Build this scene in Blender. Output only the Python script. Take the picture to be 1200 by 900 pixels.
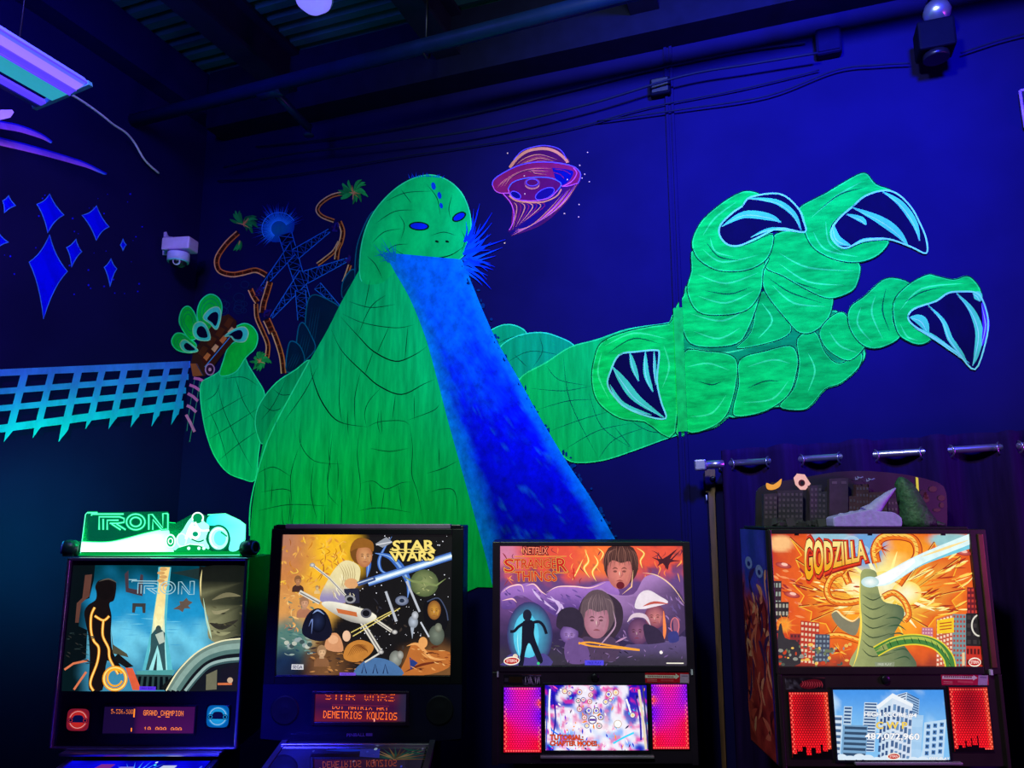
import bpy, bmesh, math, random
from math import radians, cos, sin, pi, sqrt, exp, floor
from mathutils import Vector, Matrix, noise
from mathutils.geometry import tessellate_polygon

random.seed(7)
for o in list(bpy.data.objects):
    bpy.data.objects.remove(o, do_unlink=True)
SC = bpy.context.scene
COL = SC.collection

# ------------------------------------------------------------------ camera
F, PITCH = 870.0, radians(10)
CAM = Vector((0, 0, 1.95))
FWD = Vector((0, cos(PITCH), sin(PITCH)))
UP = Vector((0, -sin(PITCH), cos(PITCH)))
RT = Vector((1, 0, 0))
cd = bpy.data.cameras.new('camera')
cd.sensor_fit = 'HORIZONTAL'; cd.sensor_width = 36.0; cd.lens = 36.0 * F / 1200.0
cd.clip_start = 0.02
cam = bpy.data.objects.new('camera', cd); COL.objects.link(cam)
cam.location = CAM; cam.rotation_euler = (pi / 2 + PITCH, 0, 0)
SC.camera = cam

# ------------------------------------------------------------------ world, exposure, room lamps
SC.view_settings.view_transform = 'Standard'
SC.view_settings.look = 'None'
SC.view_settings.exposure = 0.0
SC.view_settings.gamma = 1.0
SC.view_settings.use_curve_mapping = False
W = bpy.data.worlds.new('world'); SC.world = W; W.use_nodes = True
W.node_tree.nodes['Background'].inputs[0].default_value = (0.02, 0.03, 0.1, 1)
W.node_tree.nodes['Background'].inputs[1].default_value = 0.05

# room axes: the back wall turns 20 degrees to the picture plane
A20 = radians(20)
U = Vector((cos(A20), -sin(A20), 0))          # along the back wall, to the right
V = Vector((-sin(A20), -cos(A20), 0))         # out of the back wall, into the room
CORNER = Vector((-1.930, 4.3525, 0))
def R(a, b, z=0.0):                           # room coordinates -> world
    return CORNER + U * a + V * b + Vector((0, 0, z))

def lamp(name, kind, loc, energy, color, size=0.5, target=None, sizey=None, spot=None, blend=0.6):
    l = bpy.data.lights.new(name, kind); l.energy = energy; l.color = color
    if kind == 'AREA':
        l.size = size
        if sizey: l.shape = 'RECTANGLE'; l.size_y = sizey
    else:
        l.shadow_soft_size = size
    if kind == 'SPOT':
        l.spot_size = radians(spot or 60); l.spot_blend = blend
    o = bpy.data.objects.new(name, l); COL.objects.link(o); o.location = loc
    if target is not None:
        o.rotation_euler = (Vector(target) - Vector(loc)).to_track_quat('-Z', 'Y').to_euler()
    return o

BL = (0.62, 0.88, 0.62)          # broad wash that makes the bright paints show
lamp('paint_washer_lamp', 'SPOT', R(2.9, 3.3, 4.0), 470, BL, 0.15, R(3.2, 0, 3.05), spot=84, blend=0.9)
lamp('left_paint_washer_lamp', 'SPOT', R(1.7, 2.7, 4.0), 150, (0.68, 0.58, 0.85), 0.15, R(0.0, 0.8, 2.7), spot=60, blend=0.9)
lamp('blue_flood_lamp', 'SPOT', R(4.0, 2.6, 4.0), 1750, (0.01, 0.012, 1.0), 0.15, R(3.35, 0, 3.45), spot=66, blend=1.0)
lamp('left_blacklight_lamp', 'AREA', R(0.9, 2.0, 4.15), 26, (0.10, 0.10, 1.0), 0.2, R(0.0, 0.7, 3.8), sizey=1.0)
lamp('added_deck_fill_lamp', 'AREA', R(2.2, 1.5, 3.5), 2.2, (0.08, 0.65, 0.75), 0.3, R(2.0, 0.9, 4.6), sizey=1.6)  # unseen teal fill, added to brighten the ceiling deck
lamp('blue_spot_lamp', 'SPOT', (-1.2, 1.5, 2.1), 170, (0.03, 0.03, 1.0), 0.12, (-0.93, 2.9, 1.15), spot=26, blend=0.9)
lamp('magenta_lamp', 'AREA', R(6.0, 1.0, 1.9), 30, (0.75, 0.05, 1.0), 0.5, R(3.6, 0, 2.0))

# ------------------------------------------------------------------ colour and material helpers
def s2l(c):
    c /= 255.0
    return c / 12.92 if c <= 0.04045 else ((c + 0.055) / 1.055) ** 2.4
def C(r, g, b): return (s2l(r), s2l(g), s2l(b), 1.0)
def mixc(a, b, t):
    t = max(0.0, min(1.0, t)); return tuple(a[i] * (1 - t) + b[i] * t for i in range(4))
def ss(a, b, x):
    t = max(0.0, min(1.0, (x - a) / (b - a))); return t * t * (3 - 2 * t)

MATS = {}
def mat(name, color=(0.5, 0.5, 0.5), rough=0.5, metal=0.0, spec=0.5, emit=None, es=1.0, noise_amt=0.15, scale=12, stretch=(1, 1, 1), bump=0.0, alpha=1.0, trans=0.0):
    m = bpy.data.materials.new(name); m.use_nodes = True
    nt = m.node_tree; N = nt.nodes; L = nt.links; b = N['Principled BSDF']
    b.inputs['Roughness'].default_value = rough; b.inputs['Metallic'].default_value = metal
    b.inputs['Specular IOR Level'].default_value = spec
    c4 = tuple(color) + (1,) if len(color) == 3 else tuple(color)
    tc = N.new('ShaderNodeTexCoord'); mp = N.new('ShaderNodeMapping'); mp.inputs['Scale'].default_value = stretch
    nz = N.new('ShaderNodeTexNoise'); nz.inputs['Scale'].default_value = scale; nz.inputs['Detail'].default_value = 5
    L.new(tc.outputs['Object'], mp.inputs['Vector']); L.new(mp.outputs[0], nz.inputs['Vector'])
    rp = N.new('ShaderNodeValToRGB')
    rp.color_ramp.elements[0].position = 0.3; rp.color_ramp.elements[1].position = 0.7
    rp.color_ramp.elements[0].color = tuple(x * (1 - noise_amt) for x in c4[:3]) + (1,)
    rp.color_ramp.elements[1].color = tuple(min(1, x * (1 + noise_amt)) for x in c4[:3]) + (1,)
    L.new(nz.outputs['Fac'], rp.inputs[0]); L.new(rp.outputs[0], b.inputs['Base Color'])
    if bump:
        bp = N.new('ShaderNodeBump'); bp.inputs['Strength'].default_value = bump; bp.inputs['Distance'].default_value = 0.01
        L.new(nz.outputs['Fac'], bp.inputs['Height']); L.new(bp.outputs[0], b.inputs['Normal'])
    if emit:
        b.inputs['Emission Color'].default_value = tuple(emit[:3]) + (1,); b.inputs['Emission Strength'].default_value = es
    if trans:
        b.inputs['Transmission Weight'].default_value = trans
    if alpha < 1: b.inputs['Alpha'].default_value = alpha
    MATS[name] = m
    return m

def print_mat(name, es=0.0, rough=0.55, spec=0.3, stretch=(10, 10, 10), lo=0.72, hi=1.12, backlit=False):
    """flat print or paint: the colours come from the piece's own colour attribute"""
    m = bpy.data.materials.new(name); m.use_nodes = True
    nt = m.node_tree; N = nt.nodes; L = nt.links; b = N['Principled BSDF']
    b.inputs['Roughness'].default_value = rough; b.inputs['Specular IOR Level'].default_value = spec
    at = N.new('ShaderNodeAttribute'); at.attribute_name = 'Col'
    tc = N.new('ShaderNodeTexCoord'); mp = N.new('ShaderNodeMapping'); mp.inputs['Scale'].default_value = stretch
    nz = N.new('ShaderNodeTexNoise'); nz.inputs['Scale'].default_value = 1.0; nz.inputs['Detail'].default_value = 6; nz.inputs['Roughness'].default_value = 0.65
    L.new(tc.outputs['Object'], mp.inputs['Vector']); L.new(mp.outputs[0], nz.inputs['Vector'])
    mr = N.new('ShaderNodeMapRange'); mr.inputs['From Min'].default_value = 0.3; mr.inputs['From Max'].default_value = 0.7
    mr.inputs['To Min'].default_value = lo; mr.inputs['To Max'].default_value = hi
    L.new(nz.outputs['Fac'], mr.inputs['Value'])
    mx = N.new('ShaderNodeMix'); mx.data_type = 'RGBA'; mx.blend_type = 'MULTIPLY'; mx.inputs['Factor'].default_value = 1.0
    L.new(at.outputs['Color'], mx.inputs['A']); L.new(mr.outputs['Result'], mx.inputs['B'])
    if backlit:
        b.inputs['Base Color'].default_value = (0.01, 0.01, 0.012, 1)
        L.new(mx.outputs['Result'], b.inputs['Emission Color']); b.inputs['Emission Strength'].default_value = es
    else:
        L.new(mx.outputs['Result'], b.inputs['Base Color'])
    MATS[name] = m
    return m

PAINT = print_mat('mural_paint', stretch=(9, 9, 5), lo=0.70, hi=1.15, rough=0.75, spec=0.05)
PAINT_V = print_mat('mural_paint_vertical_strokes', stretch=(34, 34, 4), lo=0.66, hi=1.15, rough=0.75, spec=0.05)
PAINT_H = print_mat('mural_paint_swirled_strokes', stretch=(9, 9, 30), lo=0.5, hi=1.28, rough=0.75, spec=0.05)
PAINT_B = print_mat('mural_paint_mottled', stretch=(20, 20, 17), lo=0.55, hi=1.25, rough=0.75, spec=0.05)
ART = print_mat('backlit_print', es=1.0, rough=0.12, spec=0.3, stretch=(45, 45, 45), lo=0.92, hi=1.1, backlit=True)
SCREEN = print_mat('lit_screen', es=1.0, rough=0.12, spec=0.3, stretch=(60, 60, 60), lo=0.95, hi=1.03, backlit=True)
DOTS = print_mat('display_dots', es=1.5, rough=0.4, stretch=(5, 5, 5), lo=1, hi=1, backlit=True)
NEON = print_mat('edge_lit_acrylic', es=1.7, rough=0.2, stretch=(5, 5, 5), lo=1, hi=1, backlit=True)
STICK = print_mat('printed_sticker', rough=0.45, stretch=(60, 60, 60), lo=0.8, hi=1.1)

BLACK = mat('black_laminate', (0.008, 0.008, 0.012), 0.42, spec=0.35)
BLACKG = mat('black_gloss_panel', (0.010, 0.010, 0.020), 0.30, spec=0.4)
DARKM = mat('dark_painted_metal', (0.02, 0.016, 0.03), 0.35, 0.6)
CHROME = mat('polished_steel_trim', (0.75, 0.72, 0.85), 0.3, 0.9)
STEEL = mat('brushed_lavender_steel', (0.55, 0.42, 0.75), 0.3, 0.9)
GREYM = mat('grey_metal_strip', (0.33, 0.25, 0.38), 0.5, 0.4)
WOOD = mat('worn_wood', (0.11, 0.035, 0.02), 0.6, noise_amt=0.4, scale=9, stretch=(8, 8, 1))
PLASTIC_W = mat('white_plastic', (0.62, 0.55, 0.80), 0.45)
GLASSD = mat('dark_glass', (0.01, 0.01, 0.02), 0.05, spec=0.9)

# ------------------------------------------------------------------ pixel rays onto real planes
def ray(x, y): return RT * ((x - 600) / F) + UP * ((450 - y) / F) + FWD
def on_plane(x, y, p, n):
    r = ray(x, y); return CAM + r * ((p - CAM).dot(n) / r.dot(n))
def on_back(x, y, off=0.0): return on_plane(x, y, CORNER + V * off, V)
def on_left(x, y, off=0.0): return on_plane(x, y, CORNER + U * off, U)
def on_face(x, y, d): return on_plane(x, y, Vector((0, d, 0)), Vector((0, 1, 0)))
def corner_x(y):                    # picture column of the room's corner at row y
    return 222 + (425 - y) * 0.0780

# ------------------------------------------------------------------ object helpers
def link(name, me, m=None, parent=None):
    o = bpy.data.objects.new(name, me); COL.objects.link(o)
    if m is not None and not me.materials:
        for k in (m if isinstance(m, (list, tuple)) else [m]): me.materials.append(k)
    if parent is not None: o.parent = parent
    return o
def tag(o, label=None, cat=None, group=None, kind=None):
    if label: o['label'] = label
    if cat: o['category'] = cat
    if group: o['group'] = group
    if kind: o['kind'] = kind
    return o
def thing(name, label, cat, loc=(0, 0, 0), rz=0.0, group=None):
    o = bpy.data.objects.new(name, None); COL.objects.link(o)
    o.location = loc; o.rotation_euler = (0, 0, rz); o.empty_display_size = 0.1
    return tag(o, label, cat, group)

class MB:
    """collects shapes for ONE mesh object"""
    def __init__(s): s.bm = bmesh.new()
    def box(s, c, d, rot=None, bev=0.0):
        r = bmesh.ops.create_cube(s.bm, size=1.0)
        vs = r['verts']
        bmesh.ops.scale(s.bm, vec=d, verts=vs)
        if bev:
            es = list({e for v_ in vs for e in v_.link_edges})
            rr = bmesh.ops.bevel(s.bm, geom=es, offset=bev, segments=2, affect='EDGES', profile=0.5)
            vs = list({v_ for f in rr['faces'] for v_ in f.verts} | {v_ for v_ in vs if v_.is_valid})
        if rot is not None: bmesh.ops.rotate(s.bm, cent=(0, 0, 0), matrix=rot, verts=vs)
        bmesh.ops.translate(s.bm, vec=c, verts=vs); return s
    def rbox(s, x0, x1, y0, y1, z0, z1, bev=0.0):
        return s.box(((x0 + x1) / 2, (y0 + y1) / 2, (z0 + z1) / 2), (x1 - x0, y1 - y0, z1 - z0), bev=bev)
    def tube(s, pts, r, n=10, cap=True):
        pts = [Vector(p) for p in pts]; rings = []
        prev = None
        for i, p in enumerate(pts):
            t = (pts[min(i + 1, len(pts) - 1)] - pts[max(i - 1, 0)]).normalized()
            a = Vector((0, 0, 1)) if abs(t.z) < 0.9 else Vector((1, 0, 0))
            x = t.cross(a).normalized() if prev is None else (prev - t * prev.dot(t)).normalized()
            prev = x; y = t.cross(x)
            rr = r[i] if isinstance(r, (list, tuple)) else r
            rings.append([s.bm.verts.new(p + (x * cos(2 * pi * k / n) + y * sin(2 * pi * k / n)) * rr) for k in range(n)])
        for a, b in zip(rings, rings[1:]):
            for k in range(n): 
                f = s.bm.faces.new((a[k], a[(k + 1) % n], b[(k + 1) % n], b[k])); f.smooth = True
        if cap:
            s.bm.faces.new(rings[0][::-1]); s.bm.faces.new(rings[-1])
        return s
    def lathe(s, prof, c, axis=Vector((0, 0, 1)), n=24):
        q = Vector((0, 0, 1)).rotation_difference(Vector(axis)); rings = []
        for (r, z) in prof:
            rings.append([s.bm.verts.new(Vector(c) + q @ Vector((r * cos(2 * pi * k / n), r * sin(2 * pi * k / n), z))) for k in range(n)])
        for a, b in zip(rings, rings[1:]):
            for k in range(n):
                f = s.bm.faces.new((a[k], a[(k + 1) % n], b[(k + 1) % n], b[k])); f.smooth = True
        s.bm.faces.new(rings[0][::-1]); s.bm.faces.new(rings[-1]); return s
    def torus(s, c, axis, R_, r, n=24, m=8):
        q = Vector((0, 0, 1)).rotation_difference(Vector(axis)); rings = []
        for i in range(n):
            a = 2 * pi * i / n
            rings.append([s.bm.verts.new(Vector(c) + q @ Vector(((R_ + r * cos(2 * pi * j / m)) * cos(a), (R_ + r * cos(2 * pi * j / m)) * sin(a), r * sin(2 * pi * j / m)))) for j in range(m)])
        for i in range(n):
            a, b = rings[i], rings[(i + 1) % n]
            for j in range(m):
                f = s.bm.faces.new((a[j], b[j], b[(j + 1) % m], a[(j + 1) % m])); f.smooth = True
        return s
    def prism(s, poly, d):
        """poly: list of 3D points (a flat outline), extruded by vector d"""
        d = Vector(d)
        a = [s.bm.verts.new(Vector(p)) for p in poly]; b = [s.bm.verts.new(Vector(p) + d) for p in poly]
        s.bm.faces.new(a[::-1]); s.bm.faces.new(b); n = len(a)
        for k in range(n): s.bm.faces.new((a[k], a[(k + 1) % n], b[(k + 1) % n], b[k]))
        return s
    def hexa(s, a, b):
        """two matching quads of 3D points joined into a block"""
        va = [s.bm.verts.new(Vector(p)) for p in a]; vb = [s.bm.verts.new(Vector(p)) for p in b]
        s.bm.faces.new(va[::-1]); s.bm.faces.new(vb)
        for k in range(4): s.bm.faces.new((va[k], va[(k + 1) % 4], vb[(k + 1) % 4], vb[k]))
        return s
    def build(s, name, m, parent=None, org=None):
        """org: world point of the parent, subtracted so that children are local"""
        bmesh.ops.recalc_face_normals(s.bm, faces=s.bm.faces[:])
        if org is not None: bmesh.ops.translate(s.bm, vec=-Vector(org), verts=s.bm.verts[:])
        me = bpy.data.meshes.new(name); s.bm.to_mesh(me); s.bm.free()
        return link(name, me, m, parent)

def sm(pts, n=5, closed=False):
    """smooth curve through the points"""
    P = [tuple(p) for p in pts]; out = []
    L = len(P)
    rng = range(L if closed else L - 1)
    for i in rng:
        g = (lambda k: P[k % L]) if closed else (lambda k: P[max(0, min(L - 1, k))])
        p0, p1, p2, p3 = g(i - 1), g(i), g(i + 1), g(i + 2)
        for k in range(n):
            t = k / n
            out.append(tuple(0.5 * (2 * p1[j] + (p2[j] - p0[j]) * t + (2 * p0[j] - 5 * p1[j] + 4 * p2[j] - p3[j]) * t * t + (3 * p1[j] - p0[j] - 3 * p2[j] + p3[j]) * t ** 3) for j in (0, 1)))
    if not closed: out.append(P[-1])
    return out

# ------------------------------------------------------------------ flat painting: layered pieces in one mesh
class Art:
    """flat print: polygons and strokes given in a 2D frame, mapped onto a plane by fn(x, y, lift)"""
    STEP = 0.00003
    def __init__(s, fn, lift=0.001, split=None):
        s.fn = fn; s.lift = lift; s.split = split; s.v = []; s.f = []; s.c = []
    def tri(s, pts, cols):
        if s.split:
            for piece, pc, side in s.split(pts, cols):
                b = len(s.v)
                for p, c in zip(piece, pc): s.v.append(s.fn(p[0], p[1], s.lift, side)); s.c.append(c)
                s.f.append(tuple(range(b, b + len(piece))))
        else:
            b = len(s.v)
            for p, c in zip(pts, cols): s.v.append(s.fn(p[0], p[1], s.lift)); s.c.append(c)
            s.f.append((b, b + 1, b + 2))
    def poly(s, pts, col):
        s.lift += s.STEP
        cf = col if callable(col) else (lambda x, y: col)
        for t in tessellate_polygon([[Vector((p[0], p[1], 0)) for p in pts]]):
            q = [pts[i] for i in t]; s.tri(q, [cf(*p) for p in q])
        return s
    def strip(s, L, Rr, colf, n=1):
        """fill between two matching edges, colour colf(s, t)"""
        s.lift += s.STEP; m = len(L) - 1
        for i in range(m):
            for j in range(n):
                def P(ii, jj):
                    t = jj / n; a, b = L[ii], Rr[ii]
                    return (a[0] + (b[0] - a[0]) * t, a[1] + (b[1] - a[1]) * t)
                q = [P(i, j), P(i, j + 1), P(i + 1, j + 1), P(i + 1, j)]
                cc = [colf(i / m, j / n), colf(i / m, (j + 1) / n), colf((i + 1) / m, (j + 1) / n), colf((i + 1) / m, j / n)]
                s.tri([q[0], q[1], q[2]], [cc[0], cc[1], cc[2]]); s.tri([q[0], q[2], q[3]], [cc[0], cc[2], cc[3]])
        return s
    def stroke(s, pts, w, col, taper=0, closed=False):
        s.lift += s.STEP
        P = list(pts) + ([pts[0], pts[1]] if closed else [])
        if taper and len(P) == 2: P = [(P[0][0] + (P[1][0] - P[0][0]) * k / 5, P[0][1] + (P[1][1] - P[0][1]) * k / 5) for k in range(6)]
        n = len(P); Ls = []; Rs = []
        for i in range(n):
            a, b = P[max(0, i - 1)], P[min(n - 1, i + 1)]
            dx, dy = b[0] - a[0], b[1] - a[1]; l = sqrt(dx * dx + dy * dy) or 1
            t = i / (n - 1); ww = w / 2
            if taper == 1: ww *= max(0.08, 1 - t)
            elif taper == 2: ww *= max(0.12, sin(pi * t))
            Ls.append((P[i][0] - dy / l * ww, P[i][1] + dx / l * ww)); Rs.append((P[i][0] + dy / l * ww, P[i][1] - dx / l * ww))
        cf = col if callable(col) else (lambda a, b: col)
        s.lift -= s.STEP
        return s.strip(Ls, Rs, cf)
    def ell(s, cx, cy, rx, ry, col, rot=0, n=20, edge=None):
        s.lift += s.STEP; cr, sr = cos(rot), sin(rot)
        pt = [(cx + rx * cos(2 * pi * k / n) * cr - ry * sin(2 * pi * k / n) * sr, cy + rx * cos(2 * pi * k / n) * sr + ry * sin(2 * pi * k / n) * cr) for k in range(n)]
        e = edge or col
        for k in range(n): s.tri([(cx, cy), pt[k], pt[(k + 1) % n]], [col, e, e])
        return s
    def ring(s, cx, cy, rx, ry, w, col, a0=0, a1=360, rot=0, n=28):
        cr, sr = cos(rot), sin(rot); pts = []
        for k in range(n + 1):
            a = radians(a0 + (a1 - a0) * k / n); x, y = rx * cos(a), ry * sin(a)
            pts.append((cx + x * cr - y * sr, cy + x * sr + y * cr))
        return s.stroke(pts, w, col)
    def rect(s, x0, y0, x1, y1, col): return s.poly([(x0, y0), (x1, y0), (x1, y1), (x0, y1)], col)
    def grid(s, x0, y0, x1, y1, nx, ny, colf):
        L = [(x0, y0 + (y1 - y0) * i / ny) for i in range(ny + 1)]; Rr = [(x1, p[1]) for p in L]
        return s.strip(L, Rr, lambda a, b: colf(x0 + (x1 - x0) * b, y0 + (y1 - y0) * a), nx)
    def text(s, txt, quad, col, offset=0.0, warp=None, size_ref=None):
        """built-in lettering fitted into quad TL, TR, BR, BL"""
        s.lift += s.STEP
        vs, fs, bb = text_geo(txt, offset)
        bb = text_geo(size_ref or txt, 0.0)[2]
        x0, y0, x1, y1 = bb; TL, TR, BR, BL_ = quad
        out = []
        for (x, y) in vs:
            a, b = (x - x0) / (x1 - x0), 1 - (y - y0) / (y1 - y0)
            if warp: a, b = warp(a, b)
            X = (TL[0] * (1 - a) + TR[0] * a) * (1 - b) + (BL_[0] * (1 - a) + BR[0] * a) * b
            Y = (TL[1] * (1 - a) + TR[1] * a) * (1 - b) + (BL_[1] * (1 - a) + BR[1] * a) * b
            out.append((X, Y))
        cf = col if callable(col) else (lambda x, y: col)
        for f in fs:
            for k in range(1, len(f) - 1):
                q = [out[f[0]], out[f[k]], out[f[k + 1]]]; s.tri(q, [cf(*p) for p in q])
        return s
    def build(s, name, m, parent=None, org=None):
        me = bpy.data.meshes.new(name)
        o = Vector(org) if org is not None else Vector((0, 0, 0))
        me.from_pydata([tuple(Vector(p) - o) for p in s.v], [], s.f)
        at = me.color_attributes.new('Col', 'FLOAT_COLOR', 'POINT')
        at.data.foreach_set('color', [x for c in s.c for x in c])
        me.update()
        return link(name, me, m, parent)

_TX = {}
def text_geo(txt, offset=0.0):
    k = (txt, offset)
    if k not in _TX:
        cu = bpy.data.curves.new('lettering', 'FONT'); cu.body = txt; cu.offset = offset; cu.resolution_u = 3; cu.size = 1.0
        ob = bpy.data.objects.new('lettering', cu)
        me = bpy.data.meshes.new_from_object(ob)
        vs = [(v_.co.x, v_.co.y) for v_ in me.vertices]; fs = [tuple(p.vertices) for p in me.polygons]
        bb = (min(v_[0] for v_ in vs), min(v_[1] for v_ in vs), max(v_[0] for v_ in vs), max(v_[1] for v_ in vs))
        bpy.data.meshes.remove(me); bpy.data.objects.remove(ob); bpy.data.curves.remove(cu)
        _TX[k] = (vs, fs, bb)
    return _TX[k]

# five by seven dot lettering
G57 = dict(zip('ABCDEFGHIKLMNOPRSTUVWXZ0123456789,',
 '7E1111117E 7F49494936 3E41414122 7F4141221C 7F49494941 7F09090901 3E4149497A 7F0808087F 00417F4100 7F08142241 7F40404040 7F020C027F 7F0408107F 3E4141413E 7F09090906 7F09192946 4649494931 01017F0101 3F4040403F 1F2040201F 3F4038403F 6314081463 6151494543 3E5149453E 00427F4000 4261514946 2141454B31 1814127F10 2745454539 3C4A494930 0171090503 3649494936 064949291E 0050300000'.split()))
def dots(art, txt, x, y, px, py, col, rows=range(7), w=5):
    for ch in txt:
        g = G57.get(ch)
        if g:
            for c in range(5):
                b = int(g[2 * c:2 * c + 2], 16)
                for r in rows:
                    if b >> r & 1:
                        X, Y = x + c * px * w / 5, y + r * py
                        art.lift -= art.STEP
                        art.rect(X, Y, X + px * w / 5 * 0.86, Y + py * 0.86, col)
        x += px * (w + 1)
    art.lift += art.STEP

# ================================================================== THE SETTING
WALLM = mat('deep_blue_wall_paint', (0.0065, 0.0045, 0.056), 0.7, spec=0.015, noise_amt=0.12, scale=3, bump=0.05)
CEILM = mat('teal_bounce_steel_deck', (0.018, 0.085, 0.085), 0.6, spec=0.1, noise_amt=0.5, scale=2, stretch=(1, 1, 1))  # teal tint of bounced green light is put into the deck colour
JOISTM = mat('dark_blue_steel', (0.008, 0.008, 0.03), 0.55, spec=0.15)
FLOORM = mat('dark_carpet', (0.012, 0.012, 0.02), 0.9, spec=0.05, noise_amt=0.4, scale=60)
CABLEM = mat('black_cable', (0.004, 0.006, 0.03), 0.6, spec=0.1)
LEDGERM = mat('dark_ledger_paint', (0.005, 0.005, 0.028), 0.7, spec=0.05)
WT, AW, BW = 4.25, 6.4, 7.2
def rbox(mb, a0, a1, b0, b1, z0, z1):
    q = lambda z: [R(a0, b0, z), R(a1, b0, z), R(a1, b1, z), R(a0, b1, z)]
    return mb.hexa(q(z0), q(z1))
def struct(name, mb, m):
    return tag(mb.build(name, m), kind='structure')
struct('floor', rbox(MB(), -0.2, AW + 0.2, -0.2, BW + 0.2, -0.1, 0.0), FLOORM)
wall_back = struct('wall_back', rbox(MB(), -0.15, AW + 0.15, -0.15, 0.0, 0, 4.75), WALLM)
struct('wall_left', rbox(MB(), -0.15, 0.0, 0.0, BW, 0, 4.75), WALLM)
struct('wall_right', rbox(MB(), AW, AW + 0.15, 0.0, BW, 0, 4.75), WALLM)
struct('wall_front', rbox(MB(), -0.15, AW + 0.15, BW, BW + 0.15, 0, 4.75), WALLM)
# corrugated steel deck, ribs running along the back wall; each sheet between the joists is one panel
ceil = MB(); zz = 4.62
nr = 72; pr = []
for i in range(nr):
    b0 = BW * i / nr; w = BW / nr
    pr += [(b0, zz), (b0 + w * 0.45, zz), (b0 + w * 0.55, zz + 0.045), (b0 + w * 0.92, zz + 0.045)]
pr += [(BW, zz)]
top = [(BW, zz + 0.12), (0, zz + 0.12)]
ceil.prism([R(-0.1, b, z) for b, z in pr + top], U * (AW + 0.2))
ceiling = struct('ceiling', ceil, CEILM)
# ledger beams over the wall tops
def beam(name, a0, a1, b0, b1, z0=WT, z1=4.62, m=JOISTM): return struct(name, rbox(MB(), a0, a1, b0, b1, z0, z1), m)
beam('trim_1', 0.14, AW, 0.0, 0.16, m=LEDGERM)
beam('trim_2', 0.0, 0.12, 0.0, BW, 4.36, 4.62, WALLM)
for k, a in enumerate((0.72, 1.75, 2.8, 3.85, 4.9)):
    j = MB()
    rbox(j, a - 0.07, a + 0.07, 0.16, BW, 4.36, 4.385); rbox(j, a - 0.012, a + 0.012, 0.16, BW, 4.385, 4.595); rbox(j, a - 0.07, a + 0.07, 0.16, BW, 4.595, 4.62)
    struct('ceiling_joist', j, JOISTM)
# the vertical joint of the wall boards, painted over where the mural crosses it
sx = (on_back(800.5, 505) - CORNER).dot(U)
seam = struct('trim_3', rbox(rbox(rbox(MB(), sx - 0.020, sx - 0.007, 0, 0.014, 0, WT), sx + 0.007, sx + 0.020, 0, 0.014, 0, WT), sx - 0.007, sx + 0.007, 0, 0.006, 0, WT), WALLM)
for k, (b, z) in enumerate(((0.0, 0),)):
    struct('baseboard_back', rbox(MB(), 0, AW, 0, 0.015, 0, 0.12), BLACK)

# pipes
def tube_thing(name, pts, r, m, label, cat, group=None, n=10):
    o = MB().tube(pts, r, n).build(name, m); return tag(o, label, cat, group)
PIPEM = mat('blue_painted_pipe', (0.004, 0.014, 0.07), 0.4, 0.2, spec=0.3)
zp = 4.12
def atz(x, y, z):
    r = ray(x, y); return CAM + r * ((z - CAM.z) / r.z)
p0, pt, p1 = atz(140, 146, zp), atz(318, 104, zp), atz(700, 2, zp)
dirp = (p1 - p0).normalized()
pipe = thing('sprinkler_pipe', 'long blue painted pipe hung under the ceiling with a tee and short branch', 'pipe', pt)
MB().tube([p0 + dirp * 0.1, p1 + dirp * 3.4], 0.036, 14).build('pipe_run', PIPEM, pipe, pt)
MB().tube([pt - dirp * 0.07, pt + dirp * 0.07], 0.047, 14).build('tee_fitting', PIPEM, pipe, pt)
pb = atz(362, 150, zp - 0.05)
MB().tube([pt, pb], 0.022, 10).build('branch_pipe', PIPEM, pipe, pt)
MB().lathe([(0.012, -0.05), (0.03, -0.045), (0.03, -0.04), (0.012, -0.035), (0.014, 0.02)], pb, n=12).build('sprinkler_head', PIPEM, pipe, pt)
for k, t in enumerate((0.9, 2.6)):
    q = pt + dirp * t
    MB().tube([q, q + Vector((0, 0, 0.5))], 0.006, 6).torus(q, dirp, 0.04, 0.006, 14, 6).build('pipe_hanger', DARKM, pipe, pt)

# cables strung along the top of the back wall
def wallcable(pts, off, r, label):
    q = [on_back(x, y, off) for x, y in sm(pts, 6)]
    tube_thing('cable', q, r, CABLEM, label, 'cable', 'cables strung along the top of the back wall', 6)
wallcable([(255, 212), (340, 205), (470, 184), (600, 164), (680, 148), (760, 126), (870, 104), (960, 82)], 0.02, 0.0035, 'thin dark cable along the back wall, lowest of the strung cables')
wallcable([(262, 196), (330, 182), (430, 170), (560, 152), (690, 122), (800, 89), (880, 75), (958, 62)], 0.09, 0.006, 'thick dark cable sagging along the back wall, second of the strung cables from below')
wallcable([(300, 172), (420, 158), (540, 136), (660, 108), (760, 83), (860, 62), (905, 55), (944, 50)], 0.02, 0.0045, 'dark cable close under the ceiling edge, topmost of the strung cables')
wallcable([(700, 142), (800, 128), (900, 112), (980, 82), (1030, 76), (1066, 74)], 0.03, 0.004, 'dark cable running to the left side of the black spotlight')
wallcable([(1126, 62), (1150, 54), (1175, 46), (1215, 36)], 0.03, 0.004, 'short dark cable from the black spotlight to the right edge')

# white cord by the strip light
cp = [(84, 111), (100, 121), (118, 134), (133, 146), (148, 156), (158, 168), (170, 188), (186, 203)]
q = [on_left(x, y, 0.16 - 0.14 * i / 41) for i, (x, y) in enumerate(sm(cp, 6))]
tube_thing('power_cord', q, 0.006, mat('white_cord', (0.9, 0.85, 0.95), 0.5), 'pale white cord hanging from the end of the strip light', 'cord', n=6)

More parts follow.
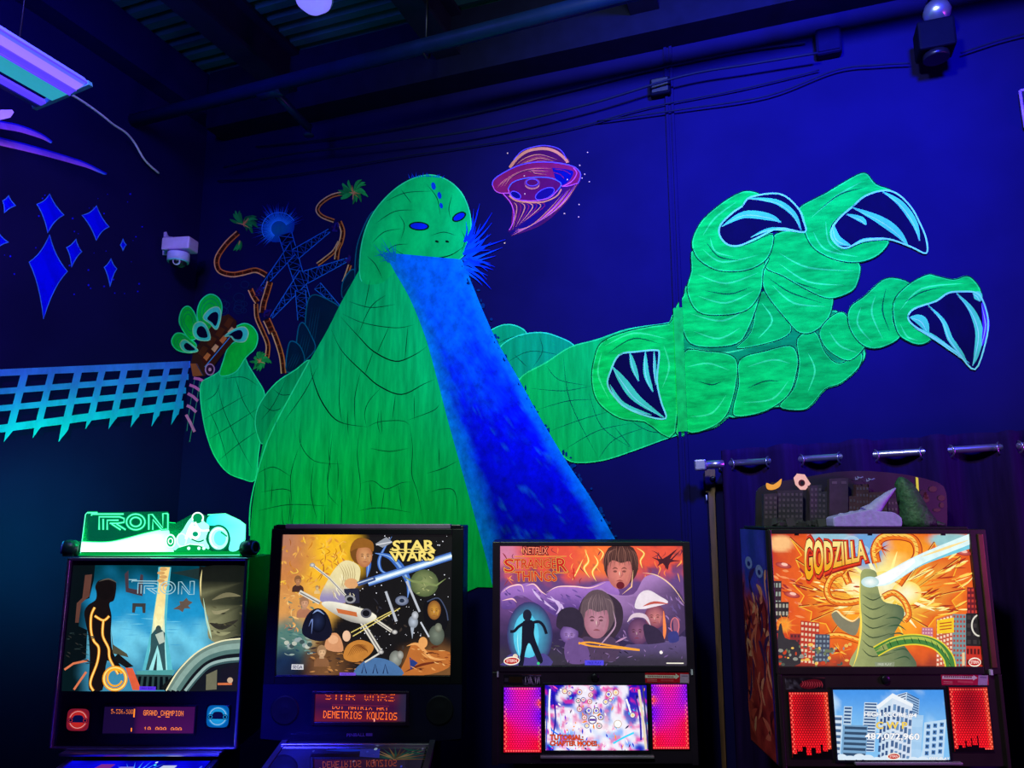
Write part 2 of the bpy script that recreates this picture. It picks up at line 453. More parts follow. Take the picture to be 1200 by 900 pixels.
# ------------------------------------------------------------------ blacklight strip fixture at the upper left
def v3(p): return Vector(p)
VIOLET = mat('violet_lamp_lens', (0.3, 0.2, 0.9), 0.3, emit=(0.30, 0.16, 1.0), es=0.95, noise_amt=0.05)
VIOLETC = mat('violet_lamp_tube', (0.5, 0.4, 0.9), 0.3, emit=(0.42, 0.25, 1.0), es=1.25, noise_amt=0.05)
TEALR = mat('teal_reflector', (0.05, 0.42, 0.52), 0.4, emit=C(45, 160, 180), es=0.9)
fo = on_plane(72, 112, Vector((0, 3.0, 0)), Vector((0, 1, 0)))
fx = thing('blacklight_fixture', 'glowing violet strip light with teal reflector hanging below the ceiling at upper left', 'ceiling light', fo)
DV = V * 1.35
def fpt(x, y, up=0.0): return on_plane(x, y, fo, V) + Vector((0, 0, up))
def extr(name, px, m, lift=0.0, start=0.0, thick=0.03):
    a = [fpt(*p) + V * start for p in px]
    return MB().prism(a, DV).build(name, m, fx, fo)
LENSB = mat('lens_blue_edge', (0.2, 0.2, 0.9), 0.3, emit=C(90, 95, 255), es=0.95, noise_amt=0.05)
LENSV = mat('lens_violet', (0.2, 0.1, 0.9), 0.3, emit=C(88, 62, 255), es=0.95, noise_amt=0.05)
LENSL = mat('lens_pale', (0.3, 0.2, 0.9), 0.3, emit=C(150, 115, 255), es=1.0, noise_amt=0.05)
extr('lens_edge', [(103, 96), (98, 99.7), (97, 95), (99, 91)], LENSB)
extr('lens', [(98, 99.7), (89, 106), (90, 101), (97, 95)], LENSL)
extr('lens_side', [(89, 106), (82, 111), (85, 104), (90, 101)], LENSV)
for p_ in ((102, 97.2), (89, 106.4), (82, 111.4)):
    MB().tube([fpt(*p_), fpt(*p_) + DV], 0.004, 6).build('lens_rim', LENSV, fx, fo)
extr('reflector', [(81, 110), (61, 118), (62, 114), (80, 106)], TEALR)
extr('lower_tube', [(54, 121), (48, 124), (47, 120), (53, 117)], LENSV)
extr('lower_rail', [(46, 124.5), (42, 126), (42, 122), (46, 120)], mat('blue_rail', (0.04, 0.07, 0.3), 0.4))
MB().prism([fpt(104, 99), fpt(38, 127), fpt(36.5, 122), fpt(103, 94)], -V * 0.02).build('end_plate', mat('teal_end_plate', (0.12, 0.45, 0.5), 0.4), fx, fo)
for a in (0.25, 1.1):
    q = fpt(85, 98) + V * a
    MB().tube([q, Vector((q.x, q.y, 4.62))], 0.004, 6).build('hanging_wire', DARKM, fx, fo)
# second fixture just showing at the left edge
so = on_left(4, 136, 0.10)
s2 = thing('lamp_end_cap', 'small violet lamp end just entering at the left edge below the strip light', 'lamp', so)
MB().prism([on_left(x, y, 0.10) for x, y in [(-8, 131), (5, 131), (7, 134), (3, 140), (-8, 142)]], U * 0.05).build('cap', VIOLET, s2, so)
MB().tube([on_left(5, 133, 0.11), on_left(12, 136, 0.11)], 0.005, 6).build('cap_pin', PLASTIC_W, s2, so)
MB().tube([on_left(-4, 136, 0.11), on_left(-4, 136, 0.0)], 0.01, 6).build('wall_bracket', DARKM, s2, so)

# round lamp at the top edge
rl = atz(368, -8, 4.25)
rd = thing('round_ceiling_lamp', 'small round blue violet lamp hanging at the top edge above the pipe', 'ceiling light', rl)
BULB = mat('lit_bulb', (0.4, 0.35, 0.9), 0.15, emit=(0.22, 0.2, 0.95), es=0.9)
MB().lathe([(0.005, -0.092), (0.04, -0.083), (0.075, -0.05), (0.086, 0.0), (0.07, 0.05), (0.04, 0.09)], rl, n=24).build('bulb', BULB, rd, rl)
MB().lathe([(0.086, -0.03), (0.088, -0.02), (0.084, 0.02), (0.08, 0.02), (0.08, -0.03)], rl, n=24).build('rim', CHROME, rd, rl)
MB().lathe([(0.045, 0.06), (0.045, 0.2), (0.02, 0.21), (0.02, 0.37)], rl, n=16).build('socket', DARKM, rd, rl)

# black spotlight at upper right
sp = on_back(1095, 47, 0.14)
st = thing('spotlight', 'black box spotlight with a shiny bulb under the ceiling at upper right', 'spotlight', sp)
MB().box(sp, (0.14, 0.12, 0.13), Matrix.Rotation(-A20, 3, 'Z'), bev=0.01).build('housing', mat('housing_black', (0.002, 0.002, 0.01), 0.6, spec=0.05), st, sp)
sb = on_back(1098, 14, 0.14)
MB().lathe([(0.004, -0.05), (0.03, -0.045), (0.05, -0.02), (0.055, 0.0), (0.045, 0.03), (0.025, 0.05)], sb, n=20).build('bulb', CHROME, st, sp)
MB().lathe([(0.025, 0.05), (0.03, 0.055), (0.03, 0.09), (0.01, 0.10), (0.01, 0.14)], sb, n=14).build('socket', DARKM, st, sp)
MB().tube([sp - Vector((0, 0, 0.065)), sp - Vector((0, 0, 0.09))], 0.05, 14).build('lens_ring', DARKM, st, sp)
MB().tube([sp + V * -0.06, sp + V * -0.14], 0.015, 8).build('wall_arm', DARKM, st, sp)

# a dark junction box on the wall behind the seam
jb = on_back(970, 55, 0.0)
jt = thing('junction_box', 'rounded dark blue box high on the wall between cable and ceiling', 'junction box', jb)
rotw = Matrix.Rotation(-A20, 3, 'Z')
MB().box(jb + V * 0.03, (0.11, 0.06, 0.13), rotw, bev=0.012).build('box', mat('box_blue', (0.003, 0.002, 0.03), 0.7, spec=0.03), jt, jb)
MB().box(jb + V * 0.062, (0.09, 0.006, 0.11), rotw, bev=0.002).build('cover', mat('cover_blue', (0.003, 0.002, 0.035), 0.7, spec=0.03), jt, jb)
jb2 = on_back(775, 106, 0.0)
jt2 = thing('junction_box', 'small dark box on the wall where the vertical conduit ends above the ringed saucer', 'junction box', jb2)
MB().box(jb2 + V * 0.025, (0.10, 0.05, 0.09), rotw, bev=0.01).build('box', mat('box_dark', (0.002, 0.002, 0.012), 0.7, spec=0.03), jt2, jb2)
MB().box(jb2 + V * 0.052, (0.08, 0.006, 0.07), rotw, bev=0.002).build('cover', mat('cover_dark', (0.003, 0.003, 0.022), 0.6), jt2, jb2)

# framed panel cut by the right edge
fp = on_back(1206, 128, 0.0)
ft = thing('framed_panel', 'dark panel with a thin violet frame cut off by the right edge', 'panel', fp)
pr_ = [on_back(1195, 107, 0.02), on_back(1235, 98, 0.02), on_back(1240, 142, 0.02), on_back(1201, 150, 0.02)]
MB().prism(pr_, -V * 0.02).build('board', BLACK, ft, fp)
fr_ = mat('violet_edge_frame', (0.35, 0.15, 0.6), 0.4)
for a, b in zip(pr_, pr_[1:] + pr_[:1]):
    MB().tube([a + V * 0.004, b + V * 0.004], 0.006, 6).build('frame_rail', fr_, ft, fp)

# security camera in the corner
cc = on_left(205, 290, 0.10)
ct = thing('security_camera', 'small pale violet dome security camera on a wall box left of the mural', 'camera', cc)
b1 = [on_left(192, 272, 0.0), on_left(190.5, 299, 0.0), on_left(205, 300, 0.0), on_left(206, 277, 0.0)]
CAMM = mat('camera_shell', (0.50, 0.40, 0.72), 0.5)
base = on_left(211, 288, 0.11); rl_ = Matrix.Rotation(-A20 + radians(12), 3, 'Z')
MB().box(base, (0.17, 0.10, 0.075), rl_, bev=0.008).build('mount_box', CAMM, ct, cc)
MB().prism(b1[:3], U * 0.02).hexa([on_left(192, 276, 0), on_left(204, 278, 0), on_left(204, 294, 0), on_left(192, 294, 0)], [on_left(196, 280, 0.06), on_left(204, 280, 0.06), on_left(204, 292, 0.06), on_left(196, 292, 0.06)]).build('wall_plate', CAMM, ct, cc)
dm = on_left(209.5, 297, 0.115)
MB().lathe([(0.058, 0.0), (0.06, -0.005), (0.06, -0.045), (0.054, -0.05)], dm, n=28).build('collar', mat('camera_collar', (0.45, 0.45, 0.9), 0.45), ct, cc)
dom = MB().lathe([(0.05, -0.048), (0.047, -0.062), (0.038, -0.076), (0.022, -0.085), (0.004, -0.088)], dm, n=24).build('dome', GLASSD, ct, cc)
MB().torus(dm + Vector((0, 0, -0.05)), Vector((0, 0, 1)), 0.053, 0.006, 24, 8).build('dome_ring', mat('teal_ring', (0.15, 0.55, 0.6), 0.4), ct, cc)
MB().torus(dm + Vector((0.01, -0.042, -0.062)), Vector((0.1, -1, -0.5)), 0.018, 0.004, 18, 6).build('lens', PLASTIC_W, ct, cc)

# ================================================================== MURAL PAINT ON THE WALLS
def wall_fn(x, y, lift, side=0):
    return on_left(x, y, lift) if side else on_back(x, y, lift)
def split_corner(pts, cols):
    """cuts a triangle at the corner of the room"""
    d = [p[0] - corner_x(p[1]) for p in pts]
    if min(d) >= 0: yield pts, cols, 0; return
    if max(d) <= 0: yield pts, cols, 1; return
    for sgn, side in ((1, 0), (-1, 1)):
        P, K = [], []
        for i in range(3):
            j = (i + 1) % 3; a, b = d[i] * sgn, d[j] * sgn
            if a >= 0: P.append(pts[i]); K.append(cols[i])
            if (a > 0 > b) or (a < 0 < b):
                t = a / (a - b)
                P.append((pts[i][0] + (pts[j][0] - pts[i][0]) * t, pts[i][1] + (pts[j][1] - pts[i][1]) * t)); K.append(mixc(cols[i], cols[j], t))
        if len(P) >= 3: yield P, K, side
def wallart(lift): return Art(wall_fn, lift, split_corner)
def mural(name, label, cat, px, group=None, left=False):
    p = on_left(*px) if left else on_back(*px)
    return thing(name, label, cat, p, 0, group), p
rnd = random.Random(3)

# --- stars on the left wall
SF, SE_ = C(0, 0, 255), C(60, 120, 255)
def star(t, r, b, l, label):
    cx, cy = (t[0] + b[0]) / 2 * 0.5 + (r[0] + l[0]) / 4, (r[1] + l[1]) / 2
    pts = []
    for p, q in ((t, r), (r, b), (b, l), (l, t)):
        for k in range(6):
            s = k / 6; m = ((p[0] + q[0]) / 2 * 0.68 + cx * 0.32, (p[1] + q[1]) / 2 * 0.68 + cy * 0.32)
            pts.append(((1 - s) ** 2 * p[0] + 2 * s * (1 - s) * m[0] + s * s * q[0], (1 - s) ** 2 * p[1] + 2 * s * (1 - s) * m[1] + s * s * q[1]))
    a = wallart(0.001); a.poly(pts, SF); a.stroke(pts, 1.1, SE_, closed=True)
    pc = on_left(cx, cy, 0)
    o = a.build('painted_star', PAINT, None, pc); o.location = pc
    tag(o, label, 'painted star', 'blue stars painted on the left wall')
star((10, 229), (18.5, 241), (5, 249.5), (3, 235), 'small blue painted star near the left edge, above its neighbours')
star((58, 227), (75, 252), (56, 273), (43, 239), 'blue painted star directly above the largest star')
star((113, 241), (128, 266), (113, 282), (96, 252), 'medium blue painted star, the rightmost of the big ones')
star((-2, 272), (10, 284), (-2, 290), (-14, 280), 'blue painted star half cut off by the left edge')
star((58, 275), (79, 318), (51, 374), (34, 307), 'largest blue painted star, long and pointing down')
star((89, 280), (96, 295), (84, 313), (78, 290), 'small blue painted star between the largest and the rightmost big star')
star((144, 280), (148, 287), (144, 294), (141, 287), 'tiniest blue painted star, farthest right toward the camera')
star((130, 303), (137, 315), (129, 336), (122, 313), 'small narrow blue painted star below the tiniest one')
a = wallart(0.001)
for k in range(44):
    x, y = rnd.uniform(2, 170), rnd.uniform(225, 345); r = rnd.choice((0.5, 0.6, 0.9, 1.2))
    a.ell(x, y, r, r, C(20, 20, 235), n=6)
pc = on_left(80, 280); o = a.build('paint_speckle', PAINT, None, pc); o.location = pc
tag(o, 'tiny blue paint dots scattered between the painted stars', 'painted dots', kind='stuff')

# --- violet streaks painted high on the left wall
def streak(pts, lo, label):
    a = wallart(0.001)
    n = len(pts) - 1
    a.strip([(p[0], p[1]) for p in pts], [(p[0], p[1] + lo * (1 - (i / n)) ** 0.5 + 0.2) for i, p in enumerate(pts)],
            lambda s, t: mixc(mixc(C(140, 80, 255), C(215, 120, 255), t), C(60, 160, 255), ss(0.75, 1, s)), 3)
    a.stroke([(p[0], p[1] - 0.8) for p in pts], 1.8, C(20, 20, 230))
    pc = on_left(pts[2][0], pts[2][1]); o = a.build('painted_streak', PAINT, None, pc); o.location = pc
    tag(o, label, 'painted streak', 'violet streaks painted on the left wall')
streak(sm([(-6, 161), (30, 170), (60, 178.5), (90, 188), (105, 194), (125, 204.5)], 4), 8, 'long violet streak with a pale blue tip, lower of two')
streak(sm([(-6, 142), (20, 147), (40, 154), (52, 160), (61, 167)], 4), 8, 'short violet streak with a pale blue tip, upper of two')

# --- fence
ft_, fo_ = mural('painted_fence', 'glowing light blue lattice fence painted on the dark left wall', 'painted fence', (110, 465), left=True)
def fcol(x, y): return mixc(C(70, 130, 255), C(20, 200, 255), ss(425, 505, y))
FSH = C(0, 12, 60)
rails = [((-4, 437), (223, 427), 8), ((-4, 459), (221, 441.5), 7), ((-4, 479), (218, 457.5), 7), ((-4, 503), (215, 474), 9)]
pk = [((-2, 434), (-30, 516), 9), ((30, 433), (9, 514), 9), ((62, 431), (42, 510), 8), ((93, 430), (73, 514), 9), ((121, 429), (104, 499), 8), ((147, 427.5), (131, 499), 8), ((173, 426.5), (157, 497), 8), ((197, 426), (181, 496), 7), ((219, 425), (204, 494), 7)]
for p, q, w in rails:
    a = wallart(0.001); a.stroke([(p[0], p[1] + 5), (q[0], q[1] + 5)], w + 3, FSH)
    a.lift = 0.0016; a.strip([(p[0] + (q[0] - p[0]) * i / 12, p[1] + (q[1] - p[1]) * i / 12 - w / 2) for i in range(13)], [(p[0] + (q[0] - p[0]) * i / 12, p[1] + (q[1] - p[1]) * i / 12 + w / 2) for i in range(13)], lambda s, t, y=p[1]: fcol(0, y))
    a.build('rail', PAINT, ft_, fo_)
for p, q, w in pk:
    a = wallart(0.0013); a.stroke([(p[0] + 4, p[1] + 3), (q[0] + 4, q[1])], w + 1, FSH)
    a.lift = 0.002; L = [(p[0] + (q[0] - p[0]) * i / 8 - w / 2, p[1] + (q[1] - p[1]) * i / 8) for i in range(9)]; Rr = [(x + w, y) for x, y in L]
    L[-1] = (q[0] - w / 2, q[1] + 4); Rr[-1] = (q[0] + w / 2, q[1] - 7)
    a.strip(L, Rr, lambda s, t, p=p, q=q: fcol(0, p[1] + (q[1] - p[1]) * s))
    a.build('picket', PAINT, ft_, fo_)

# --- saucer
st_, so_ = mural('painted_saucer', 'red and orange flying saucer with swirling beam painted above the blue stream', 'painted saucer', (630, 220))
def S6(x, y): return (560 + x / 6.43, 150 + y / 6.43)
def sq(pts, n=5): return sm([S6(*p) for p in pts], n)
RD, RD2, OR, PK, VI, BLU = C(150, 25, 80), C(85, 12, 70), C(255, 150, 95), C(240, 90, 190), C(120, 90, 255), C(0, 10, 120)
a = wallart(0.001)
a.strip(sq([(170, 490), (235, 560), (270, 620), (262, 720), (225, 775)]), sq([(770, 400), (740, 450), (650, 580), (480, 730), (255, 815)]), lambda s, t: mixc(C(95, 20, 70), C(15, 8, 90), sin(pi * t)), 6)
for k in range(9):
    x0 = 240 + k * 22
    a.stroke(sq([(x0 + 10, 560), (x0 + 24 + k * 8, 610 - k * 3), (250 + k * 12, 770 - k * 8)]), 1.1, OR if k % 2 else RD, taper=2)
for k in range(7):
    a.stroke(sq([(750 - k * 18, 420 + k * 12), (640 - k * 18, 570 + k * 8), (480 - k * 14, 690 + k * 8), (255 + k * 5, 812 - k * 8)]), 1.5 - 0.1 * k, (OR, PK, RD)[k % 3], taper=2)
a.stroke(sq([(190, 495), (245, 560), (272, 640), (262, 720), (235, 770)]), 1.0, PK)
a.build('beam', PAINT, st_, so_)
a = wallart(0.0016)
a.poly(sq([(232, 300), (290, 215), (370, 155), (500, 135), (600, 160), (660, 210), (690, 260), (560, 275), (400, 270)]), RD2)
a.stroke(sq([(240, 298), (300, 225), (380, 172), (500, 155), (590, 180), (660, 235), (675, 262)]), 3.4, OR)
for k in range(6): a.stroke(sq([(285 + k * 14, 280 - k * 4), (360 + k * 10, 225 + k * 8), (470, 200 + k * 9), (600 - k * 10, 240 + k * 4)]), 1.0, (OR, RD, C(200, 80, 80))[k % 3], taper=2)
a.stroke(sq([(270, 240), (330, 175), (420, 142), (510, 132), (600, 152), (645, 190), (665, 235)]), 0.8, VI)
a.build('dome', PAINT, st_, so_)
a = wallart(0.0022)
ro = [(108, 430), (120, 390), (180, 345), (300, 285), (430, 258), (560, 258), (690, 280), (750, 310), (775, 355), (755, 415), (640, 440), (540, 380), (430, 370), (300, 400), (230, 450), (235, 490), (160, 485), (120, 460)]
a.poly(sm([S6(*p) for p in ro], 4, True), RD)
for k in range(9):
    a.stroke(sq([(140 + k * 9, 450 - k * 2), (190 + k * 9, 400 - k * 4), (300 + k * 10, 335 - k * 2), (430, 300 + k * 6), (560 - k * 6, 300 + k * 7)]), 1.0, (C(215, 60, 110), OR, RD2)[k % 3], taper=2)
a.poly(sq([(560, 300), (660, 310), (720, 330), (690, 395), (630, 430), (580, 370)]), BLU)
a.stroke(sq([(580, 310), (650, 320), (700, 350)]), 0.8, RD); a.stroke(sq([(570, 335), (620, 350), (650, 380)]), 0.8, RD)
a.stroke(sm([S6(*p) for p in ro[:10]], 4), 1.1, VI); a.stroke(sm([S6(*p) for p in ro[9:12]], 4), 1.0, PK); a.stroke(sq([(110, 430), (130, 470), (170, 490), (235, 490)]), 1.0, PK)
a.stroke(sq([(640, 440), (710, 400), (745, 340), (720, 300)]), 1.0, PK)
a.build('rim', PAINT, st_, so_)
a = wallart(0.003)
a.poly(sq([(228, 460), (260, 410), (340, 380), (450, 368), (560, 380), (625, 420), (600, 460), (540, 520), (440, 548), (330, 545), (255, 520)]), C(105, 12, 78))
a.ring(*S6(410, 415), 8.5, 5.6, 1.6, C(150, 60, 110)); a.ring(*S6(410, 410), 7, 4, 0.8, VI); a.ring(*S6(410, 420), 8.6, 6, 1.0, OR, 20, 160)
a.ell(*S6(285, 505), 6.4, 3.6, C(10, 8, 100), 0.5); a.ring(*S6(285, 505), 6.4, 3.6, 0.8, VI, rot=0.5)
a.ell(*S6(505, 495), 12, 5.6, C(25, 8, 105), -0.45); a.ring(*S6(505, 495), 12, 5.6, 0.8, VI, rot=-0.45)
a.stroke(sq([(228, 460), (260, 412), (340, 382), (450, 370), (560, 380), (628, 420), (600, 470)]), 1.0, C(90, 110, 255))
a.stroke(sq([(600, 470), (540, 525), (440, 548), (330, 545), (255, 520), (228, 460)]), 1.0, PK)
a.stroke(sq([(235, 510), (290, 548), (400, 560), (500, 555), (590, 515), (630, 460)]), 1.6, OR)
a.build('underside', PAINT, st_, so_)
a = wallart(0.001)
for x, y in [(225, 191), (828, 185), (768, 283), (806, 349), (786, 379), (841, 405), (763, 578), (653, 646), (760, 671), (203, 868), (350, 362), (675, 390), (355, 497)]:
    a.ell(*S6(x, y), 0.9, 0.9, C(255, 190, 150), n=6)
pc = on_back(640, 220); o = a.build('paint_speckle', PAINT, None, pc); o.location = pc + V * 0.002
tag(o, 'tiny orange paint dots scattered around the painted saucer', 'painted dots', kind='stuff')

# --- lattice pylon with glow, tangled tracks, leaves
OG, OD, OL = C(235, 120, 55), C(80, 25, 15), C(255, 175, 110)
def Q(x, y): return (190 + x / 3.6, 200 + y / 3.6)
def qs(pts, n=5): return sm([Q(*p) for p in pts], n)
pt_, po_ = mural('painted_pylon', 'tangle of fine blue lattice girders with a spiky teal glow painted behind the green creature', 'painted pylon', (350, 320))
a = wallart(0.001)
gx, gy = 327, 268
for k in range(70):
    an = rnd.uniform(radians(120), radians(345)); r0 = rnd.uniform(6, 14); r1 = rnd.uniform(18, 34)
    a.lift -= a.STEP * 0.8
    a.stroke([(gx + r0 * cos(an), gy + r0 * sin(an)), (gx + r1 * cos(an), gy + r1 * sin(an))], 1.5, lambda s, t: mixc(C(0, 120, 200), C(10, 20, 180), s), taper=1)
a.ell(gx, gy, 19, 15, C(0, 130, 165), -0.5, 26, edge=C(0, 70, 170))
for k in range(40):
    an = radians(125 + k * 5.3); a.lift -= a.STEP * 0.7
    a.stroke([(gx + 9 * cos(an), gy + 9 * sin(an)), (gx + (20 + (k % 3) * 3) * cos(an), gy + (20 + (k % 3) * 3) * sin(an))], 0.9, C(50, 170, 255), taper=1)
a.ring(gx, gy, 20, 19, 0.8, C(60, 160, 255), 150, 330)
a.build('glow', PAINT, pt_, po_)
LB, LB2 = C(35, 110, 210), C(20, 70, 160)
def girder(a, p, q, w0, w1, n, seed):
    r = random.Random(seed); dx, dy = q[0] - p[0], q[1] - p[1]; l = sqrt(dx * dx + dy * dy); nx, ny = -dy / l, dx / l
    P = lambda t, s_: (p[0] + dx * t + nx * s_ * (w0 + (w1 - w0) * t) / 2, p[1] + dy * t + ny * s_ * (w0 + (w1 - w0) * t) / 2)
    a.poly([P(0, 1), P(1, 1), P(1, -1), P(0, -1)], C(0, 6, 40))
    a.stroke([P(0, 1), P(1, 1)], 1.0, LB); a.stroke([P(0, -1), P(1, -1)], 1.0, LB)
    for k in range(n):
        t0, t1 = k / n, (k + 1) / n; s_ = 1 if k % 2 else -1
        a.stroke([P(t0, s_), P(t1, -s_)], 0.8, LB2); a.stroke([P(t0, -s_), P(t1 - 0.3 / n, s_)], 0.6, LB2 if k % 2 else LB); a.stroke([P(t0, s_), P(t0, -s_)], 0.6, LB2)
for i, (p, q, w0, w1, n) in enumerate([((334, 274), (358, 352), 16, 12, 8), ((302, 343), (346, 288), 3, 14, 6), ((346, 298), (386, 270), 13, 4, 5), ((318, 372), (358, 322), 3, 17, 6), ((358, 325), (408, 304), 15, 4, 6), ((352, 340), (355, 375), 12, 12, 4), ((372, 335), (398, 360), 10, 3, 4)]):
    a = wallart(0.0016 + i * 0.0004); girder(a, p, q, w0, w1, n, i); a.build('girder', PAINT, pt_, po_)
for i, (x, y) in enumerate([(392, 265), (407, 303), (304, 341), (314, 368)]):
    a = wallart(0.0045)
    for k in range(6): a.stroke([(x + rnd.uniform(-5, 5), y + rnd.uniform(-6, 6)), (x + rnd.uniform(-5, 5), y + rnd.uniform(-6, 6))], 2.2, C(40, 25, 110) if k % 2 else C(55, 20, 80))
    a.build('joint', PAINT, pt_, po_)
tt_, to_ = mural('painted_track', 'curling orange twin railed tracks with leafy ends painted around the blue lattice pylon', 'painted track', (300, 320))
def track(pts, w):
    P = qs(pts, 6); a = wallart(0.0034)
    a.stroke(P, w, OD)
    for k in range(0, len(P) - 1, 2):
        b = P[k + 1]; d = ((b[0] - P[k][0]), (b[1] - P[k][1])); l = sqrt(d[0] ** 2 + d[1] ** 2) or 1
        a.lift -= a.STEP * 0.8
        a.stroke([(P[k][0] - d[1] / l * w * 0.4, P[k][1] + d[0] / l * w * 0.4), (P[k][0] + d[1] / l * w * 0.4, P[k][1] - d[0] / l * w * 0.4)], 1.2, C(150, 60, 25) if k % 4 else C(45, 15, 10))
    for s_ in (-0.42, 0.42):
        L = []
        for i in range(len(P)):
            u0, u1 = P[max(0, i - 1)], P[min(len(P) - 1, i + 1)]; dx, dy = u1[0] - u0[0], u1[1] - u0[1]; l = sqrt(dx * dx + dy * dy) or 1
            L.append((P[i][0] - dy / l * w * s_, P[i][1] + dx / l * w * s_))
        a.stroke(L, 1.4, OG if s_ < 0 else OL)
    a.build('track', PAINT, tt_, to_)
track([(320, 262), (270, 310), (232, 370), (240, 420), (290, 438), (340, 432), (395, 420), (438, 440)], 6)
track([(785, 92), (720, 105), (672, 135), (655, 165), (675, 192), (725, 212)], 4)
track([(748, 215), (762, 255), (755, 300), (742, 330), (735, 375)], 5)
track([(748, 300), (725, 340), (690, 370), (655, 396)], 4)
track([(455, 470), (440, 520), (428, 560), (422, 600)], 7)
track([(372, 500), (385, 530), (402, 555)], 6)
track([(396, 562), (400, 620), (425, 680), (446, 735), (442, 790)], 5)
track([(470, 680), (490, 735), (505, 790), (512, 855)], 6)
track([(440, 628), (455, 660), (465, 685)], 9)
track([(792, 398), (778, 440), (766, 470)], 4)
def leaves(cx, cy, n, r, spread, a0, seed, name='leaf_tuft'):
    rr = random.Random(seed); a = wallart(0.0042)
    for k in range(n):
        an = a0 + rr.uniform(-spread, spread); l = r * rr.uniform(0.5, 1.1)
        a.lift -= a.STEP * 0.8
        a.stroke(sm([(cx, cy), (cx + l * 0.6 * cos(an), cy + l * 0.6 * sin(an) - 1.5), (cx + l * cos(an + 0.2), cy + l * sin(an + 0.2))], 3), 3.2, mixc(C(20, 110, 50), C(40, 190, 80), rr.random()), taper=2)
    for k in range(n // 2):
        an = a0 + rr.uniform(-spread, spread); l = r * rr.uniform(0.2, 0.6)
        a.stroke([(cx, cy), (cx + l * cos(an), cy + l * sin(an))], 1.4, mixc(OG, OL, rr.random()), taper=1)
    a.build(name, PAINT, tt_, to_)
leaves(285, 263, 22, 17, 2.2, -0.9, 1); leaves(414, 226, 30, 17, pi, 0, 2); leaves(305, 424, 22, 12, pi, 1.6, 3); leaves(281, 282, 8, 14, 0.4, 1.6, 4)
a = wallart(0.001)
for k in range(26):
    x, y, r = rnd.uniform(248, 296), rnd.uniform(330, 378), rnd.uniform(3, 6.5)
    a.ring(x, y, r, r * 0.85, 0.7, C(10, 40, 85) if k % 2 else C(8, 28, 65), n=14)
pc = on_back(270, 350); o = a.build('painted_smoke', PAINT, None, pc); o.location = pc
tag(o, 'faint dark blue smoke curls painted over the raised green hand', 'painted smoke')

# --- the giant green creature
G, GD, GH, GL_ = C(0, 218, 118), C(0, 85, 52), C(50, 255, 160), C(0, 180, 98)
H, HD, HH, HT = C(0, 228, 62), C(0, 100, 40), C(60, 255, 95), C(0, 165, 60)
WHT, NV = C(165, 245, 165), C(6, 2, 44)
cr_, co_ = mural('painted_creature', 'giant glowing green creature with clawed reaching hand and blue stream painted on the wall', 'mural creature', (560, 420))
def part(name, fill, col, mt, lift, lines=(), shade=None):
    a = wallart(lift); a.poly(fill, shade or col)
    for L in lines: a.stroke(*L[:3], **(L[3] if len(L) > 3 else {}))
    return a
def B(x, y): return (280 + x / 2.727, 320 + y / 2.727)
def bs(*p): return sm([B(*q_) for q_ in p], 5)
# back plates behind the shoulder
for k, pts in enumerate([[(358, 412), (359, 362), (366, 346), (382, 350), (401, 364), (392, 385), (374, 408)], [(348, 426), (349, 388), (355, 378), (364, 392), (369, 410)], [(336, 436), (338, 405), (344, 400), (353, 408), (356, 425)], [(401, 348), (402, 330), (412, 316), (418, 322), (410, 345)], [(416, 325), (418, 290), (428, 262), (437, 248), (442, 252), (430, 275), (424, 305), (421, 325)]]):
    a = wallart(0.0046 + 0.0003 * k); P = sm(pts, 4, True)
    a.poly(P, C(0, 34, 60)); a.stroke(P, 1.3, C(0, 105, 130), closed=True)
    for i in range(4): a.stroke([(pts[0][0] + i * 3, pts[0][1] - 4), (pts[2][0] + i * 3, pts[2][1] + 14)], 1.2, C(0, 60, 85), taper=2)
    a.build('back_plate', PAINT, cr_, co_)
# raised left arm and hand
LA = sm([(236, 449), (246, 442), (256, 436), (264, 426), (276, 414), (285, 416), (291, 428), (299, 441), (309, 458), (310, 472), (308, 500), (303, 530), (299, 562), (284, 561), (266, 553), (252, 535), (243, 512), (238, 490), (235, 466)], 4, True)
a = part('left_arm', LA, G, PAINT_V, 0.0052)
for L in [[(262, 444), (285, 442), (302, 452)], [(240, 470), (252, 462), (258, 448)], [(238, 492), (262, 478), (290, 462)], [(244, 515), (272, 498), (306, 476)], [(256, 540), (280, 520), (306, 502)], [(255, 450), (262, 480), (280, 520), (296, 550)], [(275, 440), (285, 470), (300, 495)], [(244, 478), (256, 505), (268, 545)]]:
    a.stroke(sm(L, 5), 0.8, GD, taper=2)
a.stroke(LA, 1.4, GH, closed=True); a.build('left_arm', PAINT_V, cr_, co_)
for nm, pts in [('finger', [(233, 378), (231, 366), (235, 353), (245, 345), (255, 348), (260, 358), (258, 372), (250, 384), (240, 386)]), ('finger', [(212, 383), (210, 373), (214, 362), (221, 359), (228, 367), (232, 382), (230, 396), (222, 397)]), ('finger', [(204, 407), (201, 399), (206, 391), (214, 391), (222, 397), (230, 404), (226, 413), (212, 412)]), ('thumb', [(258, 440), (262, 422), (268, 406), (278, 398), (270, 391), (275, 384), (286, 379), (296, 383), (302, 394), (299, 408), (288, 419), (276, 436)])]:
    P = sm(pts, 5, True); a = wallart(0.0068); a.poly(P, H)
    cx = sum(p[0] for p in pts) / len(pts); cy = sum(p[1] for p in pts) / len(pts)
    if nm == 'finger':
        for s_ in (0.75, 0.5): a.stroke([(cx + (p[0] - cx) * s_, cy + (p[1] - cy) * s_) for p in P], 0.9, GL_, closed=True)
    a.stroke(P, 1.3, GH, closed=True); a.build(nm, PAINT, cr_, co_)
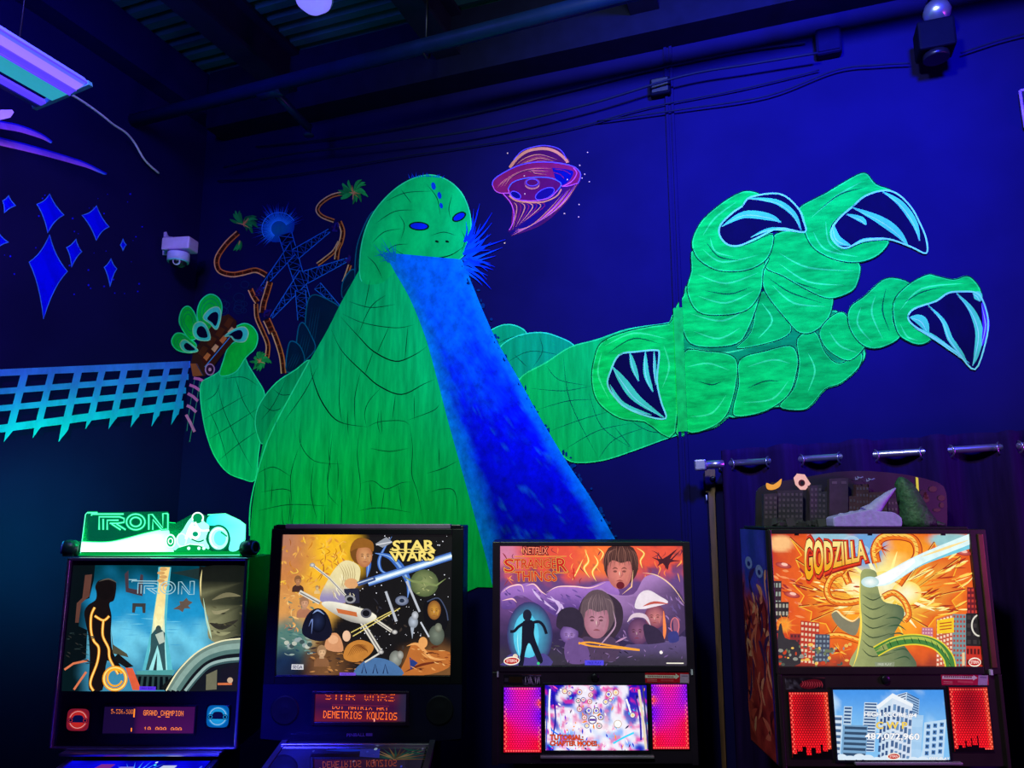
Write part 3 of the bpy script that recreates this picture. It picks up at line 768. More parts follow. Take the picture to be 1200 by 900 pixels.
for pts, tip in [([(238, 372), (246, 362), (256, 360), (259, 370), (254, 386), (246, 379)], (254, 386)), ([(226, 390), (228, 380), (236, 377), (243, 384), (246, 398), (232, 398)], (246, 398)), ([(211, 403), (216, 398), (224, 403), (232, 411), (222, 413), (214, 410)], (232, 411)), ([(263, 394), (274, 386), (286, 383), (291, 390), (287, 400), (276, 400), (270, 394)], (263, 394))]:
    a = wallart(0.0076); P = sm(pts, 4, True); a.poly(P, C(70, 230, 190))
    cx = sum(p[0] for p in pts) / len(pts); cy = sum(p[1] for p in pts) / len(pts)
    a.poly([((p[0] - cx) * 0.62 + cx * 0.9 + tip[0] * 0.1, (p[1] - cy) * 0.62 + cy * 0.9 + tip[1] * 0.1) for p in P], NV)
    a.stroke(P, 1.2, WHT, closed=True); a.build('claw', PAINT, cr_, co_)
# shoulders
SH1 = sm([B(*p) for p in [(60, 520), (52, 470), (68, 415), (120, 350), (180, 310), (226, 278), (240, 330), (200, 400), (130, 480), (80, 545)]], 4, True)
a = part('shoulder', SH1, GL_, PAINT_V, 0.0060)
for L in [[(150, 340), (110, 420), (70, 470)], [(110, 370), (140, 390), (200, 380)], [(75, 420), (110, 440), (160, 420)]]: a.stroke(bs(*L), 0.9, GD, taper=2)
a.stroke(SH1, 1.3, GH, closed=True); a.build('shoulder', PAINT_V, cr_, co_)
for k, pts in enumerate([[(780, 210), (810, 180), (850, 165), (890, 170), (920, 195), (900, 240), (840, 260)], [(830, 245), (880, 205), (950, 190), (1010, 200), (1075, 240), (1040, 320), (900, 340), (850, 300)]]):
    P = sm([B(*p) for p in pts], 5, True); a = wallart(0.0056 + 0.0004 * k); a.poly(P, GL_)
    for L in ([(820, 230), (870, 205), (910, 205)], [(850, 290), (930, 250), (1040, 265)], [(880, 260), (920, 300)], [(960, 200), (970, 250), (940, 300)]): a.stroke(bs(*L), 0.8, GD, taper=2)
    a.stroke(P, 1.3, GH, closed=True); a.build('shoulder', PAINT_V, cr_, co_)
# right forearm
FA = sm([(604, 462), (612, 441), (640, 425), (668, 407), (700, 398), (735, 386), (775, 380), (800, 379), (806, 420), (806, 500), (800, 507), (775, 516), (745, 527), (712, 538), (684, 542), (664, 538), (646, 515), (625, 490)], 4, True)
a = part('forearm', FA, C(0, 205, 75), PAINT_V, 0.0066)
for L in [[(640, 428), (655, 445), (690, 452)], [(622, 455), (660, 458), (694, 452)], [(630, 480), (665, 470), (697, 468)], [(645, 505), (680, 492), (715, 482)], [(660, 528), (700, 505), (740, 496)], [(700, 540), (720, 515), (760, 500)], [(690, 460), (705, 500), (740, 525)], [(660, 415), (668, 470), (700, 535)], [(735, 490), (760, 505), (790, 508)], [(720, 500), (740, 525)]]:
    a.stroke(sm(L, 5), 0.8, GD, taper=2)
a.stroke(FA, 1.4, C(40, 255, 110), closed=True); a.build('forearm', PAINT_V, cr_, co_)
# body
BODY = sm([(560, 688), (520, 702), (480, 694), (440, 706), (390, 697), (340, 706), (310, 696), (292, 700), (292, 660), (295, 600), (301, 560), (308, 520), (320, 490), (338, 468), (352, 442), (368, 414), (384, 386), (398, 358), (410, 336), (420, 318), (436, 290)], 5) + [(470, 290), (535, 320), (560, 380), (595, 450), (635, 530), (680, 610), (690, 660), (640, 690)]
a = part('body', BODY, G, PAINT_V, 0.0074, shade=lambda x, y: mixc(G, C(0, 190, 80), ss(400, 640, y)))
DK = C(0, 42, 26)
for L in [[(325, 140), (380, 200), (430, 250), (500, 282), (560, 262), (600, 235)], [(295, 180), (330, 250), (400, 320), (450, 362), (520, 388), (590, 355), (625, 340)], [(225, 280), (240, 350), (270, 420), (320, 475), (410, 492)]]:
    a.stroke(bs(*L), 1.5, DK, taper=2)
for L in [[(410, 492), (450, 475), (520, 472), (545, 485)], [(455, 365), (415, 410), (402, 450), (408, 492)], [(545, 485), (555, 560), (552, 640), (570, 700), (590, 800)], [(385, 505), (378, 580), (388, 680), (378, 760)], [(190, 560), (165, 650), (170, 750)], [(200, 470), (195, 540), (240, 600), (330, 610)],
          [(300, 505), (290, 600), (285, 700), (320, 745)], [(388, 672), (430, 665), (470, 690), (520, 670), (552, 668)], [(465, 690), (455, 760)], [(510, 680), (520, 760)], [(640, 420), (620, 440), (540, 470)], [(600, 640), (650, 625), (700, 600)], [(640, 560), (640, 620)],
          [(560, 390), (560, 470)], [(330, 250), (320, 400), (330, 480)], [(390, 310), (370, 400), (372, 490)], [(500, 390), (490, 470)], [(430, 250), (400, 330)], [(480, 170), (440, 260)], [(540, 170), (530, 280)], [(380, 200), (420, 110), (470, 70)],
          [(350, 90), (420, 110), (500, 100)], [(330, 130), (400, 160), (500, 175), (560, 165)], [(420, 20), (400, 120)], [(250, 300), (210, 380), (140, 480)], [(70, 700), (140, 690), (170, 700)], [(60, 760), (160, 740), (290, 745)], [(420, 560), (480, 570), (540, 560)], [(240, 600), (230, 700), (250, 790)], [(60, 640), (110, 620), (165, 650)], [(610, 700), (650, 690), (690, 700), (700, 790)], [(380, 760), (450, 750), (550, 765)]]:
    a.stroke(bs(*L), 0.9, GD, taper=2)
for L in [[(160, 400), (90, 540), (40, 720), (34, 840)], [(225, 280), (160, 400)]]: a.stroke(bs(*L), 1.6, GH)
for k in range(46):
    x, y = rnd.uniform(60, 640), rnd.uniform(430, 800)
    if y > 830 - x * 0.2 or x > 500 and y < 550: continue
    a.stroke(bs((x, y), (x + rnd.uniform(-6, 6), y + 40), (x + rnd.uniform(-4, 10), y + rnd.uniform(70, 110))), 0.7, rnd.choice((GL_, GL_, GD)), taper=2)
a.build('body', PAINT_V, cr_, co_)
# head: plain rounded dome
HEAD = sm([(424, 330), (422, 300), (428, 270), (440, 246), (460, 224), (482, 210), (504, 205), (524, 211), (540, 225), (549, 244), (552, 264), (549, 288), (538, 304), (515, 312), (490, 312), (465, 318), (446, 332)], 5, True)
a = part('head', HEAD, C(0, 225, 110), PAINT, 0.0082)
for L in [[(440, 262), (462, 248), (486, 246)], [(436, 285), (450, 272), (470, 268)], [(452, 236), (475, 226), (505, 224)], [(500, 216), (512, 232), (516, 252)], [(530, 228), (526, 244), (528, 256)], [(470, 222), (482, 238)], [(446, 300), (462, 288), (478, 286)], [(430, 300), (440, 310), (448, 326)], [(505, 276), (520, 272), (534, 276)], [(468, 252), (474, 264), (470, 280)], [(541, 270), (545, 282), (540, 296)]]:
    a.stroke(sm(L, 5), 0.9, GD, taper=2)
a.stroke(sm([(462, 292), (480, 301), (505, 303), (528, 299), (545, 288)], 5), 1.6, DK, taper=2)
a.stroke(HEAD[:70], 1.4, GH); a.build('head', PAINT, cr_, co_)
for (x, y, rx, ry, ro_) in ((491, 265, 10, 3.6, 0.05), (538, 254, 7, 3.4, -0.5)):
    a = wallart(0.0092); a.ell(x, y, rx + 2, ry + 1.6, DK, ro_); a.ell(x, y, rx, ry, C(0, 40, 235), ro_); a.build('eye', PAINT, cr_, co_)
a = wallart(0.0090)
for x in (512, 524): a.ell(x, 283, 2.2, 1.3, DK, 0.3)
a.build('nostrils', PAINT, cr_, co_)
a = wallart(0.0088)
for (x, y, r) in ((508, 218, 3.5), (515, 229, 3.2), (517, 241, 2.6)): a.ell(x, y, r * 0.75, r * 1.3, C(0, 70, 220), -0.2)
for k in range(16):
    x = 480 + k * 2.5; a.stroke([(x, 209 - 2 * sin(k * 0.2)), (x + rnd.uniform(-3, 4), 202 + rnd.uniform(-1, 4))], 1.4, C(0, 70, 230), taper=1)
a.build('blue_patches', PAINT, cr_, co_)
# blue stream
SL = sm([(452, 296), (464, 318), (482, 350), (500, 395), (514, 445), (527, 495), (541, 545), (555, 595), (570, 650), (580, 692)], 8)
SR = sm([(540, 304), (550, 328), (563, 360), (580, 398), (604, 440), (632, 490), (662, 540), (694, 588), (722, 636), (750, 684)], 8)
def beamc(s, t):
    n = noise.noise(Vector((s * 16, t * 5, 1.3))) * 0.5 + noise.noise(Vector((s * 45, t * 14, 7.3))) * 0.4 + noise.noise(Vector((s * 110, t * 36, 2.3))) * 0.3
    base = mixc(C(0, 120, 255), C(0, 8, 225), ss(0.12, 0.62, s + n * 0.22))
    base = mixc(base, C(0, 0, 185), ss(0.62, 0.95, s + n * 0.2))
    if s > 0.5: base = mixc(base, C(25, 110, 215), ss(0.30, 0.6, n + (s - 0.75) * 0.25) * 0.8)
    e = max(ss(0.20, 0.02, t + n * 0.07), ss(0.86, 0.985, t + n * 0.05))
    return mixc(base, C(0, 135, 235), e * 0.85)
a = wallart(0.0086); a.strip(SL, SR, beamc, 44)
for k in range(60):
    i = rnd.randrange(2, len(SR) - 2); x, y = SR[i]
    a.lift -= a.STEP * 0.9
    a.ell(x + rnd.uniform(-1, 7), y + rnd.uniform(-4, 4), rnd.uniform(1, 3), rnd.uniform(1, 3.5), C(0, 50, 110), n=7)
a.stroke(SR, 2.4, C(0, 135, 230)); a.stroke(SL, 3.0, C(0, 140, 235))
a.build('blue_stream', PAINT_B, cr_, co_)
a = wallart(0.0096)
for k in range(34):
    an = radians(-84 + k * 3.9 + rnd.uniform(-4, 4)); l = rnd.uniform(22, 52) * (1.0 if k < 20 else 0.7)
    x, y = 544 + rnd.uniform(-2, 6), 290 + k * 0.7 + rnd.uniform(-12, 8)
    a.lift -= a.STEP * 0.7
    a.stroke(sm([(x, y), (x + l * 0.5 * cos(an) + 2, y + l * 0.5 * sin(an)), (x + l * cos(an), y + l * sin(an))], 3), 3.6, lambda s, t, c=rnd.random(): mixc(mixc(C(0, 60, 255), C(0, 120, 255), c), C(0, 40, 220), s), taper=1)
a.build('blue_splash', PAINT, cr_, co_)
a = wallart(0.0096)
for k in range(15):
    an = radians(150 + k * 10 + rnd.uniform(-8, 8)); l = rnd.uniform(12, 26)
    a.stroke([(458 + rnd.uniform(-4, 6), 300 + rnd.uniform(-4, 8)), (458 + l * cos(an), 300 + l * sin(an) * 0.9)], 2.0, C(0, 130, 200), taper=1)
a.build('blue_splash', PAINT, cr_, co_)
# big right hand
def K(x, y): return (680 + x / 2.4, 180 + y / 2.4)
def ks(*p): return sm([K(*q_) for q_ in p], 5)
def blob(name, pts, lift, lines, col=H, mt=None, dark=()):
    P = sm([K(*p) for p in pts], 4, True); a = wallart(lift); a.poly(P, col)
    for L in lines: a.stroke(ks(*L), 2.0, HH, taper=2)
    for L in dark: a.stroke(ks(*L), 1.5, HD, taper=2)
    a.stroke([((p[0] * 0.985 + sum(q_[0] for q_ in P) / len(P) * 0.015), (p[1] * 0.985 + sum(q_[1] for q_ in P) / len(P) * 0.015)) for p in P], 2.2, C(40, 255, 90), closed=True)
    a.stroke(P, 1.1, C(0, 70, 25), closed=True)
    a.build(name, mt or PAINT_H, cr_, co_)
PALM = [(262, 440), (300, 430), (400, 440), (520, 400), (640, 470), (720, 440), (800, 545), (785, 600), (735, 645), (690, 662), (650, 708), (620, 722), (550, 714), (440, 742), (415, 742), (375, 772), (310, 784), (268, 784), (262, 600)]
blob('palm', PALM, 0.0072, [[(300, 545), (400, 560), (480, 545)]], col=HT)
blob('palm_pad', [(288, 562), (360, 556), (420, 565), (442, 590), (438, 650), (415, 730), (370, 770), (300, 782), (286, 700)], 0.0078, [[(300, 600), (360, 590), (420, 610)], [(310, 740), (370, 730), (410, 680)]], dark=[[(330, 640), (370, 650), (400, 640)]])
blob('palm_pad', [(448, 580), (520, 555), (590, 540), (612, 570), (608, 620), (585, 680), (520, 725), (440, 740), (430, 715), (445, 650)], 0.0080, [[(470, 600), (540, 580), (590, 590)], [(460, 700), (540, 690), (585, 640)]], dark=[[(470, 660), (520, 640), (560, 640)]])
blob('palm_pad', [(610, 520), (660, 500), (690, 560), (730, 590), (790, 560), (785, 600), (735, 645), (690, 662), (650, 708), (620, 722), (560, 712), (600, 660), (615, 590)], 0.0079, [[(640, 560), (660, 610), (640, 670)]], col=C(0, 208, 58))
blob('palm_pad', [(505, 390), (550, 415), (588, 470), (590, 505), (540, 530), (440, 548), (480, 500)], 0.0082, [[(510, 420), (540, 470), (500, 520)]], col=C(0, 203, 56))
# finger three segments: reaching right
blob('finger_segment', [(672, 500), (700, 462), (735, 445), (760, 470), (790, 520), (800, 545), (760, 582), (720, 570), (685, 540)], 0.0084, [[(700, 500), (730, 540), (780, 560)]])
blob('finger_segment', [(752, 470), (760, 430), (800, 400), (850, 355), (890, 350), (930, 370), (890, 420), (880, 470), (900, 515), (850, 545), (805, 545), (770, 515)], 0.0086, [[(790, 430), (780, 480), (820, 530)], [(830, 400), (820, 450), (850, 520)]], dark=[[(860, 380), (850, 440), (870, 500)]])
blob('fingertip', [(880, 420), (920, 370), (975, 340), (1000, 343), (1050, 354), (1088, 344), (1112, 360), (1128, 388), (1115, 400), (1040, 392), (1000, 415), (940, 440), (925, 460), (940, 490), (985, 520), (960, 537), (925, 530), (890, 500)], 0.0088, [[(900, 440), (960, 380), (1080, 365)], [(900, 480), (920, 515), (950, 525)]], dark=[[(910, 420), (960, 390), (1020, 375)]])
# finger one
blob('finger_segment', [(262, 445), (290, 400), (305, 370), (400, 400), (500, 380), (500, 420), (470, 500), (440, 535), (370, 545), (310, 535), (285, 490)], 0.0084, [[(310, 450), (400, 470), (480, 430)], [(320, 500), (390, 520), (450, 490)]], dark=[[(330, 430), (400, 440), (470, 415)]])
blob('finger_segment', [(300, 385), (312, 330), (318, 270), (400, 320), (525, 290), (515, 330), (508, 390), (470, 440), (400, 455), (330, 445)], 0.0087, [[(330, 340), (410, 365), (500, 335)], [(330, 400), (410, 420), (490, 385)]], dark=[[(350, 385), (420, 395), (480, 375)]])
blob('fingertip', [(318, 275), (315, 240), (340, 190), (385, 148), (430, 118), (468, 104), (505, 114), (470, 130), (455, 150), (400, 190), (392, 230), (420, 258), (470, 255), (530, 228), (545, 235), (535, 280), (510, 310), (460, 330), (390, 330), (340, 305)], 0.0090, [[(345, 230), (380, 180), (440, 135)], [(345, 270), (400, 305), (500, 285)], [(365, 235), (380, 275), (430, 290)]], dark=[[(355, 250), (390, 290), (450, 300)]])
# finger two
blob('finger_segment', [(590, 480), (520, 390), (515, 330), (540, 310), (600, 350), (700, 390), (712, 410), (700, 460), (660, 500), (620, 505)], 0.0083, [[(540, 370), (600, 420), (690, 430)]], dark=[[(530, 350), (590, 390), (680, 420)]])
blob('finger_segment', [(520, 320), (530, 270), (550, 225), (630, 215), (650, 250), (720, 300), (785, 308), (782, 360), (760, 390), (700, 408), (640, 385), (570, 345)], 0.0086, [[(560, 280), (640, 320), (770, 330)], [(560, 310), (640, 360), (740, 370)]], dark=[[(545, 330), (600, 360), (680, 385)]], col=C(0, 223, 60))
blob('fingertip', [(625, 175), (617, 150), (690, 110), (740, 80), (785, 56), (808, 57), (832, 85), (872, 100), (870, 108), (820, 112), (770, 145), (708, 200), (712, 245), (745, 268), (800, 250), (868, 245), (840, 285), (785, 306), (720, 300), (660, 270), (632, 225)], 0.0092, [[(650, 180), (720, 120), (790, 80)], [(655, 220), (690, 270), (780, 290)], [(690, 190), (700, 250), (740, 280)]], dark=[[(670, 160), (730, 115), (800, 95)]])
# thumb mound around the thumb claw, drawn on the forearm
TH = [(60, 530), (130, 500), (200, 485), (250, 478), (268, 470), (268, 784), (180, 755), (110, 745), (50, 700), (32, 640), (38, 580)]
blob('thumb', TH, 0.0076, [[(60, 560), (50, 620), (80, 690)], [(70, 540), (150, 505), (240, 520)], [(235, 540), (250, 600), (230, 660)]], dark=[[(80, 560), (150, 520), (225, 535)]])
# claws: dark blades with pale ribs
def claw(pts, ribs, lift=0.0100):
    P = sm([K(*p) for p in pts], 4, True); a = wallart(lift); a.poly(P, NV)
    for r_ in ribs:
        a.stroke(ks(*r_[0]), r_[1] * 1.35, r_[2] if len(r_) > 2 else C(80, 228, 125), taper=2)
        a.stroke([(p[0] - 1, p[1] + 1) for p in ks(*r_[0])], 0.9, WHT, taper=2)
    a.stroke(P, 2.0, C(130, 245, 150), closed=True); a.build('claw', PAINT, cr_, co_)
claw([(455, 148), (480, 122), (560, 113), (610, 150), (628, 190), (630, 221), (560, 210), (500, 236), (450, 258), (415, 256), (392, 230), (395, 200), (430, 165)], [([(398, 205), (460, 172), (530, 178), (565, 193)], 7), ([(470, 125), (550, 135), (600, 170), (622, 215)], 5), ([(480, 235), (540, 212), (625, 220)], 3)])
claw([(765, 150), (800, 120), (850, 104), (890, 112), (930, 150), (955, 195), (973, 240), (973, 280), (930, 262), (865, 240), (800, 243), (745, 266), (712, 245), (706, 215), (730, 180)], [([(768, 152), (840, 185), (890, 220), (922, 258)], 8), ([(850, 106), (900, 140), (940, 195), (955, 245)], 6), ([(712, 200), (722, 240), (760, 258)], 7), ([(760, 262), (800, 243), (860, 240)], 3), ([(750, 170), (790, 185), (805, 200)], 5)])
claw([(922, 460), (940, 436), (1000, 415), (1035, 392), (1075, 388), (1115, 392), (1135, 420), (1147, 470), (1140, 530), (1110, 607), (1060, 560), (1000, 520), (940, 485)], [([(978, 425), (1020, 470), (1040, 520), (1070, 560), (1085, 580)], 5), ([(1058, 392), (1100, 440), (1122, 500), (1115, 560), (1104, 596)], 7), ([(928, 460), (960, 470), (980, 505)], 9), ([(940, 488), (1000, 520), (1095, 590)], 4), ([(1105, 392), (1118, 400), (1126, 415)], 8), ([(1130, 420), (1142, 480), (1130, 540)], 6, C(90, 40, 220))])
claw([(110, 566), (160, 557), (212, 553), (222, 565), (216, 640), (228, 700), (240, 745), (180, 736), (120, 708), (78, 655), (86, 610)], [([(92, 600), (120, 640), (160, 690), (235, 742)], 8), ([(140, 560), (150, 600), (165, 640)], 5), ([(183, 556), (186, 620), (205, 670)], 5), ([(208, 556), (210, 610), (214, 650)], 3), ([(84, 650), (120, 705), (200, 735)], 4)])
# seam strip painted where the mural crosses the board joint
za, zb = on_back(800, 506).z, on_back(790, 362).z
rbox(MB(), sx - 0.0215, sx + 0.0215, 0.0, 0.0145, za, zb).build('painted_section', mat('green_painted_joint', C(0, 203, 56), 0.7, spec=0.1, noise_amt=0.25, scale=30), seam)

# --- small railcar held in the raised hand
rt_, ro2 = mural('painted_railcar', 'small orange and brown railcar painted in the raised green hand', 'painted railcar', (250, 415), left=False)
a = wallart(0.0072); BR = C(70, 32, 22)
a.poly([(224, 425), (226, 414), (240, 392), (256, 372), (268, 368), (277, 376), (277, 396), (262, 414), (250, 430), (240, 441), (226, 440)], BR)
for k in range(4): a.poly([(232 + k * 10, 414 - k * 11), (238 + k * 10, 405 - k * 11), (244 + k * 10, 408 - k * 11), (238 + k * 10, 418 - k * 11)], C(100, 45, 20))
a.build('car_roof', PAINT, rt_, ro2)
a = wallart(0.0074)
a.poly([(236, 420), (246, 410), (262, 392), (276, 378), (277, 390), (264, 406), (250, 424), (241, 430)], OD)
for k in range(4): a.poly([(238 + k * 9.5, 419 - k * 10), (243 + k * 9.5, 413 - k * 10), (247 + k * 9.5, 416 - k * 10), (242 + k * 9.5, 423 - k * 10)], (OG, OL, OG, OL)[k])
a.stroke([(240, 430), (277, 386)], 1.0, C(60, 150, 190)); a.build('car_side', PAINT, rt_, ro2)
a = wallart(0.0078); a.poly([(223, 426), (231, 426), (238, 440), (226, 441)], C(180, 85, 40)); a.stroke([(230, 426), (238, 440)], 1, C(30, 60, 90)); a.build('car_end', PAINT, rt_, ro2)
a = wallart(0.0080); a.ell(246, 433, 5.5, 6.5, C(60, 20, 50)); a.ring(246, 433, 5.2, 6.4, 1.4, C(210, 140, 170)); a.ell(246, 433, 1.8, 2.2, C(230, 150, 150)); a.build('wheel', PAINT, rt_, ro2)
lt_, lo_ = mural('painted_ladder', 'short pink runged rope ladder painted below the railcar in the corner', 'painted ladder', (228, 475), left=False)
a = wallart(0.001)
for L in ([(228, 445), (222, 480), (219, 505)], [(234, 447), (229, 480), (222, 518)]): a.stroke(sm(L, 4), 0.8, C(60, 130, 110))
a.build('ropes', PAINT, lt_, lo_)
for p, q in [((227, 443), (239, 447)), ((222, 451), (235, 458)), ((220, 461), (232, 470)), ((219, 475), (230, 483)), ((218, 486), (228, 506))]:
    a = wallart(0.0016); a.stroke([p, ((p[0] + q[0]) / 2, (p[1] + q[1]) / 2 - 1), q], 3.4, C(255, 110, 170)); a.build('rung', PAINT, lt_, lo_)

# ================================================================== PINBALL MACHINES
def rect_of(q, d):
    p = [on_face(x, y, d) for x, y in q]
    return ((p[0].x + p[3].x) / 2, (p[1].x + p[2].x) / 2, (p[2].z + p[3].z) / 2, (p[0].z + p[1].z) / 2)
def homog(q):
    """picture quad TL TR BR BL -> unit square"""
    (x0, y0), (x1, y1), (x2, y2), (x3, y3) = q
    dx1, dx2, dx3 = x1 - x2, x3 - x2, x0 - x1 + x2 - x3; dy1, dy2, dy3 = y1 - y2, y3 - y2, y0 - y1 + y2 - y3
    D = dx1 * dy2 - dx2 * dy1; g = (dx3 * dy2 - dx2 * dy3) / D; h = (dx1 * dy3 - dx3 * dy1) / D
    M = Matrix(((x1 - x0 + g * x1, x3 - x0 + h * x3, x0), (y1 - y0 + g * y1, y3 - y0 + h * y3, y0), (g, h, 1))).inverted()
    def f(x, y):
        v_ = M @ Vector((x, y, 1)); return v_.x / v_.z, v_.y / v_.z
    return f
def faceart(q, d, sc=(0, 0, 1), rect=None, lift=0.0, clamp=True):
    """art on a machine front; sc = crop origin and scale of the drawing's units"""
    h = homog(q); x0, x1, z0, z1 = rect or rect_of(q, d); ox, oy, s = sc
    def fn(x, y, lf):
        a, b = h(ox + x / s, oy + y / s)
        if clamp: a = min(1, max(0, a)); b = min(1, max(0, b))
        return Vector((x0 + (x1 - x0) * a, d - lf, z1 - (z1 - z0) * b))
    return Art(fn, lift)
def fbox(mb, x0, x1, y0, y1, z0, z1, bev=0.0): return mb.rbox(x0, x1, y0, y1, z0, z1, bev)
def frame_rails(rt, r_out, r_in, y0, y1, m, org, name='frame_rail', bev=0.002):
    X0, X1, Z0, Z1 = r_out; a0, a1, c0, c1 = r_in
    for q in ((X0, a0, Z0, Z1), (a1, X1, Z0, Z1), (a0, a1, c1, Z1), (a0, a1, Z0, c0)):
        fbox(MB(), q[0], q[1], y0, y1, q[2], q[3], bev).build(name, m, rt, org)
def cabinet(rt, org, xc, d, zb, m, glass_m, w=0.56, rail=CHROME, depth=1.05, drop=0.17):
    """the table part in front of the backbox, on four legs"""
    x0, x1 = xc - w / 2, xc + w / 2; yb, yf = d + 0.22, d - depth; zt_b, zt_f = zb - 0.035, zb - drop
    c = MB()
    c.prism([(x0, yb, zb - 0.5), (x0, yb, zt_b - 0.02), (x0, yf, zt_f - 0.02), (x0, yf, zb - 0.46)], (w, 0, 0)).build('cabinet', m, rt, org)
    MB().prism([(x0 + 0.02, d + 0.0, zt_b - 0.02), (x0 + 0.02, d + 0.0, zt_b - 0.006), (x0 + 0.02, yf + 0.04, zt_f - 0.006), (x0 + 0.02, yf + 0.04, zt_f - 0.02)], (w - 0.04, 0, 0)).build('playfield_board', glass_m, rt, org)
    for s_ in (x0, x1 - 0.02):
        MB().prism([(s_, d - 0.002, zt_b - 0.02), (s_, d - 0.002, zt_b), (s_, yf, zt_f), (s_, yf, zt_f - 0.02)], (0.02, 0, 0)).build('side_rail', rail, rt, org)
    fbox(MB(), x0 - 0.005, x1 + 0.005, yf - 0.02, yf + 0.04, zt_f - 0.03, zt_f + 0.004, 0.006).build('lockdown_bar', rail, rt, org)
    for xx in (x0 - 0.012, x1 + 0.012):
        for yy in (yf + 0.02, yb - 0.03):
            MB().prism([(xx - 0.025, yy - 0.025, 0.03), (xx + 0.025, yy - 0.025, 0.03), (xx + 0.025, yy + 0.025, 0.03), (xx - 0.025, yy + 0.025, 0.03)], (0, 0, zb - 0.47)).lathe([(0.03, 0.0), (0.03, 0.01), (0.012, 0.014), (0.012, 0.03)], (xx, yy, 0), n=10).build('leg', m, rt, org)
def pill(a, x, y, w, h, txt='STERN'):
    a.ell(x, y, w * 0.5, h * 0.62, C(255, 245, 225), -0.08, 20); a.ell(x, y, w * 0.44, h * 0.45, C(190, 20, 20), -0.08, 20)
    a.text(txt, [(x - w * 0.32, y - h * 0.2), (x + w * 0.32, y - h * 0.24), (x + w * 0.32, y + h * 0.18), (x - w * 0.32, y + h * 0.22)], C(255, 225, 215), 0.02)
def feat(a, cx, cy, rx, ry, skin, turn=0.0):
    dk = mixc(skin, C(60, 20, 30), 0.75); lt = mixc(skin, C(255, 240, 220), 0.45); cx += turn * rx * 0.3
    a.poly([(cx + rx * 0.35, cy - ry * 0.3), (cx + rx * 0.9, cy - ry * 0.1), (cx + rx * 0.6, cy + ry * 0.6), (cx + rx * 0.4, cy + ry * 0.3)], mixc(skin, dk, 0.3))
    for s_ in (-1, 1):
        a.stroke(sm([(cx + s_ * rx * 0.62, cy - ry * 0.16), (cx + s_ * rx * 0.38, cy - ry * 0.24), (cx + s_ * rx * 0.14, cy - ry * 0.16)], 3), ry * 0.09, dk, taper=2)
        a.ell(cx + s_ * rx * 0.38, cy - ry * 0.03, rx * 0.17, ry * 0.065, dk, n=10)
    a.stroke(sm([(cx + rx * 0.05, cy - ry * 0.05), (cx + rx * 0.14, cy + ry * 0.28), (cx - rx * 0.08, cy + ry * 0.3)], 3), ry * 0.06, mixc(skin, dk, 0.6), taper=2); a.stroke([(cx - rx * 0.02, cy - ry * 0.05), (cx, cy + ry * 0.24)], ry * 0.07, lt, taper=2)
    a.stroke(sm([(cx - rx * 0.3, cy + ry * 0.54), (cx, cy + ry * 0.5), (cx + rx * 0.3, cy + ry * 0.55)], 3), ry * 0.10, mixc(skin, C(120, 30, 40), 0.7), taper=2)
def daub(a, box, n, pal, l=(15, 45), w=(4, 12), ang=None):
    for k in range(n):
        x, y = rnd.uniform(box[0], box[2]), rnd.uniform(box[1], box[3]); an = (rnd.uniform(0, pi) if ang is None else ang + rnd.uniform(-0.4, 0.4)); ll = rnd.uniform(*l)
        a.lift -= a.STEP * 0.8
        a.stroke(sm([(x, y), (x + ll * 0.5 * cos(an) + rnd.uniform(-5, 5), y + ll * 0.5 * sin(an)), (x + ll * cos(an), y + ll * sin(an))], 3), rnd.uniform(*w), rnd.choice(pal), taper=2)
def bust(a, cx, cy, r, skin, hair, coat, sh=2.2, lean=0.0, light=None):
    """a plain faceless figure: shoulders, neck, head and hair"""
    a.poly(sm([(cx - r * sh, cy + r * 3.2), (cx - r * sh * 0.9, cy + r * 1.9), (cx - r * 0.5, cy + r * 1.2), (cx + r * 0.5, cy + r * 1.2), (cx + r * sh * 0.9, cy + r * 1.9), (cx + r * sh, cy + r * 3.2)], 4), coat)
    a.poly([(cx - r * 0.4, cy + r * 0.6), (cx + r * 0.4, cy + r * 0.6), (cx + r * 0.5, cy + r * 1.5), (cx - r * 0.5, cy + r * 1.5)], mixc(skin, C(40, 20, 40), 0.35))
    a.ell(cx, cy - r * 0.15, r * 0.98, r * 1.2, hair, lean, 22)
    a.ell(cx + r * 0.1 + lean * r, cy + r * 0.2, r * 0.72, r * 0.98, skin, lean, 20, edge=mixc(skin, C(90, 30, 60), 0.35))
    feat(a, cx + r * 0.1 + lean * r, cy + r * 0.2, r * 0.72, r * 0.98, skin)
    a.poly(sm([(cx - r * 0.85, cy - r * 0.1), (cx - r * 0.5, cy - r * 0.95), (cx + r * 0.3, cy - r * 1.0), (cx + r * 0.95, cy - r * 0.2), (cx + r * 0.5, cy - r * 0.35), (cx - r * 0.2, cy - r * 0.3)], 4, True), hair)
    if light: a.stroke(sm([(cx + r * 0.7, cy - r * 0.7), (cx + r * 0.85, cy + r * 0.2), (cx + r * 0.5, cy + r * 1.0)], 4), r * 0.16, light, taper=2)
def nz2(x, y, s, z=0.0): return noise.noise(Vector((x * s, y * s, z)))

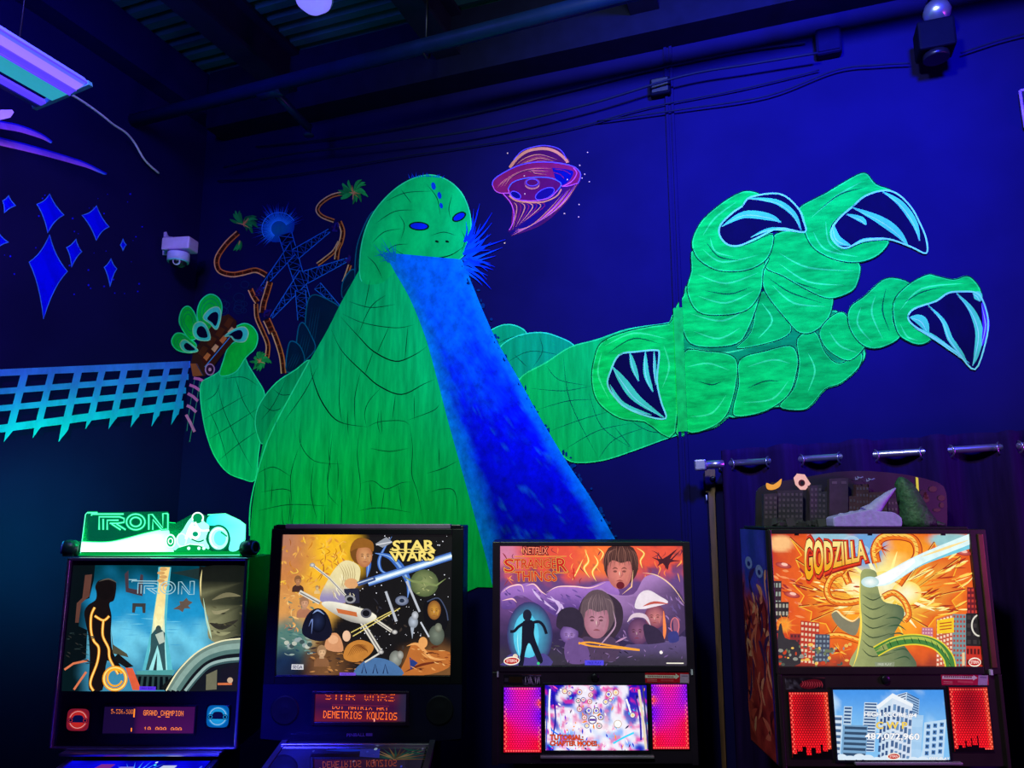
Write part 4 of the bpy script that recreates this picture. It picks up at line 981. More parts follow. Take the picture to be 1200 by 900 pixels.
# ------------------------------------------------------------------ machine 1: green neon topper
d = 2.95
Q1 = [(79, 655), (293, 652), (277, 876), (60, 879)]
X0, X1, Z0, Z1 = rect_of(Q1, d); xc = (X0 + X1) / 2
org = Vector((xc, d + 0.15, 0))
m1 = thing('pinball_machine', 'leftmost pinball machine with steel trimmed black backbox and blue backglass, under the neon topper', 'pinball machine', org, 0, 'pinball machines along the back wall')
fbox(MB(), X0 + 0.004, X1 - 0.004, d + 0.02, d + 0.30, Z0, Z1 - 0.002, 0.004).build('backbox', BLACK, m1, org)
AQ = [(82, 664), (286, 661), (281, 808.5), (73.5, 812)]
ar = rect_of(AQ, d)
fbox(MB(), X0 + 0.006, X1 - 0.006, d + 0.004, d + 0.02, Z0 + 0.004, Z1 - 0.004).build('front_panel', BLACKG, m1, org)
for q in ((X0, X0 + 0.011, Z0, Z1), (X1 - 0.011, X1, Z0, Z1), (X0, X1, Z1 - 0.011, Z1), (X0, X1, Z0, Z0 + 0.008)):
    fbox(MB(), q[0], q[1], d - 0.012, d + 0.012, q[2], q[3], 0.003).build('steel_trim', CHROME, m1, org)
fbox(MB(), X0 + 0.06, X1 - 0.05, d - 0.045, d + 0.01, Z0 - 0.014, Z0 - 0.003, 0.003).build('lower_lip', CHROME, m1, org)
a = faceart(AQ, d, (60, 640, 4.8), ar, -0.0036)
def bg1(x, y):
    t = (y - 110) / 700; n = nz2(x, y, 0.008) * 0.18
    c = mixc(C(0, 60, 75), C(30, 150, 205), ss(0.0, 0.35, t + n)); c = mixc(c, C(110, 205, 235), ss(0.4, 0.6, t + n)); c = mixc(c, C(60, 140, 175), ss(0.62, 0.85, t + n))
    c = mixc(c, C(5, 25, 28), ss(260, 130, x + n * 200)); return mixc(c, C(15, 30, 25), ss(820, 960, x) * 0.7)
a.grid(70, 110, 1095, 825, 56, 40, bg1)
for k in range(26):
    y = rnd.uniform(380, 560); x = rnd.uniform(380, 820); a.lift -= a.STEP * 0.7
    a.stroke([(x - 40, y), (x + 40, y + rnd.uniform(-3, 3))], 4, mixc(C(120, 215, 240), C(30, 140, 200), rnd.random()), taper=2)
for pts, c in (([(70, 110), (230, 110), (225, 200), (205, 300), (160, 320), (150, 460), (200, 480), (200, 640), (60, 700)], C(6, 16, 18)), ([(175, 170), (215, 165), (205, 290), (160, 330), (150, 440), (130, 440), (135, 330), (165, 300)], C(95, 60, 50)), ([(400, 160), (420, 140), (425, 240), (480, 250), (490, 160), (505, 165), (505, 285), (410, 262)], C(70, 55, 65)), ([(450, 325), (525, 325), (525, 380), (510, 380), (505, 345), (470, 345), (465, 380), (450, 378)], C(60, 60, 60)), ([(680, 355), (720, 330), (715, 310), (735, 310), (755, 290), (765, 305), (790, 315), (765, 335), (780, 350), (745, 350), (735, 372), (715, 358)], C(100, 85, 75)), ([(660, 150), (830, 120), (830, 190), (740, 165)], C(30, 50, 50))): a.poly(pts, c)
a.poly([(590, 118), (662, 118), (650, 300), (645, 470), (690, 700), (520, 700), (565, 450), (585, 250)], C(90, 190, 205))
a.strip([(602, 118), (590, 260), (572, 400), (560, 560), (545, 700)], [(655, 118), (636, 260), (632, 400), (645, 560), (660, 700)], lambda s, t: mixc(mixc(C(255, 215, 130), C(255, 235, 165), s * 2), C(160, 235, 235), ss(0.45, 0.75, s)), 3)
for k in range(5): a.ell(620 + rnd.uniform(-14, 14), 130 + k * 22, 22, 10, C(215, 165, 100))
a.ell(602, 430, 24, 50, C(255, 250, 190)); a.ell(602, 380, 18, 40, C(255, 240, 170))
# two plain standing figures in the beam
for pts in ([(585, 470), (600, 455), (618, 470), (640, 490), (640, 560), (652, 700), (636, 700), (612, 600), (600, 560), (588, 600), (556, 700), (538, 700), (560, 590), (562, 500)],): a.poly(pts, C(50, 85, 90))
a.ell(602, 470, 16, 22, C(60, 80, 80)); a.poly([(585, 500), (630, 480), (640, 540), (610, 555)], C(190, 205, 190)); a.poly([(600, 600), (600, 700), (580, 700)], C(40, 60, 66))
a.poly([(485, 705), (705, 695), (690, 725), (490, 725)], C(80, 160, 160)); a.poly([(480, 725), (690, 725), (660, 810), (500, 810)], C(45, 70, 70))
for k in range(6): a.poly([(500 + k * 30, 735), (516 + k * 30, 735), (508 + k * 33, 808), (490 + k * 32, 808)], C(6, 14, 16))
# plain dark standing silhouette with orange light lines and a ring
SILH = sm([(180, 380), (200, 340), (240, 310), (245, 270), (236, 235), (255, 200), (310, 190), (350, 205), (355, 250), (345, 310), (320, 330), (335, 400), (335, 500), (350, 600), (400, 690), (380, 720), (320, 650), (300, 815), (225, 815), (222, 650), (210, 520), (190, 440)], 4, True)
a.poly(SILH, C(22, 16, 14)); a.ell(292, 252, 50, 56, C(18, 14, 12)); a.stroke(sm([(255, 205), (310, 190), (356, 210)], 4), 8, C(90, 85, 75), taper=2)
a.poly([(335, 470), (350, 560), (430, 610), (440, 630), (350, 610)], C(80, 78, 60)); a.poly([(380, 610), (470, 680), (430, 690), (350, 640)], C(20, 22, 22))
OL1, OL2 = C(255, 175, 30), C(255, 225, 120)
for L in ([(238, 352), (220, 400), (222, 480), (240, 540), (270, 580), (265, 660), (235, 750), (232, 790), (250, 820)], [(240, 400), (290, 425), (322, 400)], [(290, 425), (290, 510), (325, 580), (335, 640), (385, 725)]):
    a.stroke(sm(L, 5), 15, C(230, 130, 20)); a.stroke(sm(L, 5), 8, OL2)
a.ring(368, 750, 62, 62, 20, C(235, 145, 20)); a.ring(368, 750, 62, 62, 9, OL2); a.ring(368, 745, 42, 46, 10, OL1, 20, 330)
for L in ([(82, 705), (130, 670), (215, 650)], [(140, 815), (205, 715)]): a.stroke(L, 12, C(220, 120, 80))
a.poly([(425, 688), (465, 690), (520, 812), (470, 812)], C(225, 95, 60))
daub(a, (75, 480, 215, 690), 24, (C(20, 30, 30), C(45, 45, 42), C(35, 50, 50)), ang=0.2, w=(3, 8))
# large plain rounded form at right and the grey arch
a.poly(sm([(822, 120), (850, 112), (1090, 105), (1090, 540), (905, 530), (880, 450), (880, 400), (845, 330), (828, 270)], 4, True), lambda x, y: mixc(mixc(C(150, 150, 110), C(28, 34, 26), ss(0.0, 0.5, abs(x - 900 + nz2(x, y, 0.02) * 60) / 200)), C(20, 24, 20), ss(300, 130, y)))
for L, c, w in (([(838, 130), (832, 200), (836, 280)], C(230, 215, 150), 9), ([(850, 290), (870, 400), (890, 470), (905, 525)], C(190, 220, 190), 12), ([(900, 300), (980, 270), (1060, 275)], C(120, 115, 85), 26), ([(890, 430), (960, 450), (1050, 410)], C(50, 48, 40), 34), ([(900, 360), (930, 372), (1000, 350)], C(150, 145, 110), 20), ([(900, 465), (950, 490), (1010, 480)], C(150, 150, 110), 22)): a.stroke(sm(L, 5), w, c, taper=2)
a.poly(sm([(655, 815), (700, 720), (790, 620), (900, 550), (1080, 505), (1090, 650), (1090, 815)], 4, True), C(20, 24, 22))
for rr, w, c in ((0, 30, C(110, 135, 125)), (26, 34, C(140, 170, 160)), (52, 24, C(85, 120, 115)), (-14, 8, C(240, 235, 190)), (92, 16, C(150, 180, 175)), (106, 10, C(60, 90, 90))):
    a.stroke(sm([(672 + rr, 812), (740 + rr, 700 + rr * 0.25), (840 + rr * 0.6, 600 + rr * 0.7), (960 + rr * 0.2, 545 + rr), (1085, 528 + rr * 1.05)], 6), w, c)
a.poly([(880, 720), (940, 690), (940, 800), (880, 805)], C(110, 110, 85)); a.poly([(960, 690), (1050, 650), (1060, 800), (960, 800)], C(24, 22, 22))
a.stroke([(945, 770), (1025, 768)], 12, C(210, 110, 60)); a.ell(1014, 748, 16, 16, C(200, 170, 140))
daub(a, (880, 260, 1085, 500), 16, (C(60, 60, 42), C(85, 82, 58), C(45, 46, 34)), ang=0.3, w=(4, 10))
# lettering in double outline
def tron(a, P, w, c):
    for L in ([(0, 0), (50, 0)], [(20, 18), (20, 8), (180, 8)], [(58, 100), (58, 24), (160, 24), (182, 34), (182, 56), (150, 62), (110, 62)], [(78, 100), (78, 36)], [(98, 100), (98, 44), (155, 44)], [(120, 66), (165, 100)], [(145, 66), (190, 100)],
              [(305, 100), (305, 10), (322, 10), (375, 90), (375, 5), (400, 5)], [(325, 100), (325, 40), (370, 100), (400, 100), (400, 5)]):
        a.stroke([P(*p) for p in L], w, c)
    for r_ in (46, 27): a.stroke([P(240 + r_ * cos(2 * pi * k / 24), 54 + r_ * sin(2 * pi * k / 24)) for k in range(25)], w, c)
tron(a, lambda x, y: (425 + x * 0.93, 192 + y * 0.78), 5, C(160, 205, 215))
a.rect(508, 790, 600, 812, C(90, 50, 230))
a.text('FREE PLAY', [(520, 797), (588, 796), (588, 805), (520, 806)], C(25, 10, 120))
a.build('backglass_art', ART, m1, org)
# speaker panel: dot display and two badges
DQ = [(122, 829), (229, 827), (227.5, 858), (122, 860)]
dr = rect_of(DQ, d)
fbox(MB(), dr[0] - 0.006, dr[1] + 0.006, d - 0.004, d + 0.006, dr[2] - 0.006, dr[3] + 0.006, 0.002).build('display_bezel', BLACKG, m1, org)
a = faceart(DQ, d, (50, 800, 4.8), dr, 0.0045)
a.grid(340, 125, 865, 295, 24, 8, lambda x, y: mixc(C(18, 6, 42), C(56, 9, 62), ss(520, 545, x) * (0.75 + 0.25 * ss(150, 280, y))))
OC = C(255, 130, 30)
dots(a, '5,536,500', 384, 152, 2.35, 3.6, OC); a.rect(512, 148, 519, 195, OC); a.rect(503, 255, 509, 275, OC)
dots(a, 'GRAND CHAMPION', 568, 154, 2.72, 4.2, OC); a.rect(650, 188, 666, 192, OC); a.rect(694, 188, 716, 192, OC)
dots(a, '10,000,000', 575, 247, 3.6, 4.0, OC, rows=range(0, 4))
a.build('dot_display', DOTS, m1, org)
for (cx, cy, c, e, nm, lab) in ((92.5, 843, C(200, 40, 30), C(120, 20, 40), 'badge', 'red badge'), (256, 839, C(30, 160, 225), C(0, 90, 170), 'badge', 'cyan badge')):
    bq = [(cx - 14, cy - 13.5), (cx + 14, cy - 14), (cx + 13.5, cy + 13.5), (cx - 14, cy + 14)]; br = rect_of(bq, d)
    pl = fbox(MB(), br[0], br[1], d - 0.006, d + 0.005, br[2], br[3], 0.008).build(nm, BLACKG, m1, org); tag(pl, lab)
    a = faceart(bq, d, (cx, cy, 1), br, 0.0066)
    a.poly([(13 * abs(cos(t)) ** 0.45 * (1 if cos(t) > 0 else -1), 13 * abs(sin(t)) ** 0.45 * (1 if sin(t) > 0 else -1)) for t in [2 * pi * (k + 0.5) / 36 for k in range(36)]], e)
    a.ell(0, 0, 11.5, 11.5, c, n=28, edge=mixc(c, e, 0.4)); a.ring(0, 0, 9.8, 9.8, 0.8, mixc(c, C(255, 255, 255), 0.3))
    a.poly(sm([(-7, -1), (-4, -5), (4, -5), (7, -1), (10, 1), (9, 3), (-9, 3), (-10, 1)], 3, True), C(5, 10, 60))
    for s_ in (-8.5, 8.5): a.ell(s_, 0.8, 3.2, 3.2, C(5, 10, 50)); a.ring(s_, 0.8, 2.0, 2.0, 0.6, c)
    a.build('badge_face', SCREEN, pl, org)
cabinet(m1, org, xc + 0.003, d, Z0, BLACK, GLASSD)
# lit playfield under the glass line: sparkling blue
a = Art(lambda x, y, lf: Vector((xc + x, d - 0.01 - y, Z0 - 0.0405 - y * 0.127 + lf + 0.0006)))
a.grid(-0.255, 0, 0.255, 0.9, 30, 30, lambda x, y: mixc(C(0, 0, 150), C(10, 10, 250), 0.5 + nz2(x, y, 14) * 0.9))
for k in range(14):
    an = radians(190 + k * 12); a.lift -= a.STEP * 0.5
    a.stroke([(0.03, 0.13), (0.03 + 0.14 * cos(an), 0.13 + 0.13 * sin(an))], 0.011, lambda s, t: mixc(C(120, 255, 255), C(10, 40, 255), s), taper=1)
a.ell(0.03, 0.13, 0.03, 0.03, C(160, 255, 255), edge=C(40, 120, 255))
for k in range(46):
    x, y = rnd.uniform(-0.25, 0.25), rnd.uniform(0.01, 0.4); a.ell(x, y, rnd.uniform(0.002, 0.006), rnd.uniform(0.004, 0.012), rnd.choice((C(200, 220, 255), C(255, 80, 160), C(80, 255, 255), C(255, 120, 60), C(60, 90, 255))), n=6)
for (x, y) in ((-0.13, 0.03), (-0.05, 0.05), (0.1, 0.04)): a.poly([(x, y), (x + 0.05, y), (x + 0.04, y + 0.1), (x - 0.03, y + 0.1)], (C(130, 120, 190), C(190, 200, 230), C(120, 40, 140))[int(x * 10) % 3])
pf = a.build('playfield', SCREEN, m1, org)

# the topper: edge lit acrylic sign on a bar between two dark end lamps
ty = d + 0.10
tp = lambda x, y: on_face(60 + x / 4.8, 590 + y / 4.8, ty)
to_ = Vector((xc, ty, Z1))
tt = thing('neon_topper', 'bright green edge lit acrylic sign with motorbike standing on the leftmost backbox', 'neon sign', to_)
zb_ = Z1
def tz(x, y):
    p = tp(x, y); return Vector((p.x, p.y, max(p.z, zb_ + 0.002)))
TGL = mat('green_light_bar', (0.0, 0.3, 0.05), 0.3, emit=(0.0, 0.42, 0.06), es=0.8)
ACR = mat('green_acrylic', (0.0, 0.35, 0.12), 0.1, emit=(0.0, 0.10, 0.035), es=0.9, alpha=0.55)
MB().prism([tz(150, 325), tz(1068, 318), tz(1060, 268), tz(165, 277)], (0, 0.03, 0)).build('light_bar', TGL, tt, to_)
ol = [(165, 280), (193, 62), (205, 50), (655, 45), (662, 108), (700, 112), (775, 70), (820, 48), (862, 66), (900, 66), (980, 60), (1050, 90), (1092, 118), (1090, 200), (1065, 270)]
MB().prism([tz(*p) for p in ol], (0, 0.006, 0)).build('acrylic_plate', ACR, tt, to_)
def tfn(x, y, lf):
    p = tz(x, y); return Vector((p.x, p.y - lf, p.z))
GN, GN2, CW = C(0, 235, 110), C(90, 255, 190), C(235, 255, 250)
a = Art(tfn, 0.0005)
sw = sm([(172, 212), (240, 216), (330, 214), (420, 195), (520, 168), (600, 150), (660, 138)], 4); sb_ = [(165 + (690 - 165) * i / (len(sw) - 1), 272) for i in range(len(sw))]
a.strip(sw, sb_, lambda s, t: mixc(mixc(C(150, 255, 215), CW, ss(0.0, 0.35, t)), C(120, 255, 220), ss(0.75, 1.0, s) * 0.6), 4)
a.stroke(sw, 4, GN)
a.build('light_swoosh', NEON, tt, to_)
a = Art(tfn, 0.0010)
a.poly(sm([(890, 70), (980, 62), (1050, 92), (1090, 125), (1086, 200), (1050, 262), (1000, 262), (1008, 190), (960, 130), (880, 120)], 4, True), lambda x, y: mixc(C(40, 235, 215), C(110, 255, 240), ss(900, 1050, x)))
a.poly(sm([(690, 262), (700, 200), (740, 150), (770, 100), (800, 70), (830, 52), (858, 70), (860, 100), (890, 130), (870, 200), (880, 262)], 4, True), C(150, 255, 225))
a.build('fairing', NEON, tt, to_)
a = Art(tfn, 0.0016)
a.ell(942, 195, 62, 72, C(0, 120, 70), n=30); a.ell(942, 195, 54, 64, C(160, 255, 240), n=30); a.ring(942, 195, 62, 72, 7, C(0, 90, 60)); a.ell(950, 195, 34, 42, C(90, 245, 215)); a.ring(942, 195, 46, 54, 6, CW, 100, 300); a.stroke([(955, 160), (990, 185)], 9, C(0, 140, 90))
a.build('front_wheel', NEON, tt, to_)
a = Art(tfn, 0.0016)
a.ell(672, 212, 30, 42, C(0, 140, 80)); a.ring(672, 212, 26, 36, 9, C(200, 255, 240)); a.ring(735, 205, 26, 36, 8, C(190, 255, 235)); a.ring(672, 212, 12, 16, 5, CW)
a.build('rear_wheel', NEON, tt, to_)
a = Art(tfn, 0.0022)
a.ell(825, 82, 30, 30, C(0, 120, 70)); a.ring(825, 80, 30, 28, 7, CW, 150, 400); a.stroke(sm([(800, 110), (780, 140), (760, 200)], 4), 16, CW); a.stroke(sm([(810, 105), (840, 150), (890, 150)], 4), 12, C(220, 255, 245)); a.ell(805, 165, 36, 40, C(225, 255, 248)); a.ell(812, 172, 16, 14, C(0, 130, 90)); a.stroke(sm([(790, 200), (830, 215), (860, 205)], 4), 8, C(0, 110, 70))
a.build('rider', NEON, tt, to_)
a = Art(tfn, 0.0022)
a.poly(sm([(690, 270), (740, 235), (800, 228), (870, 250), (905, 270)], 4), C(0, 130, 60)); 
for x in (775, 832, 860): a.ell(x, 252, 9, 9, C(190, 255, 240))
a.stroke([(720, 245), (780, 228), (860, 235)], 6, C(200, 255, 245))
a.build('engine', NEON, tt, to_)
a = Art(tfn, 0.0006)
TP = lambda x, y: (205 + x * 1.13, 52 + y * 0.96)
tron(a, TP, 15, C(0, 150, 80)); tron(a, TP, 6, C(90, 255, 190))
a.build('lettering', NEON, tt, to_)
a = Art(tfn, 0.0004)
a.stroke([(165, 280), (193, 62), (205, 50)], 5, GN2); a.stroke([(1092, 118), (1090, 200), (1065, 270)], 6, GN2); a.stroke([(655, 106), (700, 110)], 4, GN); a.stroke([(160, 300), (1060, 290)], 5, GN2); a.stroke([(880, 64), (980, 58), (1060, 95), (1092, 120)], 6, GN2)
a.build('bright_edge', NEON, tt, to_)
ENDM = mat('dark_teal_end_cap', (0.01, 0.03, 0.035), 0.35, spec=0.5)
for (x, y, s_) in ((112, 255, -1), (1115, 248, 1)):
    p = tz(x, y); p = Vector((p.x, ty, Z1 + 0.032))
    e = MB().lathe([(0.018, -0.03), (0.03, -0.026), (0.032, 0.0), (0.03, 0.022), (0.022, 0.03)], p, Vector((s_, -0.35, 0.1)), 20)
    e.rbox(p.x - 0.02, p.x + 0.02, ty - 0.02, ty + 0.03, Z1, Z1 + 0.02).build('end_lamp', ENDM, tt, to_)
    MB().torus(p + Vector((s_ * 0.028, -0.01, 0.003)), Vector((s_, -0.35, 0.1)), 0.022, 0.004, 18, 6).build('lamp_ring', mat('blue_ring', (0.05, 0.15, 0.6), 0.3), tt, to_)
lg = lamp('neon_glow_lamp', 'AREA', (xc, ty + 0.05, Z1 + 0.09), 5.0, (0.0, 1.0, 0.32), 0.5, (xc, ty + 1, Z1 + 0.2), sizey=0.12)
lg3 = lamp('neon_glow_side_lamp', 'SPOT', (X0 + 0.02, ty + 0.03, Z1 + 0.09), 75.0, (0.0, 1.0, 0.25), 0.08, on_left(60, 640), spot=120, blend=1.0)
lg2 = lamp('neon_glow_lamp_front', 'POINT', (xc - 0.02, ty - 0.07, Z1 + 0.06), 0.35, (0.0, 1.0, 0.28), 0.05)

# ------------------------------------------------------------------ machine 2: space adventure backglass
d = 2.9
Q2 = [(320, 617), (543, 615), (541, 869), (304, 870)]
X0, X1, Z0, Z1 = rect_of(Q2, d); xc = -0.56
org = Vector((xc, d + 0.15, 0))
m2 = thing('pinball_machine', 'pinball machine with black backbox, yellow and starry backglass and orange dot display', 'pinball machine', org, 0, 'pinball machines along the back wall')
fbox(MB(), X0, X1, d + 0.012, d + 0.30, Z0, Z1, 0.005).build('backbox', BLACK, m2, org)
fbox(MB(), X0 + 0.05, X1 - 0.05, d + 0.0, d + 0.05, Z1 - 0.012, Z1 + 0.006, 0.003).build('metal_top_strip', GREYM, m2, org)
for x in (X0 + 0.012, X1 - 0.05): fbox(MB(), x, x + 0.04, d + 0.002, d + 0.04, Z1 - 0.01, Z1 + 0.004, 0.003).build('corner_clip', BLACKG, m2, org)
AQ = [(331, 627), (530, 626), (527.5, 790), (322.5, 793)]; ar = rect_of(AQ, d)
frame_rails(m2, (X0, X1, ar[2] - 0.03, Z1 - 0.012), (ar[0], ar[1], ar[2], ar[3]), d - 0.004, d + 0.012, BLACK, org)
a = faceart(AQ, d, (310, 605, 4.615), ar, -0.008)
def bg2(x, y):
    n = nz2(x, y, 0.006) + 0.5 * nz2(x, y, 0.018, 3)
    c = mixc(C(205, 130, 70), C(250, 190, 40), ss(140, 330, x + n * 60)); c = mixc(c, C(170, 120, 110), ss(250, 90, x) * 0.7 * ss(350, 100, y))
    c = mixc(c, C(225, 165, 90), ss(300, 480, y) * 0.6)
    c = mixc(c, C(85, 125, 115), ss(520, 640, y + n * 40) * ss(330, 200, x)); c = mixc(c, C(25, 45, 75), ss(660, 800, y + n * 30) * ss(300, 150, x))
    k = ss(430, 560, x + n * 70 + max(0, y - 380) * 0.75)
    c = mixc(c, C(24, 22, 24), k)
    b = ss(650, 780, y + n * 50) * ss(180, 300, x); c = mixc(c, C(120, 80, 45), b * ss(520, 330, x) + b * ss(700, 800, x)); return c
a.grid(60, 95, 1020, 870, 60, 48, bg2)
for k in range(120):
    x, y = rnd.uniform(480, 1000), rnd.uniform(105, 720); a.lift -= a.STEP * 0.8; r = rnd.choice((1.6, 2, 2.4, 3.6)); a.ell(x, y, r, r, C(235, 235, 245), n=5)
for k in range(26):
    x, y = rnd.uniform(110, 440), rnd.uniform(120, 330); a.lift -= a.STEP * 0.7
    a.stroke(sm([(x, y), (x + rnd.uniform(-20, 30), y + 20), (x + rnd.uniform(-30, 30), y + rnd.uniform(30, 70))], 4), 5, rnd.choice((C(200, 120, 20), C(255, 215, 80), C(170, 95, 40))), taper=2)
daub(a, (90, 110, 430, 420), 90, (C(225, 155, 50), C(250, 200, 70), C(205, 130, 60), C(240, 175, 80)))
daub(a, (90, 420, 260, 620), 50, (C(230, 165, 90), C(170, 120, 90), C(110, 130, 110), C(245, 195, 120)))
daub(a, (80, 600, 260, 760), 40, (C(60, 110, 110), C(110, 150, 140), C(40, 70, 90), C(150, 170, 160)), ang=0.2)
daub(a, (230, 690, 520, 850), 60, (C(150, 100, 55), C(95, 60, 35), C(190, 130, 70), C(60, 45, 40)), ang=0.1)
daub(a, (560, 420, 760, 700), 16, (C(45, 45, 55), C(60, 50, 45)))
# blue swirl and ringed planet
for L, w in (([(690, 110), (640, 190), (620, 250), (640, 300), (700, 310)], 18), ([(600, 200), (680, 220), (740, 280), (780, 360), (775, 440)], 40), ([(560, 200), (565, 260), (555, 330)], 26)): a.stroke(sm(L, 5), w, C(60, 105, 190), taper=2); a.stroke(sm(L, 5), w * 0.3, C(140, 180, 235), taper=2)
a.poly([(600, 150), (660, 112), (695, 140), (640, 170)], C(150, 155, 165)); a.stroke([(605, 155), (690, 138)], 5, C(230, 230, 235))
# plain figure bust in pale robe, no face
a.poly(sm([(300, 440), (330, 370), (385, 280), (440, 240), (500, 260), (520, 300), (500, 380), (450, 420), (440, 470), (320, 470)], 4, True), lambda x, y: mixc(C(235, 220, 165), C(150, 140, 185), ss(360, 450, y)))
for k in range(6): a.stroke(sm([(400 + k * 16, 260), (430 + k * 12, 320), (410 + k * 12, 400)], 4), 5, C(190, 170, 120), taper=2)
a.ell(525, 190, 62, 74, C(120, 75, 30)); a.ell(540, 215, 44, 62, C(225, 165, 110), edge=C(180, 110, 70)); a.poly(sm([(465, 190), (480, 140), (530, 118), (585, 140), (590, 190), (560, 170), (500, 175)], 4, True), C(150, 95, 35))
a.ell(470, 365, 38, 28, C(225, 165, 110)); a.poly([(430, 395), (510, 390), (515, 470), (440, 480)], C(40, 40, 60))
feat(a, 545, 218, 40, 56, C(225, 165, 110))
daub(a, (340, 300, 480, 430), 16, (C(250, 240, 200), C(200, 180, 140)), ang=1.2, w=(3, 7))
# beam of light
for w, c in ((44, C(70, 110, 190)), (28, C(150, 190, 235)), (13, C(240, 250, 255))): a.stroke([(560, 358), (1014, 212)], w, c)
a.stroke([(505, 368), (600, 335)], 24, C(60, 85, 140)); a.stroke([(505, 364), (590, 336)], 6, C(200, 215, 235))
# green moon with ring, orange moon, grey shapes
a.ell(865, 360, 76, 74, C(150, 160, 105), edge=C(80, 95, 60)); a.stroke([(745, 320), (800, 350), (930, 372), (980, 335)], 14, C(130, 145, 90), taper=2); a.ell(840, 335, 18, 14, C(110, 125, 80)); a.ell(895, 385, 22, 12, C(105, 115, 75))
a.poly(sm([(860, 520), (870, 455), (915, 440), (965, 460), (992, 560), (960, 620), (880, 600)], 4, True), C(18, 16, 22)); a.ell(918, 505, 36, 52, C(215, 155, 60), edge=C(130, 80, 40)); a.stroke(sm([(880, 460), (940, 440), (980, 500), (992, 560)], 4), 6, C(70, 80, 110))
for (x, y, r, c) in ((805, 570, 26, C(190, 200, 215)), (815, 535, 18, C(220, 225, 235)), (930, 640, 42, C(120, 130, 115)), (940, 600, 20, C(150, 155, 135)), (710, 770, 34, C(165, 170, 160)), (735, 750, 18, C(190, 190, 180))): a.ell(x, y, r, r * 1.3, c, edge=mixc(c, C(10, 10, 15), 0.6))
a.stroke([(800, 600), (800, 660)], 20, C(170, 180, 195), taper=1); a.stroke([(845, 570), (890, 650)], 9, C(200, 205, 215)); a.stroke([(770, 350), (840, 515)], 12, C(190, 195, 205))
feat(a, 918, 510, 32, 46, C(215, 155, 60))
daub(a, (830, 300, 900, 420), 14, (C(175, 180, 120), C(100, 115, 70)), (10, 24), (3, 7))
# dunes and rounded rocks in the lower corners
a.poly(sm([(740, 860), (770, 760), (800, 690), (860, 700), (880, 720), (1000, 730), (1010, 800), (900, 850)], 4, True), C(190, 110, 50)); a.stroke(sm([(770, 700), (830, 690), (900, 760), (980, 770)], 4), 18, C(235, 165, 95), taper=2); a.stroke(sm([(760, 840), (850, 800), (960, 780)], 4), 14, C(110, 45, 25), taper=2); a.poly([(785, 760), (830, 790), (790, 830)], C(40, 60, 130)); a.ell(858, 680, 24, 30, C(235, 165, 95))
a.poly(sm([(330, 720), (345, 650), (390, 635), (420, 680), (420, 735)], 4, True), C(215, 150, 105)); a.ell(372, 670, 28, 24, C(235, 175, 130))
a.ell(445, 650, 22, 30, C(240, 195, 160)); a.poly(sm([(430, 770), (450, 700), (520, 670), (590, 700), (570, 750), (500, 790)], 4, True), C(200, 130, 55)); 
for k in range(9): a.stroke(sm([(450 + k * 12, 760 - k * 4), (490 + k * 8, 700 + k * 3), (560, 700 + k * 5)], 4), 4, C(120, 65, 25), taper=2)
for (x, y, r, sk, co) in ((310, 735, 26, C(235, 190, 140), C(140, 95, 60)), (180, 350, 20, C(200, 140, 90), C(70, 45, 40)), (285, 390, 10, C(245, 210, 150), C(235, 195, 130)), (215, 470, 26, C(225, 170, 130), C(180, 120, 90))): bust(a, x, y, r, sk, mixc(sk, C(80, 40, 10), 0.6), co, 1.6)
a.poly(sm([(205, 640), (230, 540), (290, 500), (345, 540), (365, 640), (300, 680)], 4, True), C(20, 22, 40)); a.ell(290, 570, 44, 62, C(35, 45, 80), edge=C(10, 12, 22)); a.stroke(sm([(262, 530), (290, 512), (325, 535)], 4), 9, C(140, 165, 215), taper=2); a.stroke(sm([(240, 600), (260, 560), (255, 640)], 4), 7, C(110, 130, 190), taper=2)
a.poly(sm([(500, 860), (520, 800), (600, 765), (700, 790), (745, 860)], 4, True), C(75, 115, 165)); 
for x in (540, 600, 655): a.stroke([(x - 12, 850), (x, 800), (x + 14, 850)], 6, C(30, 40, 80))
daub(a, (760, 700, 1000, 840), 30, (C(230, 160, 90), C(140, 70, 35), C(90, 40, 25), C(245, 190, 120)), ang=0.3, w=(3, 9))
for k in range(10): a.ell(120 + k * 14, 690 + 20 * sin(k), 14, 12, rnd.choice((C(150, 165, 165), C(60, 80, 80), C(190, 195, 180))))
# a plain rocket with swept struts
for L, w in (([(262, 268), (350, 335), (440, 430)], 13), ([(190, 412), (300, 470)], 22), ([(570, 540), (690, 620)], 18), ([(520, 560), (630, 735)], 24), ([(545, 790), (640, 730)], 9)): a.stroke(L, w, C(225, 220, 205)); a.stroke([(p[0] + 3, p[1] + 4) for p in L], w * 0.3, C(120, 115, 115))
for (x, y) in ((260, 266), (706, 625), (632, 733)): a.ell(x, y, 15, 12, C(235, 232, 225), edge=C(130, 128, 130))
a.poly(sm([(310, 478), (350, 462), (450, 478), (560, 510), (610, 545), (560, 580), (470, 572), (380, 530)], 4, True), lambda x, y: mixc(C(245, 240, 220), C(150, 145, 140), ss(500, 575, y + (450 - x) * 0.3))); a.poly([(390, 500), (500, 520), (505, 545), (400, 525)], C(205, 110, 60))
a.ell(552, 525, 30, 26, C(90, 90, 100)); a.ell(552, 525, 20, 17, C(20, 20, 26)); a.ell(465, 450, 30, 22, C(150, 150, 155)); a.ell(465, 450, 18, 13, C(30, 30, 36))
for L in ([(470, 630), (690, 512)], [(480, 650), (735, 495)]): a.stroke(L, 5, C(235, 215, 120))
